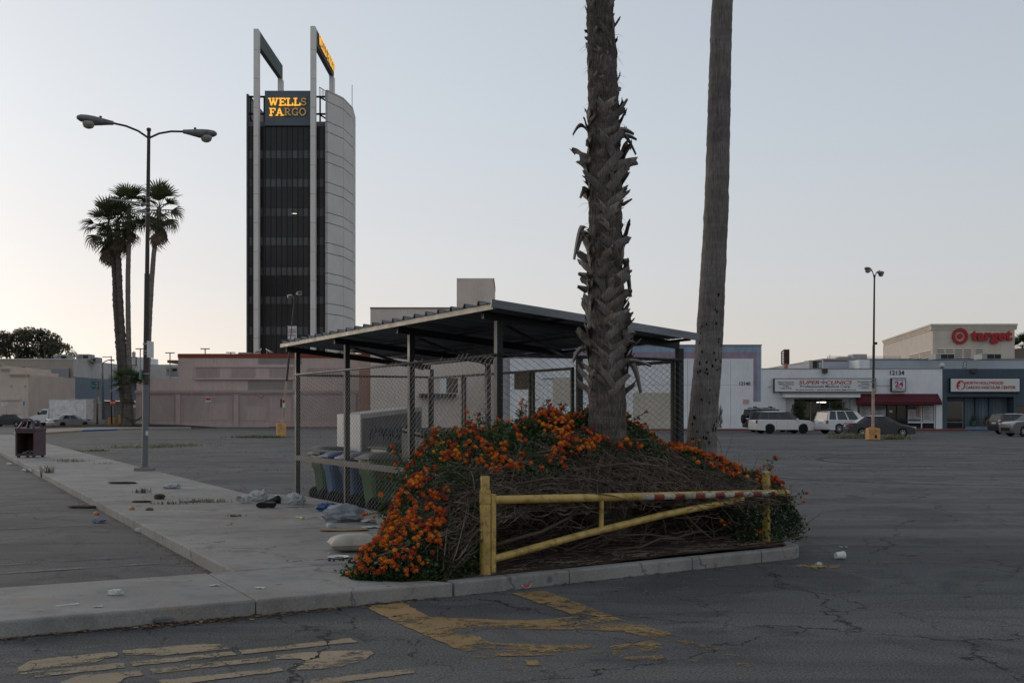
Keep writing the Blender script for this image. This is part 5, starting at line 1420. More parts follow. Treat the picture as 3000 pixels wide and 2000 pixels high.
# ---- cardio center ---------------------------------------------------------
b5 = bld('clinic_building', 'charcoal blue clinic with white sign at the right edge', 'building', 2890, Y3); f5 = Fac(b5, Y3)
f5.box('parapet_wall', CHAR, 2761.2, 1080, 3080, 1162, 0.03, 14); f5.box('wall', CHAR, 2761.2, 1162, 2774, 1262, 0.03, 14); f5.box('wall', CHAR, 2970, 1162, 2977, 1262, 0.03, 14)
f5.box('wall', CHAR, 2977.2, 1162, 3080, 1188, 0.03, 14); f5.box('window_pane', DKGL, 2978, 1189, 3080, 1250, -0.1, 0.05); f5.box('wall', CHAR, 2977.2, 1250.2, 3080, 1262, 0.03, 14)
f5.box('recess_wall', CHARL, 2774.2, 1162, 2969.8, 1262, -1.4, 0.2)
for a, b_ in ((2842, 2871), (2882, 2912), (2924, 2954)):
    for k in range(3): f5.box('board', CHARL, a+k*(b_-a)/3+0.3, 1164, a+(k+1)*(b_-a)/3-0.3, 1248, -1.28, 0.1)
for x in (2871, 2912): f5.box('pier', CHAR, x, 1163, x+10.5, 1250, -1.0, 0.3)
dr = f5.box('door_frame', TRIMG, 2774.5, 1177, 2833, 1254, -0.9, 0.06); f5.box('window_pane', DKGL, 2776, 1179, 2831, 1235, -0.86, 0.03, dr); f5.box('window_pane', DKGL, 2776, 1237.5, 2831, 1253, -0.86, 0.03, dr)
f5.box('planter_step', TRIMG, 2840, 1249, 2969.5, 1262, -0.9, 0.45)
sc5 = signbox(f5, 2779, 1107, 2984, 1149)
for k, (tx, w_, xc) in enumerate((('NORTH HOLLYWOOD', 111, 2879), ('CARDIO-VASCULAR CENTER', 146, 2897))): f5.text(tx, REDS, xc, 1121.5+k*13.2, w_, 9, 0.39, sc5, bold=0.02)
lg = MB(); c = P(2807, 1128, Y3)-b5.location; pxm = Y3/F
def arcw(r0, r1, a0, a1, off, dy, cx=0, cz=0):
    n_ = 10; vs = []
    for i in range(n_+1):
        t = i/n_; a = R(a0+(a1-a0)*t); wd = math.sin(t*PI)**0.7*(r1-r0)+0.3
        rm = (r0+r1)/2
        for s in (-1, 1): vs.append((c.x+((rm+s*wd/2)*math.cos(a)+cx)*pxm, -0.385-dy, c.z+((rm+s*wd/2)*math.sin(a)*1.15+cz)*pxm))
    lg.add(vs, [(2*i, 2*i+1, 2*i+3, 2*i+2) for i in range(n_)])
arcw(10, 13, -100, 80, 0, 0, 3, 0); arcw(8, 13, 60, 175, 0, 0.001, 3, -1); arcw(12, 17, 75, 165, 0, 0.002, 6, -9); arcw(14, 20, 80, 150, 0, 0.003, 7, -17); arcw(9, 13, 150, 250, 0, 0.004, 3, -1)
lg.build('logo', REDS, sc5)
lc = MB(); lc.box(c.x+1.5*pxm, -0.40, c.z-7*pxm, c.x+5.5*pxm, -0.395, c.z+9*pxm); lc.box(c.x-2.5*pxm, -0.405, c.z-1*pxm, c.x+9.5*pxm, -0.4005, c.z+3*pxm); lc.build('logo_cross', WPNT, sc5)
f5.box('floodlight', MATS['bronze_fitting'], 2843, 1080, 2857, 1091, 0.45, 0.4)
for i, (px, lab) in enumerate(((2857, 'spiky plant in a green pot beside the dark clinic door'), (2897, 'spiky plant in a green pot furthest from the dark clinic door'))):
    t = thing('potted_plant', lab, 'plant', (pX(px, Y3-0.0), Y3+0.55, 0.42), 0, 'potted plants by the dark clinic')
    MB().lathe([(0.20, 0), (0.30, 0.40), (0.33, 0.42), (0.31, 0.46), (0.27, 0.44)], 14).build('pot', mat('green_pot', (0.03, 0.11, 0.085), 0.6), t, True, 40)
    lv = MB(); rg = random.Random(i)
    for k in range(46):
        az = rg.uniform(0, 2*PI); el = rg.uniform(0.4, 1.5); l = rg.uniform(0.4, 0.95); d = Vector((math.cos(az)*math.cos(el), math.sin(az)*math.cos(el), math.sin(el)))
        lv.tube([(0, 0, 0.42), Vector((0, 0, 0.42))+d*l*0.6, Vector((0, 0, 0.42))+d*l-Vector((0, 0, 0.15*l))], [0.02, 0.016, 0.002], 3)
    lv.build('foliage', mat('dry_foliage', (0.085, 0.08, 0.045), 0.9), t)
# pavement before the shops
pv = struct(MB().box(pX(1450, 101), 101.3, 0, pX(3250, 101), 103.9, 0.12).build('pavement', CONC))
MB().box(pX(1450, 101), 101.14, 0, pX(2690, 101), 101.295, 0.122).build('kerb_stone', REDK, pv); MB().box(pX(2690.2, 101), 101.14, 0, pX(2830, 101), 101.295, 0.122).build('kerb_stone', REDK, pv); MB().box(pX(2830.2, 101), 101.14, 0, pX(3250, 101), 101.295, 0.122).build('kerb_stone', mat('blue_kerb_paint', (0.03, 0.09, 0.24), 0.8, 0.25), pv)

# ---- roofs behind the clinic ----------------------------------------------
Y6 = 128.0
b6 = bld('warehouse', 'long grey blue flat-roofed block behind the clinic parapets', 'building', 2750, Y6); f6 = Fac(b6, Y6)
f6.box('wall', wallm('grey_blue_wall', (0.420, 0.455, 0.504), 0.2), 2411, 1053, 3150, 1262, 0, 30); f6.box('coping', TRIMG, 2410, 1050, 3151, 1053.5, 0.1, 30.1); f6.box('dark_strip', REDT, 2412, 1056, 2483, 1058.5, 0.05, 0.1)
f6.box('annex_wall', WHITE, 2486, 1058, 2515, 1085, 4, 4)
for x0, y0, x1, y1, lab, grille in ((2371, 1055, 2408, 1082, 'dark grey rooftop unit with lamp at the left end of the warehouse', 1), (2500, 1037, 2540, 1051, 'low boxy rooftop duct unit left of the tall light pole', 0), (2742, 1036, 2796, 1050, 'dark rooftop condenser below the store louvres', 1), (2877, 1036, 2933, 1050, 'dark rooftop condenser below the word on the store', 1)):
    t = thing('rooftop_unit', lab, 'rooftop unit', (pX((x0+x1)/2, Y6-4), Y6-4+ (0 if grille else 6), 0), 0, 'rooftop units'); ff = Fac(t, Y6-4+(0 if grille else 6))
    ff.box('casing', ACM, x0, y0, x1, y1+2, 0, 2.2)
    if grille: ff.box('grille', ACD, x0+(x1-x0)*0.28, y0+2, x0+(x1-x0)*0.62, y1, 0.04, 0.05); ff.box('grille', ACD, x0+(x1-x0)*0.66, y0+2, x1-1, y1, 0.04, 0.05)
    else: ff.box('duct', ACM, x0-36, y0+7, x0-1, y1+1, -1, 1.2)
t = thing('roof_railing', 'thin pipe railing along the warehouse roof edge', 'railing', (pX(2580, Y6), Y6+0.6, 0)); lx = t.location
for yy in (1044, 1047.5): MB().tube([P(2424, yy, Y6+0.6)-lx, P(2638, yy, Y6+0.6)-lx], 0.03, 5).build('rail', ACM, t)
for x in (2424, 2431, 2540, 2590, 2638): MB().tube([P(x, 1038 if x == 2431 else 1044, Y6+0.6)-lx, P(x, 1053, Y6+0.6)-lx], 0.03, 5).build('post', ACM, t)
t = thing('satellite_dish', 'round white satellite dish on the clinic roof', 'dish', (pX(2760, Y3+2), Y3+2, 5.6)); MB().lathe([(0.01, 0.10), (0.15, 0.08), (0.30, 0.0)], 20, (0, 0, P(2760, 1071, Y3+2).z-5.6), 'y').build('reflector', WPNT, t, True); MB().tube([(0, 0.05, 0), (0, 0.05, 0.7)], 0.03, 6).build('mast', ACM, t)
for i, (px, lab) in enumerate(((2402, 'tilted rooftop floodlight above the long clinic sign'), (2826, 'tilted rooftop floodlight above the charcoal clinic'))):
    t = thing('floodlight', lab, 'floodlight', (pX(px, Y3+1), Y3+1, 5.6), 0, 'rooftop floodlights')
    M_ = Matrix.Translation((0, 0, P(px, 1069, Y3+1).z-5.6)) @ Matrix.Rotation(R(8 if i else 0), 4, 'Y')
    MB(M_).box(-0.17, -0.06, -0.30, 0.17, 0.04, 0.30).build('housing', BLK, t)
    for k in range(4): MB(M_).box(-0.13, -0.075, -0.26+k*0.14, 0.13, -0.062, -0.16+k*0.14).build('lens', mat('frosted_lens', (0.5, 0.5, 0.47), 0.4), t)
    MB().tube([(0, 0, -0.1), (0, 0, 0.35)], 0.03, 6).build('bracket', ACM, t)
# rusty box sign on a pole
Y7 = 135
t = thing('pole_sign', 'rusty box sign on a pink post behind the clinic roof', 'sign', (pX(2301, Y7), Y7, 0)); lx = t.location
q = lambda x, y, d=0: P(x, y, Y7+d)-lx
MB().add([q(2288, 1030, 1.6), q(2297, 1023), q(2313, 1023), q(2304, 1030, 1.6), q(2288, 1068, 1.6), q(2297, 1066), q(2313, 1066), q(2304, 1070, 1.6)], [(0,1,5,4),(1,2,6,5),(2,3,7,6),(3,0,4,7),(0,3,2,1),(4,5,6,7)]).build('cabinet', mat('rusty_cabinet', (0.06, 0.035, 0.028), 0.9, 0.5, 2, 10, 0.2), t)
MB().add([q(2289, 1034, 1.5), q(2296.4, 1027.5, -0.02), q(2296.4, 1064, -0.02), q(2289, 1066, 1.5)], [(0, 1, 2, 3)]).build('sign_face', WPNT, t)
for k in range(4): MB().add([q(2290, 1038+k*7, 1.48), q(2295.5, 1033+k*8, -0.03), q(2295.5, 1036+k*8, -0.03), q(2290, 1041+k*7, 1.48)], [(0, 1, 2, 3)]).build('lettering', NAVY, t)
MB().box(q(2297, 1100).x, -0.3, 0, q(2307, 1100).x, 0.3, q(2297, 1066).z).build('post', wallm('pink_post', (0.36, 0.20, 0.155)), t)
# ---- big store with the round red emblem ----------------------------------
YT = 170.0
bt = thing('store_building', 'large tan store with a red ring emblem and lettering', 'building', (pX(2733, YT), YT, 0), 0); lx = bt.location
d1 = Vector((0.147, 1, 0)).normalized(); d2 = Vector((1, -0.03, 0)).normalized()
TANS = wallm('tan_store_wall', (0.580, 0.510, 0.435), 0.2); TANT = wallm('tan_store_trim', (0.620, 0.550, 0.470), 0.15)
zt = pZ(949, YT); W2 = 12.6; L1_ = 39.5
def wallbox(p0, d, length, z0, z1, th, name, m, off=0.0, par=None):
    n_ = Vector((d.y, -d.x, 0)); a = p0+n_*off; b_ = p0+d*length+n_*off; vs = []
    for z in (z0, z1): vs += [(a.x, a.y, z), (b_.x, b_.y, z), (b_.x-n_.x*th, b_.y-n_.y*th, z), (a.x-n_.x*th, a.y-n_.y*th, z)]
    return MB().add(vs, [(0,3,2,1),(4,5,6,7),(0,1,5,4),(1,2,6,5),(2,3,7,6),(3,0,4,7)]).build(name, m, par or bt)
O = Vector((0, 0, 0))
wallbox(O, d2, W2, 0, zt-0.9, 0.5, 'front_wall', TANS)
pl = O + d1*L1_
wallbox(pl, -d1, L1_, 0, zt-0.9, 0.5, 'side_wall', TANS, 0.02)
wallbox(pl+d1*0.2, d2, W2+3, 0, zt-0.95, 0.5, 'back_wall', TANS); MB().quad((0.3, 1, zt-1.0), (W2, 1, zt-1.0), (W2+6, L1_, zt-1.0), (6, L1_, zt-1.0)).build('roof', ACM, bt)
for k, (z0, z1, of) in enumerate(((zt-0.9, zt-0.62, 0.12), (zt-0.60, zt-0.3, 0.25), (zt-0.28, zt, 0.42))):
    wallbox(O-d2*0.3, d2, W2+0.6, z0, z1, 1.0, 'cornice', TANT, of); wallbox(pl, -d1, L1_+of, z0, z1, 0.6, 'cornice', TANT, of+0.015)
def louvre(p0, d, length, z0, z1, name='louvre'):
    fr = wallbox(p0, d, length, z0, z1, 0.1, name, TANT, 0.06); n_ = int((z1-z0)/0.32)
    for k in range(n_): wallbox(p0+d*0.12, d, length-0.24, z0+0.1+k*0.32, z0+0.22+k*0.32, 0.1, 'slat', mat('louvre_dark', (0.10, 0.085, 0.065), 0.9), 0.09, fr)
px2m = YT/F
for a in (2743, 2768, 2794, 2820, 2854): louvre(d2*((a-2733)*px2m), d2, 25*px2m, pZ(1052, YT), pZ(1017, YT))
for s0, s1 in ((1.2, 8.6), (9.4, 17.0)): louvre(d1*s1, -d1, s1-s0, pZ(1055, YT), pZ(1019, YT))
REDT2 = mat('store_sign_red', (0.36, 0.022, 0.026), 0.5, 0.1, 0.5, 8, 0)
c = d2*((2810-2733)*px2m); zc = pZ(985, YT)
def ring(r0, r1):
    mb = MB(); n_ = 40; vs = []
    for y in (-0.35, -0.1):
        for r in (r0, r1):
            for j in range(n_): vs.append((c.x+r*math.cos(2*PI*j/n_), c.y+y, zc+r*math.sin(2*PI*j/n_)))
    fs = []
    for j in range(n_):
        k = (j+1) % n_; fs += [(j, k, n_+k, n_+j), (n_+j, n_+k, 3*n_+k, 3*n_+j), (j, 2*n_+j, 2*n_+k, k)]
    return mb.add(vs, fs).build('ring_emblem', REDT2, bt, True, 40)
ring(15*px2m, 23.3*px2m); MB().lathe([(7.8*px2m, -0.1), (7.8*px2m, -0.35)], 28, (c.x, c.y, zc), 'y').build('ring_emblem', REDT2, bt, True, 40)
text('target', REDT2, (d2.x*(2899-2733)*px2m, d2.y*(2899-2733)*px2m-0.42, pZ(988.5, YT)), bt, width=121*px2m, height=39*px2m, bold=0.045, ext=0.25)
wallbox(d2*(W2+0.1), d2, 8, 0, pZ(1018, YT), 10, 'low_wing', wallm('brown_wing', (0.20, 0.165, 0.13)), -3)
# palm beyond the store
t = thing('palm_tree', 'distant palm at the right edge beside the tan store', 'palm', (pX(2990, 178), 178, 0)); trunk(smooth_path([(0.3, 0, 0, 0.35), (0.0, 0, 8, 0.3), (0.3, 0, 12.2, 0.26)]), 30, 10, 0.02).build('trunk', BARK2, t, True); crown(t, (0.3, 0, 12.3), 1.35, 30, 8, 31)

# ================================================================== office tower
YW = 150.0
tower = thing('office_tower', 'tall dark glass office tower with pale pylons and lit gold bank name', 'tower', (pX(840, YW), YW, 0)); lx = tower.location
def tw_(px, py, Y=YW): return P(px, py, Y)-lx
PYL = wallm('pale_pylon', (0.700, 0.675, 0.642), 0.15, 0.3, 0.06); BEAM = wallm('grey_green_beam', (0.150, 0.163, 0.163), 0.2, 0.3); MULL = mat('mullion_dark', (0.035, 0.032, 0.030), 0.5, 0.15, 1, 10, 0, 0.3)
def m_towerglass(name, base, rnd):
    m, t, b, o = newmat(name); oi = N(t, 'ShaderNodeObjectInfo').outputs['Random']
    k = mth(t, 'ADD', mth(t, 'MULTIPLY', oi, 2*rnd), 1-rnd)
    t.links.new(mixc(t, 1.0, base, mixc(t, 0.0, k, k), 'MULTIPLY'), b.inputs['Base Color']); b.inputs['Roughness'].default_value = 0.22; b.inputs['Specular IOR Level'].default_value = 0.28
    return m
TGL = m_towerglass('tower_glass', (0.020, 0.020, 0.021), 0.25); TSP = m_towerglass('tower_spandrel', (0.075, 0.078, 0.082), 0.3)
xl = tw_(719, 0).x; xr = tw_(960, 0).x; ztop = tw_(0, 262).z; zg = tw_(0, 366).z
MB().box(xl, 0.9, 0, xr, 13.5, zg).build('core', MULL, tower)
cols = [725, 736, 747, 768, 773.5, 789.4, 805.3, 821.2, 837.1, 853, 868.9, 884.8, 900.7, 912, 932, 945.5, 959]
floors = [366, 436, 461, 520, 545, 606, 631, 692, 717, 780, 805, 866, 889, 955, 980, 1045]   # alternating glass and spandrel rows
shared = {}
for r in range(len(floors)-1):
    z1 = tw_(0, floors[r]).z; z0 = tw_(0, floors[r+1]).z; sp = r % 2 == 1
    for i in range(len(cols)-1):
        x0 = tw_(cols[i], 0).x+0.05; x1 = tw_(cols[i+1], 0).x-0.05
        key = (round(x1-x0, 2), round(z1-z0, 2), sp)
        if key not in shared: shared[key] = MB().box(0, 0, 0.03, key[0], 0.05, key[1]-0.03).mesh('pane', TSP if sp else TGL)
        o = link('spandrel' if sp else 'pane', shared[key], tower); o.location = (x0, 0.80, z0)
for x in cols[1:-1]: MB().box(tw_(x, 0).x-0.045, 0.66, 0, tw_(x, 0).x+0.045, 0.84, zg).build('mullion', MULL, tower)
# lit ceiling glimpsed inside
MB().box(tw_(851, 0).x, 0.785, tw_(0, 623.5).z, tw_(866, 0).x, 0.796, tw_(0, 622).z).build('lit_ceiling', mat('warm_tube', (1, 0.85, 0.55), emit=0.45), tower)
MB().box(xl, 0.55, 0, tw_(724.4, 0).x, 13.5, tw_(0, 272).z).build('corner_panel', mat('dark_corner_panel', (0.07, 0.075, 0.08), 0.5), tower)
# pylons with top beams
def pylon(px0, px1, ytop, dpt=1.1, ybase=0.0, bot=0.0):
    z = tw_(0, ytop).z; mb = MB(); k = 0; zz = bot; x0 = tw_(px0, 0).x; x1 = tw_(px1, 0).x
    root_ = None
    while zz < z-0.1:
        h_ = min(3.95, z-zz); q = MB().box(x0, ybase-0.75, zz+0.02, x1, ybase-0.75+dpt, zz+h_-0.02)
        q.build('pylon_segment', PYL, tower); zz += h_
for px0, px1, yt in ((746.5, 760.5, 90), (912, 926, 82)):
    pylon(px0, px1, yt)
    x0 = tw_(px0, 0).x; x1 = tw_(px1, 0).x; z = tw_(0, yt).z
    MB().box(x0+0.02, 0.36, z-2.1, x1-0.02, 15.2, z-0.01).build('beam', BEAM, tower)
    q = MB().box(x0+0.01, 14.6, 38, x1-0.01, 16.0, z-2.1).build('pylon_segment', PYL, tower)
# side panels: the cast wall turns away in facets
FA = [(xr, 0.0), (-23.8-lx.x, 3.8), (-23.2-lx.x, 8.8), (-23.6-lx.x, 14.3)]
for i in range(3):
    a = Vector((*FA[i], 0)); b_ = Vector((*FA[i+1], 0)); d = (b_-a).normalized(); L_ = (b_-a).length; z = 0.0; k = 0
    while z < ztop-0.05:
        h_ = (2.75, 1.42)[k % 2]; h_ = min(h_, ztop-z); n_ = Vector((d.y, -d.x, 0)); vs = []
        for zz in (z+0.045, z+h_-0.045):
            for p in (a+d*0.05, b_-d*0.05, b_-d*0.05-n_*0.4, a+d*0.05-n_*0.4): vs.append((p.x, p.y, zz))
        MB().add(vs, [(0,3,2,1),(4,5,6,7),(0,1,5,4),(1,2,6,5),(2,3,7,6),(3,0,4,7)]).build('wall_panel', CONCW, tower); z += h_; k += 1
    n_ = Vector((d.y, -d.x, 0)); a2 = a-n_*0.15; b2 = b_-n_*0.15
    MB().add([(a2.x, a2.y, 0), (b2.x, b2.y, 0), (b2.x, b2.y, ztop-0.1), (a2.x, a2.y, ztop-0.1)], [(0, 1, 2, 3)]).build('wall_backing', JOINT, tower)
# crown: sign panel, open frame, mesh rail
sz0, sz1 = tw_(0, 366).z, tw_(0, 264).z
sgp = MB().box(tw_(774, 0).x, 0.35, sz0, tw_(911, 0).x, 0.75, sz1).build('sign_panel', mat('blue_grey_sign_panel', (0.10, 0.125, 0.155), 0.5, 0.1, 0.3, 8, 0.03, 0, 0.3, 0, 0.2), tower)
for yy in (276, 327): MB().box(xl, 1.2, tw_(0, yy).z-0.12, xr, 1.4, tw_(0, yy).z+0.12).build('frame_bar', MULL, tower)
for a, b_ in (((726, 275), (747, 305)), ((726, 338), (738, 356)), ((934, 278), (958, 292)), ((934, 330), (958, 346)), ((767, 276), (774, 318))): MB().bar(tw_(*a)+Vector((0, 1.3, 0)), tw_(*b_)+Vector((0, 1.3, 0)), 0.2, 0.2).build('frame_bar', MULL, tower)
for px in (728, 747, 768, 933, 958): MB().box(tw_(px, 0).x-0.1, 1.2, zg, tw_(px, 0).x+0.1, 1.4, tw_(0, 274).z).build('frame_bar', MULL, tower)
MB().box(xl, 0.8, tw_(0, 366).z, xr, 1.1, tw_(0, 352).z).build('frame_bar', wallm('louvre_grey', (0.16, 0.155, 0.15), 0.1), tower)
rl = MB()
for k in range(24):
    t = k/23; p = Vector((xr-1.5+2.9*t, 2+10*t, 0)); rl.box(p.x-0.03, p.y-0.03, ztop-0.5, p.x+0.03, p.y+0.03, ztop+0.9)
rl.bar((xr-1.5, 2, ztop+0.9), (xr+1.4, 12, ztop+0.9), 0.07, 0.07); rl.build('roof_railing', MULL, tower)
MB().tube([(xr+1.6, 12, ztop), (xr+1.6, 12, ztop+4.2)], 0.05, 5).build('antenna', ACM, tower)
# slab-serif letters -----------------------------------------------------------
LIT = mat('lit_gold_letter', (1.0, 0.52, 0.06), 0.5, 0, emit=0.22); UNL = mat('unlit_gold_letter', (0.80, 0.55, 0.19), 0.5, 0.08, 1, 10, 0); BKL = mat('letter_back', (0.02, 0.015, 0.012), 0.6)
def arcp(cx, cy, rx, ry, a0, a1, n=12): return [(cx+rx*math.cos(R(a0+(a1-a0)*i/n)), cy+ry*math.sin(R(a0+(a1-a0)*i/n))) for i in range(n+1)]
S_ = 0.19; B_ = 0.13
def serif(x, y, w_=0.34): return ([(x-w_/2, y), (x+w_/2, y)], B_)
GL = {
 'W': (1.30, [([(0.18, .93), (0.42, .06)], S_), ([(0.42, .06), (0.65, .80)], B_), ([(0.65, .80), (0.88, .06)], S_), ([(0.88, .06), (1.12, .93)], B_), serif(.18, .935, .36), serif(.65, .935, .30), serif(1.12, .935, .34)]),
 'E': (0.95, [([(0.26, .0), (0.26, 1.0)], S_), ([(0.06, .935), (.86, .935)], B_), ([(.06, .065), (.90, .065)], B_), ([(.26, .5), (.60, .5)], B_*.9), ([(.84, .70), (.84, .95)], B_), ([(.87, .05), (.87, .32)], B_), ([(.60, .38), (.60, .62)], B_*.9)]),
 'L': (0.92, [([(0.28, .0), (0.28, 1.0)], S_), serif(.28, .935, .46), ([(.06, .065), (.88, .065)], B_), ([(.85, .05), (.85, .36)], B_)]),
 'S': (0.80, [(arcp(.40, .72, .25, .21, 20, 270) + arcp(.40, .29, .27, .22, 90, -160), S_*.85), ([(.66, .68), (.66, .98)], B_*.9), ([(.12, .02), (.12, .34)], B_*.9)]),
 'F': (0.90, [([(0.26, .0), (0.26, 1.0)], S_), ([(0.06, .935), (.84, .935)], B_), serif(.26, .065, .44), ([(.26, .5), (.58, .5)], B_*.9), ([(.82, .68), (.82, .95)], B_), ([(.58, .38), (.58, .62)], B_*.9)]),
 'A': (1.08, [([(.50, .97), (.18, .05)], B_), ([(.50, .97), (.84, .05)], S_), ([(.28, .34), (.72, .34)], B_*.8), serif(.17, .065, .32), serif(.86, .065, .40)]),
 'R': (1.02, [([(0.26, .0), (0.26, 1.0)], S_), ([(.06, .935), (.5, .935)] + arcp(.52, .71, .22, .225, 90, -90, 8) + [(.26, .485)], B_), ([(.48, .48), (.80, .06)], S_*.9), serif(.26, .065, .42), ([(.72, .065), (.98, .065)], B_)]),
 'G': (1.00, [(arcp(.50, .5, .36, .435, 35, 330, 18), S_*.85), ([(.80, .0), (.80, .46)], S_*.75), ([(.58, .44), (.98, .44)], B_*.85), ([(.80, .66), (.80, .98)], B_*.8)]),
 'O': (1.00, [(arcp(.50, .5, .37, .435, 0, 360, 24), S_*.85)]),
}
def ribbon(mb, pts, t, y0, dep, T):
    n = len(pts); L_ = []
    for i in range(n):
        a = Vector(pts[max(i-1, 0)]); b_ = Vector(pts[min(i+1, n-1)])
        if n > 2 and pts[0] == pts[-1] and i in (0, n-1): a = Vector(pts[-2]); b_ = Vector(pts[1])
        d = (b_-a).normalized(); nn = Vector((-d.y, d.x)); p = Vector(pts[i]); L_.append((p+nn*t/2, p-nn*t/2))
    vs = []
    for y in (y0, y0+dep):
        for a, b_ in L_: vs += [T(a.x, y, a.y), T(b_.x, y, b_.y)]
    m_ = 2*n; fs = []
    for i in range(n-1):
        q = 2*i; fs += [(q, q+1, q+3, q+2), (m_+q, m_+q+2, m_+q+3, m_+q+1), (q, q+2, m_+q+2, m_+q), (q+1, m_+q+1, m_+q+3, q+3)]
    fs += [(0, m_, m_+1, 1), (m_-2, m_-1, 2*m_-1, 2*m_-2)]
    mb.add(vs, fs)
def word(txt, mats, T, width, height, parent, dep=0.18, th=1.0):
    tot = sum(GL[c][0] for c in txt if c != ' ') + 0.5*txt.count(' '); k = width/tot; x = 0
    for c, m in zip(txt, mats):
        if c == ' ': x += 0.5; continue
        adv, strokes = GL[c]; mb = MB(); bk = MB()
        for i, (pts, t) in enumerate(strokes):
            ribbon(mb, [(p[0], p[1]) for p in pts], t*th, -0.004*i, dep, lambda a, y, b_, x=x: T((x+a)*k, y, b_*height))
            ribbon(bk, [(p[0], p[1]) for p in pts], t*th+0.05, dep+0.001-0.0005*i, 0.05, lambda a, y, b_, x=x: T((x+a)*k, y, b_*height))
        o = mb.build('letter', m, parent); bk.build('letter_back', BKL, parent); x += adv
pm = YW/F
word('WELLS', (LIT, LIT, LIT, LIT, UNL), lambda a, y, b_: (tw_(785, 0).x+a, 0.10+y, tw_(0, 309).z+b_), 113*pm, 22.5*pm, sgp)
word('FARGO', (LIT, LIT, UNL, UNL, UNL), lambda a, y, b_: (tw_(787, 0).x+a, 0.10+y, tw_(0, 338.5).z+b_), 110*pm, 22.5*pm, sgp)
xb = tw_(926, 0).x; zb = tw_(0, 82).z   # name along the far-running beam, read from the right side
word('WELLS FARGO', (LIT,)*11, lambda a, y, b_: (xb+0.22-y, 1.3+a, zb-1.80+b_), 13.2, 1.5, tower, 0.05, 0.55)
# dishes on the low roof at the tower foot
for i, (px, lab) in enumerate(((763, 'white dish antenna at the left of the tower foot'), (782, 'white dish antenna at the right of the tower foot'))):
    t = thing('dish_antenna', lab, 'dish', (pX(px, 126), 126, pZ(1040, 126)), 0, 'dishes at the tower foot')
    MB(Matrix.Rotation(R(-30+60*i), 4, 'Y')).lathe([(0.02, 0.0), (0.35, 0.1), (0.5, 0.25)], 14, (0, 0, 0.35)).build('reflector', WPNT, t, True); MB().tube([(0, 0, -0.3), (0, 0, 0.4)], 0.06, 6).build('mast', ACM, t)

# ================================================================== buildings on the left
YL = 165.0
b7 = bld('mall_building', 'beige and grey mall block with ribbed metal screen beyond the street', 'building', 120, YL); f7 = Fac(b7, YL); l7 = b7.location
cor = P(215, 1051, YL)-l7
f7.box('wall', KHAKI, -60, 1053, 215, 1262, 0, 12); f7.box('coping', GREYW, -60, 1050, 215.5, 1053.5, 0.1, 12)
rr = P(560, 1098, 225)-l7     # the long side runs away to the right
def long(z0, z1, name, m, off=0.0, t0=0.0, t1=1.0):
    a = cor.lerp(Vector((rr.x, rr.y, 0)), t0); b_ = Vector((cor.x, cor.y, 0)).lerp(Vector((rr.x, rr.y, 0)), t1); a = Vector((cor.x, cor.y, 0)).lerp(Vector((rr.x, rr.y, 0)), t0)
    d = (b_-a).normalized(); n_ = Vector((d.y, -d.x, 0)); a = a+n_*off; b_ = b_+n_*off; vs = []
    for z in (z0, z1): vs += [(a.x, a.y, z), (b_.x, b_.y, z), (b_.x-n_.x*0.3, b_.y-n_.y*0.3, z), (a.x-n_.x*0.3, a.y-n_.y*0.3, z)]
    return MB().add(vs, [(0,3,2,1),(4,5,6,7),(0,1,5,4),(1,2,6,5),(2,3,7,6),(3,0,4,7)]).build(name, m, b7)
zL = cor.z
long(pZ(1103, YL), zL, 'upper_wall', GREYW); long(pZ(1170, YL), pZ(1103, YL), 'blue_wall', SLATE, 0.03); long(pZ(1171, YL), pZ(1168, YL)+0.1, 'canopy', TRIMG, 1.6); long(0, pZ(1171, YL), 'shop_front', mat('dim_shop_front', (0.05, 0.055, 0.065), 0.5, 0.3), -0.3)
for k in range(7): long(pZ(1103, YL), zL, 'panel_joint', TRIMG, 0.012, 0.12+k*0.12, 0.1215+k*0.12)
scr = f7.box('screen_frame', TRIMG, 30, 1152, 208, 1157, 0.9, 0.8)
for k in range(24): f7.box('screen_slat', mat('screen_slat_metal', (0.40, 0.40, 0.43), 0.45, 0.15, 0.15, 3, 0, 0.3), 32, 1078.2+k*3.1, 207, 1080.0+k*3.1, 0.75, 0.12)
f7.box('screen_back', mat('screen_back', (0.13, 0.125, 0.13), 0.8), 32, 1078, 207, 1152, 0.35, 0.05)
f7.box('wall_band', KHAKI, -60, 1160, 215, 1163, 0.05, 0.06); f7.box('vent', BLK, 63, 1074, 73, 1077, 0.02, 0.05)
for x0, x1, y0, lab in ((158, 196, 1038, 'pale rooftop unit above the ribbed screen, nearest the tree'), (223, 260, 1037, 'pale rooftop unit over the corner of the mall block'), (261, 282, 1046, 'small pale rooftop unit right of the mall corner'), (487, 520, 1075, 'rooftop unit beside the pink building canopy')):
    t = thing('rooftop_unit', lab, 'rooftop unit', (pX((x0+x1)/2, YL+6), YL+6, 0), 0, 'rooftop units'); ff = Fac(t, YL+6)
    ff.box('casing', ACM, x0, y0, x1, 1060 if x0 < 400 else 1100, 0, 2.5); ff.box('hood', ACM, x0+2, y0+2, x0+(x1-x0)*0.4, y0+8, 0.5, 0.5); ff.box('grille', ACD, x0+(x1-x0)*0.55, y0+4, x1-2, y0+12, 0.03, 0.04)
b8 = bld('shop_building', 'small tan stucco shop with stepped cornice at the left edge', 'building', 40, 140); f8 = Fac(b8, 140.0)
f8.box('wall', wallm('tan_shop_wall', (0.600, 0.500, 0.425), 0.25), -80, 1097, 83, 1262, 0, 15); f8.box('wall', MATS['tan_shop_wall'], -80, 1082, 30, 1097, 0.0, 15); f8.box('wall', MATS['tan_shop_wall'], -80, 1070, 6, 1082, 0.0, 15)
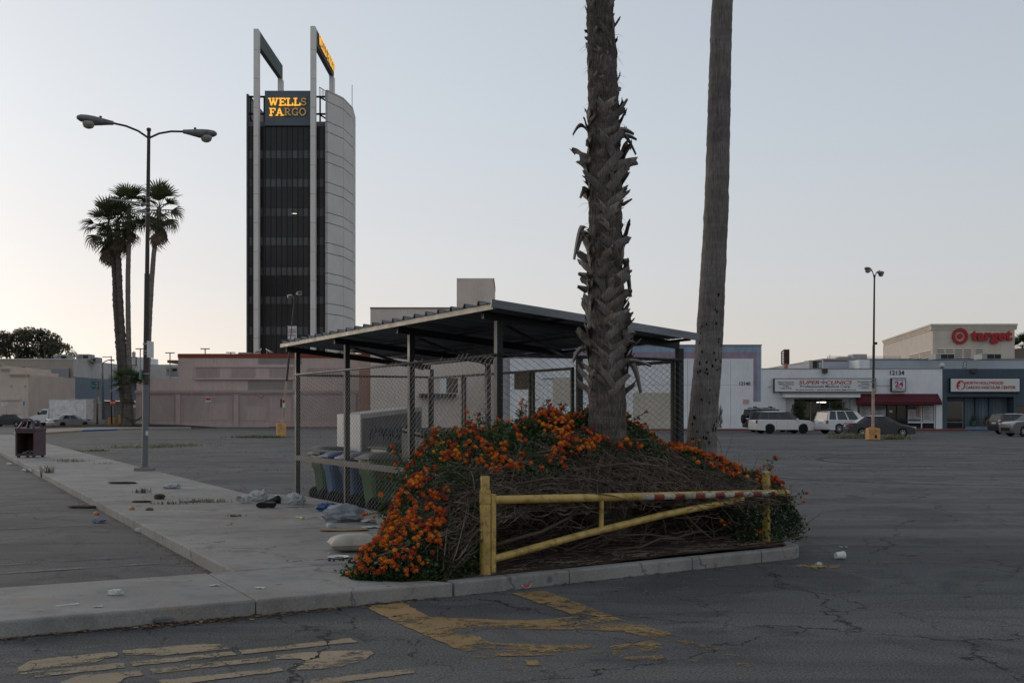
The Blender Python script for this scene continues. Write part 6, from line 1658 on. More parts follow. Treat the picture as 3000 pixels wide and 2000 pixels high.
for a, b_, y in ((30, 85, 1094), (5, 33, 1078), (-80, 9, 1063)):
    for k in range(3): f8.box('cornice', MATS['tan_shop_wall'], a-(2-k)*0, y+k*2.9, b_+(2-k)*1.0-2, y+k*2.9+2.7, 0.4-0.12*k, 0.5)
f8.box('garage_door', wallm('tan_door', (0.434, 0.364, 0.294), 0.2), 4, 1172, 48, 1240, -0.2, 0.3); f8.box('door_head', MATS['tan_shop_wall'], 2, 1165, 60, 1172, 0.15, 0.3)
for x in (34, 74): MB(Matrix.Translation(P(x, 1132, 140)-b8.location+Vector((0, -0.02, 0))) @ Matrix.Rotation(R(45), 4, 'Y')).box(-0.14, -0.01, -0.14, 0.14, 0.02, 0.14).build('diamond_tile', KHAKI, b8)
f8.box('notice', WPNT, 4, 1180, 13, 1191, 0.03, 0.03)
# brown roof-top frame and white penthouse right of the palms
f9r = thing('penthouse', 'white rooftop penthouse with rusty steel frame behind the left palms', 'building', (pX(395, 190), 190, 0)); f9 = Fac(f9r, 190.0)
f9.box('wall', WHITE, 370, 1046, 420, 1120, 0, 8); f9.box('wall', GREYW, 420, 1066, 525, 1120, -2, 8)
for x in (370, 386, 402): f9.box('frame_post', mat('rust_steel', (0.12, 0.06, 0.045), 0.8), x, 1047, x+1.5, 1070, 0.8, 0.3)
f9.box('frame_beam', MATS['rust_steel'], 368, 1069, 405, 1071.5, 0.85, 0.35); f9.box('frame_beam', MATS['rust_steel'], 368, 1046, 405, 1048, 0.85, 0.35)
for x in (378, 392): MB().lathe([(0.3, 0), (0.35, 0.8), (0.1, 1.0)], 8, P(x, 1046, 192)-f9r.location).build('roof_vent', ACM, f9r)

# ================================================================== trees
def foliage_mesh(name, blobs, n, size, m, seed):
    rg = np.random.default_rng(seed); pts = []
    for (c, r) in blobs:
        k = int(n*(r[0]*r[2])/sum(b_[1][0]*b_[1][2] for b_ in blobs)); d = rg.normal(size=(k, 3)); d /= np.linalg.norm(d, axis=1)[:, None]
        q = d*(rg.random(k)**0.45)[:, None]*np.array(r)+np.array(c); pts.append(q)
    Pn = np.concatenate(pts); k = len(Pn); a = rg.normal(size=(k, 3)); a /= np.linalg.norm(a, axis=1)[:, None]; b_ = np.cross(a, rg.normal(size=(k, 3))); b_ /= np.linalg.norm(b_, axis=1)[:, None]
    s = rg.uniform(0.6, 1.3, k)[:, None]*size
    V = np.stack([Pn-a*s, Pn+b_*s*0.45, Pn+a*s, Pn-b_*s*0.45], 1).reshape(-1, 3); Fq = np.arange(4*k).reshape(-1, 4)
    me = bpy.data.meshes.new(name); me.from_pydata(V.tolist(), [], Fq.tolist()); me.materials.append(m); me.update(); return me
EUC = m_leaf('eucalyptus_leaf', (0.05, 0.055, 0.032), (0.13, 0.125, 0.075), 0.2)
YE = 215.0
for i, (px, blobs, lab) in enumerate(((42, [(20, 1015, 40, 36), (62, 985, 26, 24), (60, 1030, 34, 30), (30, 985, 16, 14)], 'dark rounded tree at the far left behind the mall, leftmost'), (142, [(100, 985, 32, 26), (140, 1000, 40, 30), (118, 1032, 44, 28), (170, 1020, 26, 22), (190, 1015, 14, 12), (197, 1036, 10, 14), (135, 975, 18, 12)], 'dark spreading tree behind the mall roof units'))):
    t = thing('tree', lab, 'tree', (pX(px, YE), YE, 0), 0, 'trees behind the mall'); l_ = t.location
    bl = [((pX(x, YE)-l_.x, (k % 3-1)*2.0, pZ(y, YE)), (rx*YE/F, 3.0, ry*YE/F)) for k, (x, y, rx, ry) in enumerate(blobs)]
    link('crown', foliage_mesh('crown', bl, 5200, 0.27, EUC, i+3), t)
    br = MB(); br.tube([(0, 0, 0), (0.1, 0, 6), (0, 0, 9)], [0.6, 0.45, 0.35], 8)
    for c, r in bl: br.tube([(0, 0, 7.5), (c[0]*0.5, c[1]*0.5, (7.5+c[2])/2+0.5), c], [0.3, 0.2, 0.08], 6)
    br.build('trunk', BARK2, t)
# far palm cluster
YP = 118.0
FAR_M = m_leaf('far_fan_green', (0.045, 0.060, 0.028), (0.11, 0.12, 0.06), 0.35); FAR_DM = m_leaf('far_fan_dead', (0.11, 0.078, 0.055), (0.21, 0.15, 0.105), 0.2, 0.8)
FAR_G = [frond_mesh('frond', FAR_M, s_, nseg=11, droop=d, fold=f, spread=120, wide=2.0, L=1.15, pet=0.95) for s_, d, f in ((1, 0.3, 0.4), (2, 0.6, 0.3), (3, 0.95, 0.2))]
FAR_D = [frond_mesh('frond', FAR_DM, s_, nseg=9, droop=1.0, fold=0.1, spread=80, wide=1.8) for s_ in (11, 12)]
def fpalm(px0, pts, lab, r0, r1, cs, nl, nd, seed, skirt=0.6, bark=BARK2, shaggy=None):
    t = thing('palm_tree', lab, 'palm', (pX(px0, YP), YP, 0), 0, 'palm cluster by the street'); l_ = t.location; n = len(pts)
    rows = [(pX(x, YP)-l_.x, 0.4*math.sin(seed), max(-0.2, pZ(y, YP)), r0+(r1-r0)*min(1, i/(n-1)*1.2)) for i, (x, y) in enumerate(pts)]
    if shaggy: rows = [(a, b_, z, r*(1.28 if pZ(shaggy, YP) > z else 1.0)) for a, b_, z, r in rows]
    sp = smooth_path(rows, 6); trunk(sp, 160, 12, 0.10 if shaggy else 0.03, (2.0, 3.0), seed).build('trunk', bark, t, True)
    crown(t, rows[-1][:3], cs, nl, nd, seed, skirt, FAR_G, FAR_D)
    return t
fpalm(366, [(366, 1254), (360, 1150), (352, 1050), (345, 950), (340, 870), (338, 842), (334, 780), (327, 735), (318, 660)], 'stout shaggy palm with the lowest crown, leftmost of the cluster', 0.30, 0.26, 1.6, 30, 14, 41, 1.0, BARK1, 842)
fpalm(378, [(378, 1254), (375, 1150), (366, 1050), (360, 950), (355, 870), (351, 770), (350, 735), (349, 650)], 'shaggy palm leaning beside the leftmost palm of the cluster', 0.27, 0.24, 1.45, 27, 9, 42, 0.7, BARK1, 768)
fpalm(384, [(384, 1254), (382, 1120), (379, 950), (378, 820), (381, 700), (380, 606)], 'slender palm in the middle of the cluster', 0.30, 0.24, 1.45, 28, 9, 43, 0.8)
fpalm(432, [(430, 1254), (432, 1100), (437, 960), (443, 850), (451, 740), (460, 690), (467, 608)], 'slender leaning palm with the highest crown, rightmost of the cluster', 0.30, 0.24, 1.5, 32, 12, 44, 1.0)
t = thing('palm_tree', 'short young palm with bright green fans under the palm cluster', 'palm', (pX(376, YP-1.2), YP-1.2, 0), 0, 'palm cluster by the street')
trunk([(0, 0, 0, 0.6), (0, 0, 3.0, 0.38), (0, 0, 4.6, 0.28)], 30, 12, 0.08).build('trunk', BARK1, t, True)
FRB = [frond_mesh('frond', m_leaf('fan_frond_bright', (0.035, 0.060, 0.022), (0.085, 0.12, 0.05), 0.3), s_, droop=0.3, fold=0.3) for s_ in (51, 52)]
rg = random.Random(6)
for k in range(22):
    o = link('frond', FRB[k % 2], t); o.location = (0, 0, 4.6); s_ = rg.uniform(0.95, 1.25); o.scale = (s_,)*3; o.rotation_euler = (rg.uniform(-.5, .5), -R(rg.uniform(-28, 60)), k*2.4)
for k in range(8):
    o = link('dead_frond', FR_D[k % 2], t); o.location = (0, 0, 4.4); o.scale = (1.0,)*3; o.rotation_euler = (0, R(78), k*2.4)
for k in range(5):
    o = link('frond', FRB[k % 2], t); o.location = (0.9, -0.5, 0.6); o.scale = (0.6,)*3; o.rotation_euler = (0, -R(rg.uniform(10, 60)), k*1.3)

# ================================================================== street lights of the lot
POLE_B = mat('brown_pole', (0.052, 0.042, 0.038), 0.6, 0.25, 1.5, 20, 0.05, 0.2, 0.4); POLE_G = mat('grey_pole', (0.14, 0.15, 0.165), 0.5, 0.15, 1.5, 20, 0.05, 0.2, 0.4)
HEAD = mat('weathered_lamp_head', (0.17, 0.175, 0.18), 0.6, 0.4, 6, 30, 0.1, 0.2); DOME = mat('milky_lamp_dome', (0.30, 0.275, 0.23), 0.25, 0.2, 5, 20, 0, 0, 0.6); CBASE = mat('ochre_concrete_base', (0.56, 0.305, 0.12), 0.85, 0.35, 1.6, 14, 0.2, 0, 0.2, 0, 0.4); PEACH = mat('peeling_peach_pole', (0.40, 0.29, 0.23), 0.7, 0.35, 2.5, 20, 0.1)
def lamp_head(root, x0, z0, sgn, L=0.92, tilt=0.0):
    M_ = Matrix.Translation((x0, 0, z0)) @ Matrix.Rotation(-sgn*tilt, 4, 'Y') @ Matrix.Scale(sgn, 4, (1, 0, 0))
    secs = [(0.0, 0.06, 0.055, -0.05), (0.12, 0.075, 0.065, -0.07), (0.30, 0.11, 0.085, -0.11), (0.50, 0.165, 0.10, -0.15), (0.68, 0.185, 0.10, -0.12), (0.82, 0.15, 0.085, -0.09), (0.90, 0.07, 0.05, -0.05), (0.92, 0.01, 0.01, -0.02)]
    vs = []; n = 14
    for x, w_, up, dn in secs:
        for j in range(n):
            a = 2*PI*j/n; c, s = math.cos(a), math.sin(a); vs.append((x, w_*c, up*s if s > 0 else -dn*s))
    fs = [(i*n+j, i*n+(j+1) % n, (i+1)*n+(j+1) % n, (i+1)*n+j) for i in range(len(secs)-1) for j in range(n)] + [tuple(range(n))[::-1]]
    if sgn < 0: fs = [f[::-1] for f in fs]
    h = MB(M_).add(vs, fs).build('lamp_head', HEAD, root, True, 50)
    MB(M_).lathe([(0.165, -0.08), (0.16, -0.14), (0.12, -0.215), (0.06, -0.245), (0.005, -0.25)], 16, (0.62, 0, 0)).build('dome', DOME, h, True)
    MB(M_).lathe([(0.035, 0.08), (0.035, 0.13), (0.02, 0.135)], 10, (0.33, 0, 0)).build('photocell', POLE_B, h, True)
    return h
def light(root, H, head_az, arm=0.95, lean=(0, 0), zlow=1.9, low=POLE_G, base=None, r=0.078, rise=0.28):
    def ax(z): return (lean[0]*z/H, lean[1]*z/H, z)
    b0 = 0.0
    if base: b0 = base
    MB().tube([ax(b0), ax(zlow)], r*1.04, 16).build('lower_pole', low, root, True, 40)
    MB().tube([ax(zlow), ax(H*0.42), ax(H*0.58)], [r, r*0.93, r*0.9], 16).build('mid_pole', POLE_B, root, True, 40)
    MB().tube([ax(H*0.58), ax(H*0.80), ax(H)], [r*0.74, r*0.66, r*0.56], 14).build('upper_pole', POLE_B, root, True, 40)
    MB().lathe([(r*0.65, 0), (r*0.78, 0.02), (r*0.78, 0.07), (r*0.4, 0.09)], 12, ax(H)).build('cap', POLE_B, root, True)
    hd = bpy.data.objects.new('head_frame', None)
    ca, sa = math.cos(head_az), math.sin(head_az)
    M0 = Matrix.Translation(Vector(ax(H-0.12))) @ Matrix.Rotation(head_az, 4, 'Z')
    bpy.data.objects.remove(hd)
    for sgn in (-1, 1):
        MB(M0).tube([(sgn*0.03, 0, -0.05), (sgn*arm*0.3, 0, rise*0.42), (sgn*arm*0.65, 0, rise*0.85), (sgn*arm, 0, rise)], 0.028, 10).build('arm', POLE_B, root, True)
        p = M0 @ Vector((sgn*arm, 0, rise)); 
        # head pieces are built about the arm tip
        o_ = lamp_head(root, 0, 0, sgn, tilt=0.05)
        o_.location = p; o_.rotation_euler = (0, 0, head_az)
    for f_ in (0.35, 0.37): MB().lathe([(r*1.1, 0), (r*1.1, 0.03)], 12, ax(H*f_)).build('strap', ACM, root, True)
lp = thing('street_light', 'tall twin-headed parking lot light standing on the walkway', 'street light', G(424, 1378, KZ), 0, 'parking lot lights')
light(lp, 9.12, TH, 0.90, (0.11, 0), 2.30, rise=0.22)
MB().bev(-0.22, -0.22, -0.02, 0.22, 0.22, 0.09, 0.02).build('base_block', CONC, lp)
MB().lathe([(0.13, 0.09), (0.13, 0.12), (0.09, 0.13)], 14).build('base_plate', POLE_G, lp, True, 40)
l_ = lp.location
q = lambda x, y, d=0: P(x, y, l_.y+d)-l_
MB().box(q(434, 0).x, -0.1, q(0, 1047).z, q(438.5, 0).x, 0.34, q(0, 999).z).build('sign_plate', WPNT, lp)
MB().box(q(413.5, 0).x, -0.16, q(0, 1111).z, q(416.5, 0).x, 0.1, q(0, 1084).z).build('sign_plate', mat('faded_green_sign', (0.18, 0.3, 0.22)), lp)
MB().box(q(431, 0).x, -0.12, q(0, 1275).z, q(434.5, 0).x, -0.02, q(0, 1262).z).build('tag', WPNT, lp)
for yy in (1007, 1038, 1096, 583, 600, 612, 627): MB().lathe([(0.088 if yy > 900 else 0.07, 0), (0.088 if yy > 900 else 0.07, 0.025)], 12, (q(0, yy).z*0.11/9.12, 0, q(0, yy).z)).build('strap', ACM, lp, True)
MB().tube([q(426, 597), q(375, 590), q(320, 583)], [0.025, 0.02, 0.015], 8).build('banner_arm', ACM, lp, True)
# leaning light with the bank's parking sign
l2 = thing('street_light', 'leaning parking lot light on a yellow concrete base with a bank parking sign', 'street light', G(824, 1277), 0, 'parking lot lights')
MB().lathe([(0.34, 0), (0.34, 0.86), (0.31, 0.9), (0.05, 0.91)], 22).build('base_block', CBASE, l2, True, 40)
light(l2, 9.75, R(-62), 0.55, (0.95, 0), 3.9, PEACH, 0.86, 0.085, 0.42)
b_ = l2.location; q = lambda x, y, d=0: P(x, y, b_.y+d)-b_
sp = MB().box(q(843.5, 0).x, -0.05, q(0, 994).z, q(869.5, 0).x, 0.0, q(0, 956).z).build('sign_plate', WPNT, l2)
for k, (tx, m_, y, w_, h_) in enumerate((('WELLS', REDS, 966, 21, 5.2), ('FARGO', REDS, 973, 21.5, 5.2), ('Parking', DKG, 982.5, 21, 6))): text(tx, m_, q(856.5, y)+Vector((0, -0.06, 0)), sp, width=w_*b_.y/F, height=h_*b_.y/F, bold=0.012 if k < 2 else 0.0, ext=0.012)
MB().box(q(829, 0).x, -0.12, q(0, 1193).z, q(836, 0).x, -0.09, q(0, 1168).z).build('notice', WPNT, l2); MB().box(q(829.5, 0).x, -0.13, q(0, 1180).z, q(835.5, 0).x, -0.121, q(0, 1170).z).build('notice_band', REDS, l2); MB().box(q(822, 0).x, -0.1, q(0, 1193).z, q(826, 0).x, 0.1, q(0, 1168).z).build('notice', DKG, l2)
for yy in (955, 993): MB().tube([q(840, yy), q(869, yy)], 0.02, 6).build('bracket', ACM, l2)
# right light on its ochre base
l3 = thing('street_light', 'parking lot light on a square ochre base in front of the clinic', 'street light', G(2557, 1289), 0, 'parking lot lights')
MB().bev(-0.34, -0.34, 0, 0.34, 0.34, 0.74, 0.06).build('base_block', CBASE, l3); MB().box(-0.16, -0.18, 0.741, 0.16, 0.18, 0.79).build('base_cap', CBASE, l3); MB().box(0.0, -0.346, 0.12, 0.15, -0.335, 0.33).build('hand_hole', BLK, l3)
light(l3, 9.95, R(-128), 0.50, (0.10, 0), 3.15, PEACH, 0.76, 0.085, 0.42)
MB().box(0.09, -0.05, 5.8, 0.26, 0.05, 5.95).build('fitting', BLK, l3)

# ================================================================== street furniture on the left
YS = 126.0
def post_sign(name, label, px, ybase, ytop, plates, r=0.04, Y=None, cat='sign', m=ACM, group=None):
    Y = Y or F*CH/(ybase-HZ); t = thing(name, label, cat, (pX(px, Y), Y, 0), 0, group); l_ = t.location
    MB().tube([(0, 0, 0), (0, 0, pZ(ytop, Y))], r, 8).build('post', m, t, True)
    out = []
    for x0, y0, x1, y1, mm in plates: out.append(MB().box(pX(x0, Y)-l_.x, -0.08, pZ(y1, Y), pX(x1, Y)-l_.x, -0.055, pZ(y0, Y)).build('plate', mm, t))
    return t, Y, out
t, Y_, pl = post_sign('stop_sign', 'red octagonal stop sign by the lot exit', 331, 1252.5, 1172, [], 0.035)
l_ = t.location; zc = pZ(1179.5, Y_)
oc = MB().prism([(0.375*math.cos(R(22.5+45*k)), zc+0.375*math.sin(R(22.5+45*k))) for k in range(8)], -0.075, -0.05, 'xz').build('plate', REDS, t); text('STOP', WPNT, (0, -0.09, zc), oc, width=0.56, height=0.24, bold=0.03, ext=0.01)
GRN = mat('road_sign_green', (0.012, 0.115, 0.085), 0.5, 0.08); t, Y_, pl = post_sign('freeway_sign', 'green freeway direction sign on a post', 285, 1247, 1115, [(269, 1116, 290.5, 1126, GRN), (269, 1126.6, 279, 1139.5, GRN), (279.6, 1126.6, 290.5, 1139.5, GRN), (283, 1133.5, 290, 1140, mat('sign_amber', (0.6, 0.33, 0.03))), (284, 1160, 291, 1175, ACM), (286, 1174, 297, 1182, ACM)], 0.12, m=mat('old_wood_post', (0.14, 0.12, 0.105)))
text('Freeway', WPNT, P(283.5, 1121.5, Y_)-t.location+Vector((0, -0.09, 0)), pl[0], width=9*Y_/F, height=3*Y_/F, ext=0.01); text('South', WPNT, P(274, 1130, Y_)-t.location+Vector((0, -0.09, 0)), pl[1], width=7*Y_/F, height=2.6*Y_/F, ext=0.01); text('North', WPNT, P(285, 1130, Y_)-t.location+Vector((0, -0.09, 0)), pl[2], width=7*Y_/F, height=2.6*Y_/F, ext=0.01)
BL = mat('accessible_blue', (0.03, 0.16, 0.42), 0.5)
post_sign('parking_sign', 'blue parking sign before the tan shop', 70.5, 1246, 1175, [(68.5, 1175, 73, 1187, BL)], 0.03, group='blue parking signs'); post_sign('parking_sign', 'blue parking sign behind the truck cab', 128, 1244, 1175, [(126, 1175, 131, 1187, BL)], 0.03, group='blue parking signs'); post_sign('notice_sign', 'small white notice on a short post by the tan shop', 18.5, 1246, 1177, [(16.5, 1177, 21, 1188, WPNT)], 0.03)
post_sign('notice_sign', 'small red and white notice beside the palm cluster', 396, 1251, 1178, [(391, 1178, 398, 1193, WPNT), (392, 1180, 397, 1185, REDS)], 0.03)
t = thing('street_light', 'grey city street light with a curved arm by the junction', 'street light', (pX(303, 124), 124, 0)); l_ = t.location; q = lambda x, y: P(x, y, 124)-l_
MB().tube([(0, 0, 0), q(300, 1100), q(299, 1068)], [0.17, 0.13, 0.11], 10).build('pole', POLE_G, t, True); MB().tube([q(299, 1068), q(305, 1060), q(315, 1055), q(325, 1054)], 0.06, 8).build('arm', POLE_G, t, True); MB().bev(q(322, 0).x, -0.2, q(0, 1057).z, q(334, 0).x, 0.2, q(0, 1053).z, 0.03).build('lamp_head', HEAD, t); MB().box(-0.35, -0.35, 0, 0.35, 0.35, 0.85).build('base_block', CONC, t)
t = thing('utility_pole', 'thin dark pole with a long arm beside the palm cluster', 'pole', (pX(327, 128), 128, 0)); l_ = t.location; q = lambda x, y: P(x, y, 128)-l_
MB().tube([(0, 0, 0), q(326, 1043)], [0.10, 0.06], 8).build('pole', POLE_B, t, True); MB().tube([q(326, 1045), q(300, 1045.5)], 0.05, 6).build('arm', POLE_B, t, True)
OCH = mat('ochre_barrier', (0.46, 0.235, 0.05), 0.8, 0.2)
for px0, px1, y0, y1, lab in ((318, 339, 1223, 1246, 'long ochre concrete barrier near the stop sign'), (350, 359, 1214, 1240, 'short upright ochre barrier left of the palms')):
    Y_ = 125; t = thing('barrier_block', lab, 'barrier', (pX((px0+px1)/2, Y_), Y_+4, 0), 0, 'ochre barrier blocks'); l_ = t.location; a = P(px0, y1, Y_+4)-l_; c = P(px1, y0, Y_+4)-l_; MB().bev(a.x, -0.3, 0, c.x, 0.3, c.z, 0.05).build('block', OCH, t); MB().box(a.x+0.1, -0.303, 0.08, a.x+0.4, -0.298, 0.2).build('slot', BLK, t)
# kerbed verge between lot and street
vg = struct(MB().prism([tuple(G(x, y)[:2]) for x, y in ((45, 1276), (230, 1263.5), (410, 1257.5), (560, 1256.5), (560, 1251), (330, 1252), (120, 1259), (40, 1268))], 0, 0.12).build('verge', CONC))
MB().prism([tuple(G(x, y)[:2]) for x, y in ((47, 1276.4), (240, 1263.7), (240, 1263.2), (47, 1275.2))], 0, 0.124).build('kerb_stone', mat('yellow_kerb_paint', (0.36, 0.25, 0.11), 0.8, 0.3), vg); MB().prism([tuple(G(x, y)[:2]) for x, y in ((242, 1263.5), (345, 1259.8), (345, 1259.2), (242, 1263.0))], 0, 0.124).build('kerb_stone', MATS['blue_kerb_paint'], vg)
MB().prism([tuple(G(x, y)[:2]) for x, y in ((120, 1259.6), (215, 1255.8), (215, 1254.6), (120, 1258.2))], 0, 0.16).build('kerb_stone', REDK, vg)
sd_ = MB(); 
def sfn(a, b_):
    p = G(405+a*30-15*b_, 1252) ; r = 4.5*math.sqrt(b_); an = a*2*PI; c = Vector((pX(372, YP), YP, 0)); return (c.x+r*1.9*math.cos(an)*1.2, c.y+r*0.55*math.sin(an), 0.45*(1-b_)**0.8)
struct(sd_.grid(sfn, 24, 8).build('palm_bed', SOIL, None, True))
# open-fronted bin on the walkway
MAUV = mat('dull_maroon_paint', (0.088, 0.052, 0.062), 0.6, 0.3, 3, 40, 0.1, 0, 0.35); DARKI = mat('bin_inside', (0.040, 0.028, 0.020), 0.9, 0.4, 4, 30, 0.1)
tb = thing('litter_bin', 'maroon open-fronted litter bin with four-legged top on the walkway', 'bin', G(90, 1339, KZ), R(-7)); q_ = 0.355; h_ = 0.92
for x0, y0, x1, y1 in ((-q_, -q_, -q_+0.05, q_), (q_-0.05, -q_, q_, q_), (-q_+0.05, q_-0.05, q_-0.05, q_)): MB().bev(x0, y0, 0.06, x1, y1, h_, 0.008).build('side_panel', MAUV, tb)
MB().box(-q_+0.051, -q_+0.10, 0.10, q_-0.051, q_-0.055, 0.115).build('floor', DARKI, tb); MB().box(-q_+0.0505, q_-0.062, 0.12, q_-0.0505, q_-0.0515, h_-0.05).build('lining', DARKI, tb); MB().box(-q_+0.0515, -q_+0.05, 0.12, -q_+0.06, q_-0.07, h_-0.05).build('lining', DARKI, tb); MB().box(q_-0.06, -q_+0.05, 0.12, q_-0.0515, q_-0.07, h_-0.05).build('lining', DARKI, tb)
MB().bev(-q_-0.012, -q_-0.012, h_+0.002, q_+0.012, q_+0.012, h_+0.10, 0.012).build('lid_rim', MAUV, tb); MB().box(-q_+0.05, -q_+0.002, 0.06, q_-0.05, -q_+0.05, 0.13).build('front_rail', MAUV, tb); MB().box(-q_+0.05, -q_+0.004, h_-0.07, q_-0.05, -q_+0.05, h_).build('front_rail', MAUV, tb)
for sx in (-1, 1):
    for sy in (-1, 1): MB().bar((sx*(q_-0.07), sy*(q_-0.07), h_+0.09), (sx*(q_-0.19), sy*(q_-0.19), h_+0.33), 0.09, 0.07).build('leg', MAUV, tb)
MB().bev(-q_+0.13, -q_+0.13, h_+0.32, q_-0.13, q_-0.13, h_+0.36, 0.01).build('hood', MAUV, tb)
for sx in (-1, 1):
    for sy in (-1, 1): MB().box(sx*0.28-0.04, sy*0.28-0.04, 0, sx*0.28+0.04, sy*0.28+0.04, 0.058).build('foot', MAUV, tb)
tr = MB(); rg = random.Random(2); tm = [mat('trash_white', (0.5, 0.5, 0.48)), mat('trash_red', (0.35, 0.03, 0.03)), mat('trash_teal', (0.06, 0.2, 0.2)), mat('trash_dark', (0.04, 0.04, 0.045))]
for k in range(26):
    tr.cur = rg.choice((0, 0, 0, 1, 2, 3)); c = Vector((rg.uniform(-.24, .24), rg.uniform(-.2, .2), 0.13+rg.uniform(0, 0.07))); pts = [c+Vector((rg.uniform(-.06, .06), rg.uniform(-.06, .06), rg.uniform(-.03, .05))) for _ in range(5)]; tr.add(pts, [(0, 1, 2), (0, 2, 3), (0, 3, 4), (1, 2, 4)])
wr = stuff(tr.build('wrappers', tm)); wr.parent = None; wr.location = tb.location; wr.rotation_euler = tb.rotation_euler; tag(wr, 'heap of paper wrappers lying inside the maroon bin', 'litter')

# ================================================================== vehicles
TYRE = mat('tyre_rubber', (0.014, 0.014, 0.015), 0.8, 0.2, 6, 40, 0.05); CGL = glass('car_glass', (0.012, 0.015, 0.017), 0.12, 0.05); REDL = mat('tail_light', (0.30, 0.012, 0.012), 0.25, 0.1, 5, 20, 0, 0, 0.6); HEADL = mat('head_light', (0.45, 0.45, 0.45), 0.15, 0.1, 5, 20, 0, 0.3, 0.6); PLT = mat('number_plate', (0.5, 0.5, 0.5), 0.5, 0.1); CHRM = mat('bright_trim', (0.45, 0.45, 0.46), 0.25, 0.1, 4, 20, 0, 0.9); UNDER = mat('under_body', (0.010, 0.010, 0.011), 0.9, 0.1)
def paint_m(name, col, metal=0.0): return mat(name, col, 0.35, 0.05, 1.0, 20, 0.0, metal, 0.5, 0, 0, 0, 0.6)
def wheel(root, x, y, r, wd, rimcol, side, spokes=7):
    t = MB().lathe([(r*0.62, -wd/2), (r*0.9, -wd/2), (r, -wd*0.32), (r, wd*0.32), (r*0.9, wd/2), (r*0.62, wd/2)], 24, (0, 0, 0), 'y', False).build('wheel', TYRE, root, True, 40, (x, y, r))
    rim = MB(); o = side*wd*0.42
    rim.lathe([(r*0.63, o*0.2), (r*0.66, o), (r*0.58, o*1.05), (r*0.56, o*0.3)], 24, (0, 0, 0), 'y', False)
    rim.lathe([(0.01, o*0.9), (r*0.13, o*0.95), (r*0.13, o*0.3)], 12, (0, 0, 0), 'y', False)
    for k in range(spokes):
        a = 2*PI*k/spokes; rim.bar((r*0.10*math.cos(a), o*0.75, r*0.10*math.sin(a)), (r*0.60*math.cos(a), o*0.75, r*0.60*math.sin(a)), r*0.12, 0.02, (0, 1, 0))
    rim.build('rim', rimcol, t, True, 40)
    MB().lathe([(r*0.62, o*0.1), (0.005, o*0.1)], 20, (0, 0, 0), 'y', False).build('brake_disc', UNDER, t)
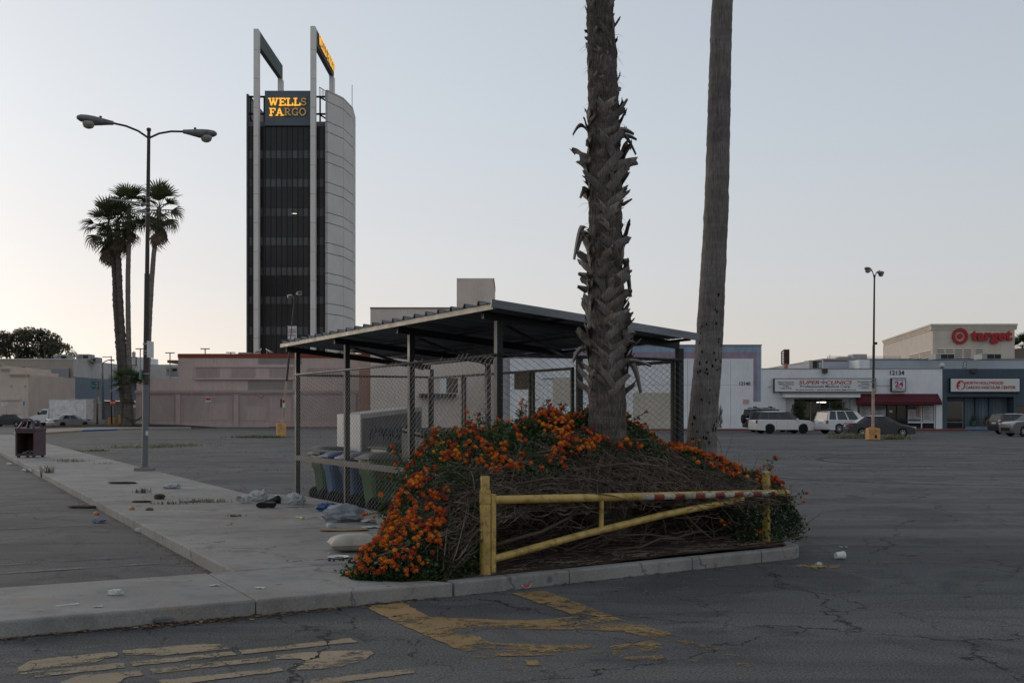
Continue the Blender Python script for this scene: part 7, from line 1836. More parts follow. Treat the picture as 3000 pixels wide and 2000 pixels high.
def car(name, label, cat, loc_, heading, sp, group=None):
    """sp: L,W, wheelbase, xf (front axle), r, body outline lists; x forward"""
    t = thing(name, label, cat, loc_, heading, group)
    L, W, r = sp['L'], sp['W'], sp['r']; pm_ = sp['paint']; hw = W/2
    xa, xb = sp['ax']                               # front / rear axle x
    ra = r*1.13
    # outline from front bottom, backwards along the sill with the arches cut, up the tail, forward over deck and bonnet
    pts = [(L/2-0.06, sp['gc']+0.02)]
    for xc in (xa, xb):
        n_ = 9; za = r
        a0 = math.asin(max(-1, min(1, (sp['gc']-za)/ra)))
        for i in range(n_+1):
            a = a0 + (PI-2*a0)*i/n_; pts.append((xc+ra*math.cos(a), za+ra*math.sin(a)))
    pts += [(-L/2+0.06, sp['gc']+0.05)] + sp['tail'] + sp['belt'] + sp['nose']
    cx = sum(p[0] for p in pts)/len(pts); n = len(pts)
    vs = []
    for y, ins, lift in ((-hw+0.02, 0.05, 0), (-hw, 0.0, 0), (-hw+0.10, 0.0, 0), (hw-0.10, 0.0, 0), (hw, 0.0, 0), (hw-0.02, 0.05, 0)):
        pass
    rings = ((-hw, 0.965, 0.90), (-hw+0.05, 0.99, 0.975), (-hw+0.16, 1.0, 1.0), (hw-0.16, 1.0, 1.0), (hw-0.05, 0.99, 0.975), (hw, 0.965, 0.90))
    zb = sp['gc']+0.35
    for y, kx, kz in rings:
        for x, z in pts:
            zz = z if z < zb else zb + (z-zb)*kz
            xx = x if abs(x) < L*0.36 else x*kx
            vs.append((xx, y, zz))
    fs = [tuple(range(n)), tuple(range(5*n, 6*n))[::-1]]
    for k in range(5):
        for i in range(n): fs.append((k*n+i, (k+1)*n+i, (k+1)*n+(i+1) % n, k*n+(i+1) % n))
    MB().add(vs, fs).build('body', pm_, t, True, 32)
    MB().box(xb-ra-0.02, -hw+0.18, sp['gc']+0.02, xa+ra+0.02, hw-0.18, sp['gc']+0.42).build('underbody', UNDER, t)
    # cabin: inner dark volume, panes, pillars, roof
    g0, g1 = sp['cab']                              # belt (rear x, front x), roof (rear x, front x), heights
    (rx0, fx0, z0), (rx1, fx1, z1) = g0, g1
    wb, wt = hw-0.10, hw-sp.get('tumble', 0.27)
    def ring(ins, zt):
        return [(rx0+ins, -wb+ins, z0), (fx0-ins, -wb+ins, z0), (fx0-ins, wb-ins, z0), (rx0+ins, wb-ins, z0), (rx1+ins, -wt+ins, zt), (fx1-ins, -wt+ins, zt), (fx1-ins, wt-ins, zt), (rx1+ins, wt-ins, zt)]
    BX = [(0,3,2,1),(4,5,6,7),(0,1,5,4),(1,2,6,5),(2,3,7,6),(3,0,4,7)]
    MB().add(ring(0.035, z1-0.03), BX).build('cabin', mat('car_interior', (0.02, 0.02, 0.02), 0.8), t)
    v = [Vector(p) for p in ring(0.0, z1-0.02)]
    def pane(a, b_, c, d, name, m0, m1, top=0.90, bot=0.06):
        P_ = lambda s, q: (a.lerp(b_, s)).lerp(d.lerp(c, s), q)
        MB().quad(P_(m0, bot), P_(m1, bot), P_(m1, top), P_(m0, top)).build(name, CGL, t)
    pane(v[2], v[1], v[5], v[6], 'windscreen', 0.05, 0.95); pane(v[0], v[3], v[7], v[4], 'rear_window', 0.06, 0.94)
    for (a, b_, c, d) in ((v[0], v[1], v[5], v[4]), (v[3], v[2], v[6], v[7])):
        for m0, m1 in sp['side']: pane(a, b_, c, d, 'side_window', m0, m1)
    # frame: pillars and roof skin, sitting just outside the cabin volume
    for (a, b_, c, d) in ((v[0], v[1], v[5], v[4]), (v[3], v[2], v[6], v[7])):
        fr = MB(); cuts = [0.0] + [m for pr in sp['side'] for m in pr] + [1.0]
        for k in range(0, len(cuts), 2):
            s0, s1 = cuts[k], cuts[k+1]
            q = [a.lerp(b_, s0), a.lerp(b_, s1), d.lerp(c, s1), d.lerp(c, s0)]; nrm = (q[1]-q[0]).cross(q[3]-q[0]).normalized(); sgn = 1 if nrm.y*a.y > 0 else -1
            q = [p - nrm*sgn*0.004 for p in q]; fr.add(q + [p-nrm*sgn*0.02 for p in q], BX)
        fr.build('pillar_set', sp.get('pillar', pm_), t)
    rf = MB(); e = 0.03
    def rfn(a, b_):
        x = rx1-e + (fx1-rx1+2*e)*a; y = (b_-0.5)*2*(wt+e); return (x, y, z1-0.035 + 0.06*(1-(2*a-1)**2)**0.6*(1-(2*b_-1)**4) )
    rf.grid(rfn, 10, 8); rf.add([(rx1-e, -wt-e, z1-0.04), (fx1+e, -wt-e, z1-0.04), (fx1+e, wt+e, z1-0.04), (rx1-e, wt+e, z1-0.04)], [(3, 2, 1, 0)])
    rf.build('roof', sp.get('roofm', pm_), t, True, 50)
    for x, sgn in ((xa, 1), (xa, -1), (xb, 1), (xb, -1)): wheel(t, x, sgn*(hw-0.10), r, 0.22, sp['rim'], sgn, sp.get('spokes', 7))
    for sgn in (-1, 1):
        x, z, a, b_ = sp['tl']; MB().bev(x-0.02, sgn*(hw-0.10)-a/2, z-b_/2, x+0.30, sgn*(hw-0.10)+a/2+0.0, z+b_/2, 0.02).build('tail_light', REDL, t)
        x, z, a, b_ = sp['hl']; MB().bev(x-0.34, sgn*(hw-0.16)-a/2, z-b_/2, x+0.0, sgn*(hw-0.16)+a/2, z+b_/2, 0.02).build('head_light', HEADL, t)
        x = sp['mir']; MB().bev(x-0.06, sgn*(hw+0.08)-0.09, z0+0.02, x+0.06, sgn*(hw+0.08)+0.09, z0+0.16, 0.02).build('mirror', pm_, t)
        for x in sp['handles']: MB().box(x-0.09, sgn*(hw+0.004)-0.012, z0-0.13, x+0.09, sgn*(hw+0.004)+0.012, z0-0.10).build('door_handle', pm_, t)
        for x in sp['doors']: MB().box(x-0.006, sgn*(hw-0.004)-0.006, sp['gc']+0.14, x+0.006, sgn*(hw-0.004)+0.006, z0-0.05).build('door_gap', UNDER, t)
        MB().box(xb+ra+0.04, sgn*(hw-0.006)-0.01, sp['gc']-0.01, xa-ra-0.04, sgn*(hw-0.006)+0.01, sp['gc']+0.06).build('sill', sp.get('sill', UNDER), t)
    x = -L/2; MB().box(x-0.015, -0.26, sp['plate'], x+0.02, 0.26, sp['plate']+0.13).build('number_plate', PLT, t)
    MB().box(L/2-0.10, -0.55, sp['gc']+0.16, L/2+0.004, 0.55, sp['gc']+0.40).build('grille', UNDER, t)
    if 'rack' in sp:
        for y in (-0.45, 0.45): MB().tube([(rx1+0.2, y, z1+0.07), (fx1-0.2, y, z1+0.07)], 0.025, 6).build('roof_rail', BLK, t)
        for x in np.linspace(rx1+0.25, fx1-0.25, 4): MB().tube([(x, -0.55, z1+0.10), (x, 0.55, z1+0.10)], 0.025, 6).build('roof_rack', BLK, t)
        for x in (rx1+0.7, fx1-0.5): MB().bev(x-0.12, -0.2, z1+0.12, x+0.12, 0.2, z1+0.22, 0.03).build('rack_fitting', BLK, t)
    return t
def sedan(paint, rim, L=4.55, W=1.78, H=1.46, spokes=7):
    k = L/4.55
    return dict(L=L, W=W, r=0.315, gc=0.20, ax=(1.38*k, -1.26*k), paint=paint, rim=rim, spokes=spokes,
        tail=[(-L/2, 0.50), (-L/2+0.03, 0.78), (-L/2+0.10, 0.97)], belt=[(-L/2+0.55, 1.00), (-0.9*k, 0.97), (0.75*k, 0.93)],
        nose=[(1.30*k, 0.88), (L/2-0.35, 0.76), (L/2-0.05, 0.62), (L/2, 0.42)],
        cab=((-1.75*k, 1.30*k, 0.90), (-0.98*k, 0.36*k, H)), tumble=0.30, side=[(0.16, 0.46), (0.49, 0.82)],
        tl=(-L/2-0.005, 0.80, 0.22, 0.16), hl=(L/2-0.02, 0.66, 0.26, 0.13), mir=0.78*k, handles=(-0.55*k, 0.30*k), doors=(-0.95*k, -0.12*k, 0.98*k), plate=0.72)
def suv(paint, rim, L=4.79, W=1.95, H=1.80, r=0.385, gc=0.26, spokes=8, **k):
    d = dict(L=L, W=W, r=r, gc=gc, ax=(L*0.305, -L*0.275), paint=paint, rim=rim, spokes=spokes,
        tail=[(-L/2, 0.60), (-L/2+0.02, 0.95), (-L/2+0.06, 1.10)], belt=[(-L/2+0.3, 1.13), (0.0, 1.11), (L*0.19, 1.10)],
        nose=[(L*0.22, 1.09), (L*0.42, 1.03), (L/2-0.05, 0.88), (L/2, 0.55)],
        cab=((-L/2+0.05, L*0.245, 1.05), (-L/2+0.28, L*0.10, H)), tumble=0.24, side=[(0.05, 0.24), (0.28, 0.55), (0.58, 0.86)],
        tl=(-L/2-0.01, 0.94, 0.16, 0.26), hl=(L/2-0.03, 0.86, 0.28, 0.16), mir=L*0.19, handles=(-L*0.19, L*0.05), doors=(-L*0.16, L*0.03, L*0.22), plate=0.80)
    d.update(k); return d
DGR = paint_m('dark_grey_car_paint', (0.028, 0.031, 0.036), 0.3); WHT = paint_m('white_car_paint', (0.62, 0.61, 0.585)); WHT2 = paint_m('white_suv_paint', (0.62, 0.63, 0.65)); BLKP = paint_m('black_car_paint', (0.010, 0.010, 0.012)); SLV = paint_m('silver_car_paint', (0.30, 0.30, 0.31), 0.5); GRYS = paint_m('grey_suv_paint', (0.10, 0.105, 0.11), 0.4)
RIMS = mat('alloy_rim', (0.42, 0.42, 0.43), 0.3, 0.1, 5, 20, 0, 0.8); RIMB = mat('black_rim', (0.018, 0.018, 0.019), 0.35, 0.1, 5, 20, 0, 0.3)
GRP = 'cars in front of the clinics'
def gp(px, Y): return (pX(px, Y), Y, 0)
car('sedan', 'dark grey sedan parked behind the ochre light base', 'car', gp(2575, 74.5), R(-6), sedan(DGR, RIMS), GRP)
car('suv', 'white sport utility car with black wheels, nearest the 12140 wall', 'car', gp(2288, 87.0), R(9), suv(WHT, RIMB, 4.85, 1.98, 1.76, 0.39, pillar=BLKP, cab=((-2.36, 1.25, 1.05), (-1.98, 0.42, 1.76)), tumble=0.28), GRP)
car('suv', 'white sport utility car with loaded roof rack in the clinic doorway', 'car', gp(2478, 86.5), R(20), suv(WHT2, RIMS, 4.85, 1.93, 1.80, 0.40, 0.30, rack=1), GRP)
hb = suv(BLKP, RIMS, 4.5, 1.95, 1.95, 0.42, 0.35, pillar=BLKP, cab=((-2.2, 0.75, 1.20), (-2.1, 0.45, 1.97)), tumble=0.2, rack=1)
hm = car('suv', 'black boxy off-roader with spare wheel behind the white car', 'car', gp(2258, 93.5), R(6), hb, GRP)
MB().lathe([(0.10, -0.12), (0.34, -0.12), (0.40, -0.07), (0.40, 0.07), (0.34, 0.12), (0.10, 0.12)], 24, (-2.42, 0, 1.12), 'x').build('spare_wheel', TYRE, hm, True, 40)
car('suv', 'black sport utility car at the right edge behind the grey one', 'car', gp(2990, 85.0), R(10), suv(BLKP, RIMS, 4.6, 1.88, 1.58, 0.36, 0.22), GRP)
car('suv', 'grey crossover at the right edge facing left', 'car', gp(3034, 77.0), R(186), suv(GRYS, RIMS, 4.55, 1.88, 1.64, 0.36, 0.22), GRP)
GRP2 = 'cars on the street at the left'
car('sedan', 'silver sedan seen from behind leaving the lot', 'car', gp(203, 119.5), R(52), sedan(SLV, RIMB, 4.55, 1.76, 1.44), GRP2)
car('sedan', 'black sedan at the left edge beyond the walkway', 'car', gp(26, 128.0), R(178), sedan(BLKP, RIMS, 4.8, 1.82, 1.46), GRP2)
# box truck
tk = thing('box_truck', 'white box truck with scrubbed-out graffiti on the street', 'truck', gp(178, 133.0), PI, GRP2)
TWH = paint_m('white_truck_paint', (0.74, 0.74, 0.74)); BOXM = mat('scrubbed_box_side', (0.72, 0.70, 0.69), 0.7, 0.22, 1.6, 10, 0.05, 0, 0.3, 0, 0.3)
MB().bev(-3.55, -1.15, 0.85, 0.95, 1.15, 3.25, 0.03).build('cargo_box', BOXM, tk)
MB().box(-3.57, -1.165, 3.17, 0.97, 1.165, 3.27).build('box_trim', CHRM, tk); MB().box(0.90, -1.165, 0.85, 0.97, 1.165, 3.17).build('box_trim', CHRM, tk); MB().box(-3.57, -1.165, 0.82, 0.90, 1.165, 0.92).build('box_trim', CHRM, tk)
cabp = [(0.95, 0.45), (3.35, 0.45), (3.45, 0.60), (3.45, 1.05), (3.25, 1.18), (2.55, 1.36), (1.95, 1.98), (1.75, 2.08), (0.97, 2.08)]
vs = []
for y, kz in ((-0.98, 0.97), (-0.92, 1.0), (0.92, 1.0), (0.98, 0.97)):
    for x, z in cabp: vs.append((x, y*(1.0 if z < 1.4 else 0.93), 0.45+(z-0.45)*kz))
n = len(cabp); fs = [tuple(range(n)), tuple(range(3*n, 4*n))[::-1]] + [(k*n+i, (k+1)*n+i, (k+1)*n+(i+1) % n, k*n+(i+1) % n) for k in range(3) for i in range(n)]
MB().add(vs, fs).build('cab', TWH, tk, True, 35)
for s in (-1, 1):
    MB().add([(1.25, s*0.935, 1.42), (2.35, s*0.965, 1.42), (1.88, s*0.93, 1.93), (1.30, s*0.92, 1.96)], [(0, 1, 2, 3)]).build('side_window', CGL, tk); MB().box(1.05, s*0.985-0.01, 0.55, 1.07, s*0.985+0.01, 1.95).build('door_gap', UNDER, tk)
    MB().bev(2.2, s*1.12-0.08, 1.40, 2.32, s*1.12+0.08, 1.75, 0.02).build('mirror', BLK, tk); MB().bev(3.30, s*0.72-0.18, 0.85, 3.47, s*0.72+0.18, 1.05, 0.02).build('head_light', mat('amber_head_light', (0.75, 0.35, 0.08), 0.3, 0.1), tk)
    wheel(tk, 2.55, s*0.88, 0.39, 0.22, RIMS, s, 6); wheel(tk, -2.2, s*0.92, 0.39, 0.26, RIMS, s, 6); MB().box(-3.58, s*1.0-0.08, 3.0, -3.56, s*1.0+0.08, 3.1).build('marker_light', REDL, tk)
MB().add([(2.50, -0.86, 1.41), (2.50, 0.86, 1.41), (1.98, 0.80, 1.95), (1.98, -0.80, 1.95)], [(0, 1, 2, 3)]).build('windscreen', CGL, tk)
MB().box(3.30, -0.99, 0.42, 3.55, 0.99, 0.62).build('bumper', BLK, tk); MB().box(3.40, -0.5, 0.68, 3.462, 0.5, 1.0).build('grille', BLK, tk); MB().box(-3.4, -0.45, 0.45, 2.9, 0.45, 0.80).build('chassis', UNDER, tk)
# shrubs by the clinic door
CLV = m_leaf('clinic_shrub_leaf', (0.020, 0.034, 0.012), (0.055, 0.075, 0.028), 0.2)
for i, (x0, x1, y0, lab) in enumerate(((2318, 2365, 1167, 'dense dark upright shrub left of the clinic door'), (2428, 2482, 1168, 'dense dark upright shrub right of the clinic door'))):
    t = thing('shrub', lab, 'shrub', (pX((x0+x1)/2, 102.6), 102.6, 0.12), 0, 'clinic door shrubs'); l_ = t.location; w_ = (x1-x0)*102.6/F/2; h_ = pZ(y0, 102.6)-0.12
    bl = [((0, 0, h_*0.3), (w_*0.8, 0.5, h_*0.3)), ((-w_*0.2, 0, h_*0.55), (w_*0.95, 0.55, h_*0.3)), ((w_*0.2, 0, h_*0.78), (w_*0.75, 0.5, h_*0.22)), ((-w_*0.5, 0, h_*0.72), (w_*0.45, 0.4, h_*0.15))]
    link('crown', foliage_mesh('crown', bl, 3200, 0.07, CLV, 9+i), t); MB().tube([(0, 0, 0), (0, 0, h_*0.6)], 0.05, 6).build('trunk', BARK2, t)

# ================================================================== litter and weeds
TOPZ = KZ + 0.001
def gl(px, py, z=TOPZ): return G(px, py, z)
PLASW = m_leaf('white_plastic_film', (0.50, 0.50, 0.51), (0.66, 0.66, 0.67), 0.3, 0.3); PLASG = m_leaf('grey_plastic_film', (0.30, 0.31, 0.34), (0.44, 0.45, 0.48), 0.25, 0.25)
PAPER = mat('paper_white', (0.58, 0.57, 0.56), 0.8, 0.08, 6, 40, 0.1); CARD = mat('brown_cardboard', (0.24, 0.16, 0.095), 0.85, 0.15, 5, 60, 0.1); FOAM = mat('white_foam', (0.66, 0.66, 0.65), 0.6, 0.04); CLOTHL = mat('lilac_cloth', (0.25, 0.24, 0.30), 0.95, 0.2, 8, 60, 0.4); CLOTHW = mat('pale_cloth', (0.42, 0.42, 0.45), 0.95, 0.15, 8, 60, 0.4); RAGB = mat('brown_rag', (0.075, 0.045, 0.033), 0.95, 0.3, 8, 60, 0.4); SHOE = mat('black_leather', (0.012, 0.012, 0.013), 0.45, 0.2, 8, 60, 0.2, 0, 0.5)
def crumple(name, label, cat, px, py, sx, sy, sz, m, seed, rz=0.0, freq=3.2, amp=0.32, z=TOPZ, group=None, knot=None):
    bm_ = bmesh.new(); bmesh.ops.create_icosphere(bm_, subdivisions=4, radius=1.0)
    for v in bm_.verts:
        q = v.co*freq*0.5 + Vector((seed*3.1, seed*1.7, 0)); k = 1 - amp*abs(mnoise.noise(q))*1.6 - amp*0.6*abs(mnoise.noise(q*2.3)) + amp*0.5*mnoise.noise(q*0.6) - 0.10*abs(mnoise.noise(q*5.5)) - 0.05*abs(mnoise.noise(q*11))
        c = v.co*k; c.z = max(c.z, -0.55)
        v.co = Vector((c.x*sx, c.y*sy, (c.z+0.55)*sz/1.4))
    if knot:
        for v in bm_.verts:
            d = Vector((v.co.x-knot[0]*sx, v.co.y-knot[1]*sy, 0)).length/(0.35*max(sx, sy))
            if d < 1 and v.co.z > sz*0.35: v.co.z += knot[2]*(1-d)**2
    me = bpy.data.meshes.new(name); bm_.to_mesh(me); bm_.free(); me.materials.append(m); me.polygons.foreach_set('use_smooth', [True]*len(me.polygons)); me.set_sharp_from_angle(angle=R(38)); me.update()
    o = link(name, me, None, gl(px, py, z), rz); return tag(o, label, cat, group)
def sheet(name, label, cat, px, py, L, W, m, seed, rz=0.0, wav=0.02, z=TOPZ, group=None, nx=8, ny=6, fold=0.0):
    mb = MB(); vs = []
    for zz in (0, 0.0015):
        for j in range(ny+1):
            for i in range(nx+1):
                a = i/nx-.5; b_ = j/ny-.5; h = wav*(0.6+0.8*mnoise.noise(Vector((a*3+seed, b_*3, seed)))) + fold*abs(a)*W
                edge = 1+0.12*mnoise.noise(Vector((a*5, b_*5+seed, 2)))
                vs.append((a*L*edge, b_*W*edge, max(0.001, h)+zz))
    n_ = (nx+1)*(ny+1); fs = []
    for j in range(ny):
        for i in range(nx):
            a = j*(nx+1)+i; fs.append((a, a+nx+1, a+nx+2, a+1)); fs.append((n_+a, n_+a+1, n_+a+nx+2, n_+a+nx+1))
    o = MB().add(vs, fs).build(name, m, None, True, 50, gl(px, py, z), rz); return tag(o, label, cat, group)
crumple('plastic_bag', 'knotted white plastic bag nearest the paper cups', 'bag', 755, 1466, 0.19, 0.14, 0.17, PLASW, 1, 0.3, group='white plastic bags', knot=(0.6, 0, 0.07))
crumple('plastic_bag', 'puffed white plastic bag by the left corner post', 'bag', 862, 1476, 0.21, 0.15, 0.19, PLASW, 2, -0.2, 4.0, group='white plastic bags')
crumple('plastic_bag', 'large greyish white plastic bag against the fence', 'bag', 1008, 1526, 0.34, 0.22, 0.24, PLASG, 3, 0.25, 2.6, 0.28, group='white plastic bags', knot=(-0.8, -0.2, 0.0))
crumple('plastic_bag', 'small torn scrap of clear bag beside the shoes', 'bag', 815, 1463, 0.10, 0.05, 0.09, PLASW, 4, -0.7, 3, 0.3, group='white plastic bags')
crumple('plastic_bag', 'crumpled blue and white bag under the blue carts', 'bag', 958, 1496, 0.20, 0.12, 0.14, mat('blue_bag', (0.06, 0.12, 0.27), 0.35, 0.5, 9, 20, 0.2), 5, 0.2)
crumple('plastic_bag', 'tail of clear film in front of the large greyish bag', 'bag', 968, 1544, 0.09, 0.05, 0.06, PLASW, 15, -0.5, 4, 0.3)
crumple('paper_sack', 'pale torn sack under the fan leaf', 'sack', 1130, 1544, 0.13, 0.10, 0.17, mat('cream_sack', (0.36, 0.33, 0.28), 0.8, 0.25), 6, 0.1, 3, 0.25)
crumple('paper_sack', 'brown paper sack at the edge of the flowers', 'sack', 1172, 1550, 0.16, 0.11, 0.19, mat('kraft_sack', (0.30, 0.215, 0.16), 0.85, 0.2), 7, 0.1, 2.6, 0.25)
crumple('tissue', 'white crumpled tissue on the front walkway strip', 'tissue', 338, 1741, 0.075, 0.045, 0.05, PAPER, 8, 0.2, 5, 0.4)
crumple('rag', 'lilac cloth scrap lying in the left lot', 'rag', 288, 1530, 0.12, 0.10, 0.08, CLOTHL, 9, 0.3, 4, 0.4, z=0.001)
crumple('rag', 'lilac shirt scrap in the middle of the walkway', 'rag', 505, 1430, 0.22, 0.14, 0.10, CLOTHW, 10, 0.1, 3.5, 0.35)
crumple('rag', 'white rag caught in the weeds on the walkway', 'rag', 548, 1470, 0.17, 0.07, 0.05, CLOTHW, 11, 0.0, 4, 0.4)
crumple('rag', 'brown leathery rag on the walkway', 'rag', 467, 1461, 0.13, 0.09, 0.09, RAGB, 12, -0.4, 3, 0.35); crumple('rag', 'flat brown rag left of the leathery rag', 'rag', 415, 1471, 0.20, 0.06, 0.035, RAGB, 13, 0.05, 3, 0.35)
crumple('rag', 'long dark red rag lying in the left lot crack', 'rag', 245, 1487, 0.30, 0.12, 0.05, RAGB, 14, 0.1, 3, 0.3, z=0.001); crumple('rag', 'dark folded cloth with torn flap near the lamp base', 'rag', 360, 1416, 0.36, 0.14, 0.05, RAGB, 16, 0.0, 3, 0.3)
crumple('rag', 'white cloth strip in the gutter of the left lot', 'rag', 415, 1558, 0.15, 0.05, 0.06, CLOTHW, 17, -0.4, 3.5, 0.4, z=0.001); crumple('rag', 'grey sock lying in the leaves at the front kerb', 'rag', 478, 1822, 0.11, 0.045, 0.045, mat('grey_sock', (0.13, 0.135, 0.145), 0.95, 0.2, 8, 60, 0.4), 18, 0.2, 3, 0.3, z=0.012)
crumple('can', 'crushed dull can on the walkway', 'can', 438, 1494, 0.07, 0.04, 0.045, mat('crushed_can', (0.13, 0.13, 0.135), 0.4, 0.4, 9, 30, 0.2, 0.6), 19, 0.2, 4, 0.3)
# pillow
pw_ = thing('pillow', 'dirty white square cushion lying by the shrub', 'pillow', gl(1038, 1612), R(14))
def pil(sgn):
    def fn(a, b_):
        x = (2*a-1); y = (2*b_-1); e = (1-abs(x)**3.2)*(1-abs(y)**3.2); pin = 1+0.06*(abs(x)*abs(y)); 
        h = 0.105*max(0, e)**0.42*sgn; wr = 0.006*mnoise.noise(Vector((x*7, y*7, sgn)))*min(1, e*5)
        return (x*0.275*(1-0.05*(1-y*y))*pin, y*0.22*(1-0.05*(1-x*x))*pin, 0.085 + (h if sgn > 0 else h*0.78) + wr + 0.02*x*x*0)
    return fn
PIL = mat('soiled_cotton', (0.44, 0.40, 0.34), 0.95, 0.22, 5, 90, 0.4)
mb = MB(); mb.grid(pil(1), 22, 22); mb.build('top_panel', PIL, pw_, True); mb = MB(); mb.grid(pil(-1), 22, 22); mb.f = [f[::-1] for f in mb.f]; mb.build('bottom_panel', PIL, pw_, True)
seam = []
for k in range(81):
    t = k/80*4; s_ = int(min(t, 3.999)); f_ = t-s_; x, y = ((-1+2*f_, -1), (1, -1+2*f_), (1-2*f_, 1), (-1, 1-2*f_))[s_]; pin = 1+0.06*abs(x)*abs(y); seam.append((x*0.275*(1-0.05*(1-y*y))*pin, y*0.22*(1-0.05*(1-x*x))*pin, 0.085))
MB().tube(seam, 0.006, 5, False).build('piping', PIL, pw_, True)
MB().box(0.10, -0.235, 0.02, 0.16, -0.2325, 0.09).build('care_tag', PAPER, pw_)
# plate, cups
pt = thing('paper_plate', 'white foam plate with food remains on the walkway', 'plate', gl(992, 1634)); MB().lathe([(0.005, 0.004), (0.075, 0.004), (0.10, 0.018), (0.115, 0.02), (0.115, 0.016), (0.098, 0.012), (0.07, 0.0), (0.005, 0.0)], 28).build('dish', FOAM, pt, True, 60)
rg = random.Random(1); fd = MB()
for k in range(16):
    a = rg.uniform(0, 2*PI); rr_ = rg.uniform(0, 0.06); fd.cbox((rr_*math.cos(a), rr_*math.sin(a), 0.010), (rg.uniform(.006, .02), rg.uniform(.005, .012), rg.uniform(.003, .009)))
fd.build('food_scraps', mat('food_brown', (0.11, 0.06, 0.035), 0.8, 0.4), pt)
cr = MB()
for k in range(14):
    p = gl(950+rg.uniform(-10, 100), 1640+rg.uniform(-8, 12))-gl(992, 1634); s_ = rg.uniform(0.005, 0.013); cr.cbox((p.x, p.y, s_*0.7), (s_*2, s_*1.5, s_*1.3))
tag(stuff(cr.build('crumbs', mat('dark_crumb', (0.035, 0.02, 0.016), 0.9), None, False, None, gl(992, 1634))), 'dark crumbs scattered round the foam plate', 'crumbs')
def cup(name, label, px, py, r, h, rot, z=TOPZ, group=None):
    t = thing(name, label, 'cup', gl(px, py, z), 0, group); M_ = Matrix.Translation((0, 0, r if abs(rot[1]) > 0.5 else 0)) @ Matrix.Rotation(rot[0], 4, 'Z') @ Matrix.Rotation(rot[1], 4, 'Y')
    MB(M_).lathe([(0.001, 0.004), (r*0.76, 0.004), (r*0.98, h), (r*1.06, h), (r*1.06, h-0.008), (r, h-0.01), (r*0.78, 0), (0.001, 0)], 22, (0, 0, -h/2 if abs(rot[1]) > 0.5 else 0)).build('shell', FOAM, t, True, 50)
cup('foam_cup', 'white cup lying with its mouth towards the viewer', 705, 1473, 0.068, 0.13, (R(-100), PI/2), group='cups'); cup('foam_cup', 'upright white cup beside the knotted bag', 721, 1471, 0.06, 0.12, (0, 0), group='cups'); cup('foam_cup', 'white foam cup lying on the asphalt right of the gate', 2460, 1637, 0.045, 0.11, (R(20), PI/2), 0.001, 'cups')
# shoes
def shoe(label, px, py, rz, roll):
    t = thing('shoe', label, 'shoe', gl(px, py), rz, 'black shoes'); M_ = Matrix.Translation((0, 0, 0.045 if roll else 0)) @ Matrix.Rotation(roll, 4, 'X')
    secs = [(-0.14, 0.028, 0.085), (-0.12, 0.038, 0.12), (-0.05, 0.040, 0.115), (0.0, 0.042, 0.085), (0.06, 0.048, 0.065), (0.12, 0.046, 0.05), (0.16, 0.03, 0.035), (0.175, 0.01, 0.015)]
    vs = []; n = 12
    for x, w_, h in secs:
        for j in range(n):
            a = 2*PI*j/n; vs.append((x, w_*math.cos(a), 0.012+h*0.5+h*0.5*math.sin(a)))
    MB(M_).add(vs, [(i*n+j, i*n+(j+1) % n, (i+1)*n+(j+1) % n, (i+1)*n+j) for i in range(len(secs)-1) for j in range(n)]+[tuple(range(n))[::-1]]).build('upper', SHOE, t, True)
    so2 = [(-0.145, 0.03), (-0.10, 0.042), (-0.02, 0.036), (0.06, 0.048), (0.13, 0.046), (0.175, 0.02)]; MB(M_).prism([(x, -w_) for x, w_ in so2]+[(x, w_) for x, w_ in so2[::-1]], 0.0, 0.016).build('sole', mat('sole_rubber', (0.02, 0.018, 0.016), 0.8), t)
    MB(M_).lathe([(0.030, 0), (0.026, -0.02), (0.001, -0.02)], 12, (-0.085, 0, 0.132)).build('opening', UNDER, t)
shoe('black shoe lying on its side, nearer of the pair', 780, 1488, R(170), R(75)); shoe('black shoe standing upright behind its pair', 798, 1474, R(200), 0)
# cardboard and papers
sheet('cardboard', 'flattened brown cardboard sheet in front of the bags', 'cardboard', 1008, 1553, 0.62, 0.24, CARD, 1, R(10), 0.012, fold=0.10); sheet('flyer', 'printed white flyer at the end of the cardboard', 'flyer', 1089, 1545, 0.26, 0.16, PAPER, 2, R(18), 0.02)
tl_ = sheet('takeout_tray', 'white slotted tray by the fan leaf', 'tray', 1094, 1530, 0.34, 0.15, mat('tray_white', (0.5, 0.48, 0.43), 0.7, 0.1), 3, R(-22), 0.05)
sheet('face_mask', 'flat pale green face mask near the fence corner', 'mask', 868, 1484, 0.34, 0.07, mat('mask_green', (0.17, 0.33, 0.31), 0.8, 0.1), 4, R(12), 0.006)
for i, (px, py, L_, W_, rz, lab) in enumerate(((628, 1715, 0.09, 0.045, 0.1, 'small white card on the front walkway strip'), (762, 1722, 0.085, 0.05, -0.2, 'small white card beside the crack on the walkway strip'), (288, 1777, 0.07, 0.03, 0.3, 'torn white scrap right of the plastic fork'), (965, 1621, 0.05, 0.03, 0.2, 'tiny white scrap behind the foam plate'), (2470, 1602, 0.10, 0.03, -0.3, 'bent white scrap beyond the end of the kerb'))):
    sheet('paper_scrap', lab, 'paper', px, py, L_, W_, PAPER, 20+i, rz, 0.008, group='paper scraps', z=TOPZ if i < 4 else 0.001)
sheet('takeout_box', 'white foam takeout lid in the left lot by the kerb', 'takeout box', 84, 1382, 0.30, 0.22, FOAM, 31, 0.1, 0.09, z=0.001); crumple('tissue', 'small white tissue ball by the bin corner', 'tissue', 27, 1362, 0.10, 0.08, 0.08, PAPER, 33, 0, 4, 0.3, z=0.001)
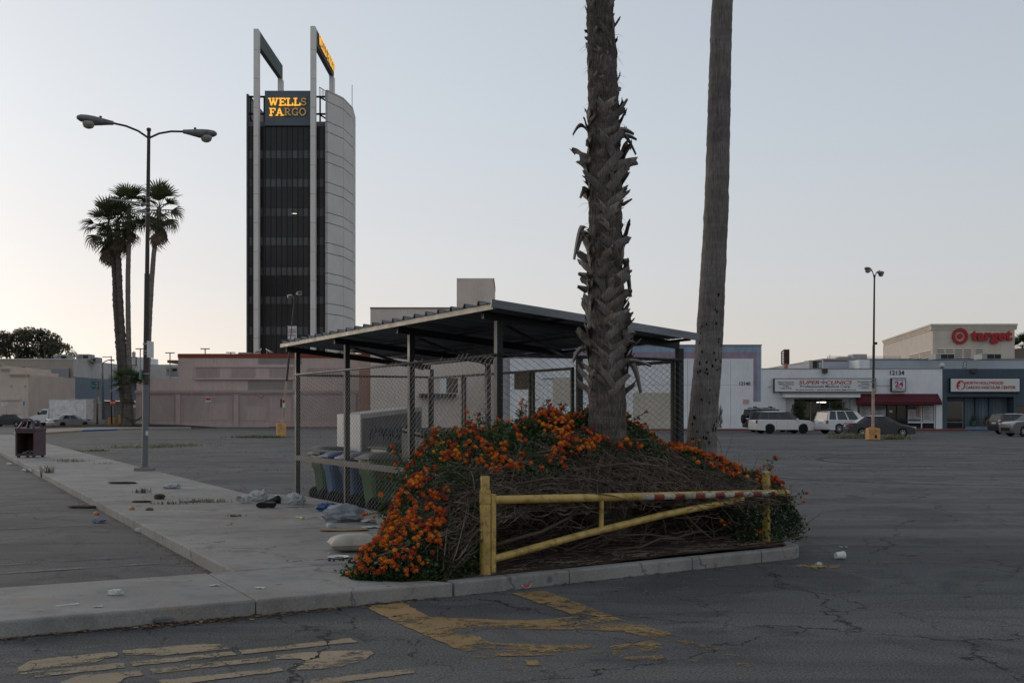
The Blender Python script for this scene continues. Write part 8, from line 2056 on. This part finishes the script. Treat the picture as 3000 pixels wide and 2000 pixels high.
tf = thing('plastic_fork', 'white plastic fork on the front walkway strip', 'fork', gl(198, 1773), R(30)); MB().bar((-0.09, 0, 0.006), (0.03, 0, 0.012), 0.008, 0.003).build('handle', FOAM, tf); MB().bar((0.03, 0, 0.011), (0.055, 0, 0.009), 0.02, 0.003).build('head', FOAM, tf)
for k in range(3): MB().bar((0.055, (k-1)*0.007, 0.009), (0.085, (k-1)*0.007, 0.012), 0.004, 0.003).build('tine', FOAM, tf)
ts = thing('brush', 'small pale yellow brush lying by the shoes', 'brush', gl(877, 1517), R(-58)); MB().bar((-0.14, 0, 0.012), (0.08, 0, 0.014), 0.018, 0.012).build('handle', mat('cream_plastic', (0.52, 0.45, 0.26), 0.5), ts); MB().bev(0.08, -0.022, 0.002, 0.15, 0.022, 0.03, 0.006).build('head', mat('lime_plastic', (0.45, 0.50, 0.18), 0.5), ts)
# watermelon-like rinds and chips
for i, (px, py, rz, lab) in enumerate(((1542, 1722, 0.4, 'red rind slice under the front kerb, nearer one'), (1556, 1716, -0.5, 'red rind slice against the front kerb, further one'))):
    t = thing('fruit_rind', lab, 'rind', gl(px, py, 0.002), rz, 'fruit rinds'); pts = [(0.05*math.cos(R(a)), 0, 0.03+0.045*math.sin(R(a))) for a in range(200, 341, 20)]; MB().tube([(x, y, z+0.02) for x, y, z in pts], [0.004, 0.008, 0.010, 0.011, 0.011, 0.010, 0.008, 0.004], 8).build('rind', mat('pale_rind_skin', (0.55, 0.42, 0.38), 0.6), t, True); MB().tube([(x*0.82, y-0.004, z+0.028) for x, y, z in pts], [0.003, 0.006, 0.008, 0.009, 0.009, 0.008, 0.006, 0.003], 8).build('flesh', mat('red_flesh', (0.42, 0.04, 0.03), 0.5), t, True)
ch = MB(); rg = random.Random(9)
for k in range(46):
    p = Vector((rg.gauss(0, 0.085), rg.gauss(0, 0.06), 0.006+rg.random()*0.01)); a = rg.uniform(0, PI); l = rg.uniform(0.02, 0.045); ch.bar(p-Vector((math.cos(a)*l, math.sin(a)*l, 0)), p+Vector((math.cos(a)*l, math.sin(a)*l, rg.uniform(-.004, .004))), 0.008, 0.008)
tag(stuff(ch.build('fries', mat('fried_potato', (0.40, 0.25, 0.11), 0.7, 0.3), None, False, None, gl(2393, 1660, 0.002))), 'spilled fries on the asphalt right of the kerb end', 'food')
crumple('tissue', 'crumpled napkin among the spilled fries', 'tissue', 2400, 1655, 0.04, 0.03, 0.035, PAPER, 36, 0, 5, 0.4, z=0.002)
for i, (px, py, lab) in enumerate(((386, 1492, 'orange peel half on the walkway edge'), (282, 1507, 'orange peel half lying in the left lot'))):
    t = MB().lathe([(0.045, 0.0), (0.04, 0.03), (0.022, 0.05), (0.002, 0.055)], 14).build('orange_peel', mat('orange_peel_skin', (0.50, 0.20, 0.07), 0.6), None, True, None, gl(px, py, TOPZ if i == 0 else 0.001)); tag(t, lab, 'peel', 'orange peels')
# dead leaves: along the front kerb, in gutters, on the walkway
LV = [mat('dead_leaf_%d' % i, c, 0.8, 0.3, 20, 60, 0.2) for i, c in enumerate(((0.17, 0.075, 0.035), (0.10, 0.05, 0.03), (0.26, 0.18, 0.10), (0.055, 0.035, 0.025)))]
lf = MB(); rg = random.Random(13)
def dleaf(p, s):
    a = rg.uniform(0, 2*PI); ti = rg.uniform(-0.4, 0.4); dx, dy = math.cos(a), math.sin(a); w_ = s*rg.uniform(0.35, 0.6); cu = rg.uniform(0.05, 0.35)*s
    pts = [p+Vector((-dx*s, -dy*s, cu)), p+Vector((-dy*w_, dx*w_, cu*0.7+ti*0.01)), p+Vector((dx*s, dy*s, cu*1.2)), p+Vector((dy*w_, -dx*w_, cu*0.5)), p+Vector((0, 0, 0.002))]
    lf.cur = rg.randrange(4); lf.add(pts, [(0, 1, 4), (1, 2, 4), (2, 3, 4), (3, 0, 4)])
for k in range(760):
    u = rg.choice((rg.uniform(0.3, 4.2), rg.gauss(2.1, 0.35), rg.gauss(1.8, 0.9), rg.uniform(0.3, 9))); d = abs(rg.gauss(0, 0.07)); base = 9.035 if u < 2.5 else 9.035+(u-2.5)*0.082; 
    if u > 8.6: continue
    dleaf(S(u, base-0.012-d, 0.004), rg.uniform(0.012, 0.036))
for k in range(420): u = 2.68-abs(rg.gauss(0, 0.10)); dleaf(S(u, 10.9+rg.random()**1.5*32, 0.004), rg.uniform(0.008, 0.03))
for k in range(120): dleaf(S(rg.uniform(2.8, 6.0), rg.uniform(10.9, 22), KZ+0.003), rg.uniform(0.006, 0.016))
for k in range(70): dleaf(S(rg.uniform(-2, 3.8), rg.uniform(9.1, 10.7), KZ+0.003), rg.uniform(0.005, 0.012))
for k in range(110): dleaf(S(rg.uniform(0, 12), 9.0-abs(rg.gauss(0, 0.7)), 0.004), rg.uniform(0.006, 0.018))
for k in range(300): u = rg.uniform(4.3, 8.9); dleaf(S(u, edge_in(u)+abs(rg.gauss(0.1, 0.2)), soilz(u, edge_in(u)+0.1)+0.012), rg.uniform(0.009, 0.024))
for k in range(900):
    u = rg.uniform(4.4, 9.0); vf = vfront(u); v = vf+rg.random()*0.9; z = topz(u, v)
    if z is not None: dleaf(S(u, v, z-rg.uniform(-0.01, 0.10)), rg.uniform(0.008, 0.022))
tag(stuff(lf.build('dead_leaves', LV)), 'dry brown leaves along kerbs and paving', 'leaves')
sk_ = MB()
for k in range(38):
    p = S(rg.uniform(4, 12), rg.uniform(8.0, 9.2), 0.006) if rg.random() < 0.6 else S(rg.uniform(2.8, 6), rg.uniform(11, 22), KZ+0.006); a = rg.uniform(0, PI); l = rg.uniform(0.03, 0.12); sk_.tube([p, p+Vector((math.cos(a)*l, math.sin(a)*l, 0.004)), p+Vector((math.cos(a+.3)*l*1.8, math.sin(a+.3)*l*1.8, 0))], 0.003, 4)
tag(stuff(sk_.build('fallen_twigs', TWIG2)), 'small fallen twigs on paving and asphalt', 'twigs')
# weeds
WEED = m_leaf('weed_leaf', (0.055, 0.070, 0.026), (0.12, 0.135, 0.06), 0.25); STRAW = m_leaf('straw_leaf', (0.15, 0.14, 0.085), (0.26, 0.24, 0.155), 0.2)
def weed(label, p, sx, sy, h, n, m, seed, blade=0.006, group=None, cat='weed', name='weed'):
    rg = random.Random(seed); mb = MB()
    for k in range(n):
        a = rg.gauss(0, 0.45)*sx; b_ = rg.gauss(0, 0.45)*sy; l = h*rg.uniform(0.4, 1.1); az = rg.uniform(0, 2*PI); ln = rg.uniform(0.1, 0.6); d = Vector((math.cos(az)*ln, math.sin(az)*ln, 1)).normalized(); s_ = Vector((-math.sin(az), math.cos(az), 0))*blade*rg.uniform(.6, 1.4); o_ = Vector((a, b_, 0)); mid = o_+d*l*.55; tip = o_+d*l+Vector((math.cos(az), math.sin(az), -0.3))*l*0.18
        mb.add([o_-s_, o_+s_, mid+s_, mid-s_, tip], [(0, 1, 2, 3), (3, 2, 4)])
    return tag(stuff(mb.build(name, m, None, False, None, p)), label, cat, group)
for i, (px, py, sx, sy, h, n, m_, z, lab) in enumerate(((141, 1399, 0.16, 0.14, 0.45, 90, WEED, 0.0, 'leafy green weed growing at the left kerb'), (218, 1352, 0.65, 0.22, 0.13, 150, STRAW, KZ, 'dry spreading weed on the walkway by the bin'), (590, 1470, 0.50, 0.14, 0.08, 170, STRAW, KZ, 'low green weed in the walkway joint'), (500, 1476, 0.40, 0.10, 0.05, 80, WEED, KZ, 'thin weed in the joint left of the low green one'), (415, 1443, 0.16, 0.10, 0.12, 60, WEED, KZ, 'small weed tuft in the middle of the walkway'), (310, 1358, 0.4, 0.12, 0.06, 50, STRAW, KZ, 'flat weed tuft before the tall light'), (212, 1324, 0.6, 0.2, 0.14, 110, STRAW, 0, 'straw tuft along the walkway far edge'), (282, 1321, 0.5, 0.2, 0.14, 100, STRAW, 0, 'straw tuft in the lot nearest the walkway'),
        (420, 1311, 2.0, 0.8, 0.16, 420, STRAW, 0, 'patch of dry grass in the lot left of the tall light'), (500, 1306, 2.2, 0.8, 0.18, 460, STRAW, 0, 'patch of dry grass in the lot right of the tall light'), (770, 1282, 2.2, 0.8, 0.22, 420, WEED, 0, 'grass patch around the leaning light base'), (2495, 1284, 1.5, 0.6, 0.42, 420, STRAW, 0, 'tall weeds left of the ochre light base'), (2615, 1287, 1.0, 0.5, 0.42, 300, STRAW, 0, 'dry weeds right of the ochre light base'), (1048, 1520, 0.1, 0.05, 0.12, 24, WEED, 0.0, 'thin weed at the enclosure fence foot'), (690, 1512, 0.12, 0.08, 0.04, 40, WEED, KZ, 'flattened green sprig on the walkway'), (898, 1486, 0.05, 0.05, 0.14, 16, WEED, 0.0, 'weed sprout at the fence corner'))):
    if i in (9, 8): n = 300
    weed(lab, gl(px, py, z+0.001), sx, sy, h, n, m_, 60+i, 0.006 if py > 1350 else 0.02, 'weeds in the paving')
cw = MB(); rg = random.Random(44)
for k in range(3200):                                   # sprigs along the lot's cracks
    row = rg.randrange(9); v_ = 24+row*5.5+2*math.sin(row*2.3); u = rg.uniform(6, 40); 
    if rg.random() < 0.5: u, v_ = rg.uniform(5.6, 7)+rg.uniform(0, 30), v_+rg.gauss(0, .3)
    p = S(u, v_+0.5*math.sin(u*0.6+row), 0.002); l = rg.uniform(0.02, 0.07); az = rg.uniform(0, 2*PI); s_ = Vector((-math.sin(az), math.cos(az), 0))*0.008
    cw.add([p-s_, p+s_, p+Vector((math.cos(az)*l*.5, math.sin(az)*l*.5, l))], [(0, 1, 2)])
tag(stuff(cw.build('crack_grass', WEED)), 'sparse grass growing in the cracks of the lot', 'grass')
fl = thing('palm_seedling', 'small fan palm seedling at the enclosure fence', 'palm', gl(1135, 1520, 0.0))
for k in range(5):
    o = link('frond', FRB[k % 2], fl); s_ = 0.22; o.scale = (s_,)*3; o.location = (0, 0, 0.02); o.rotation_euler = (0.3*k, -R((70, 55, 82, 40, 62)[k]), (0.2, 1.9, 3.4, 4.6, 5.6)[k])
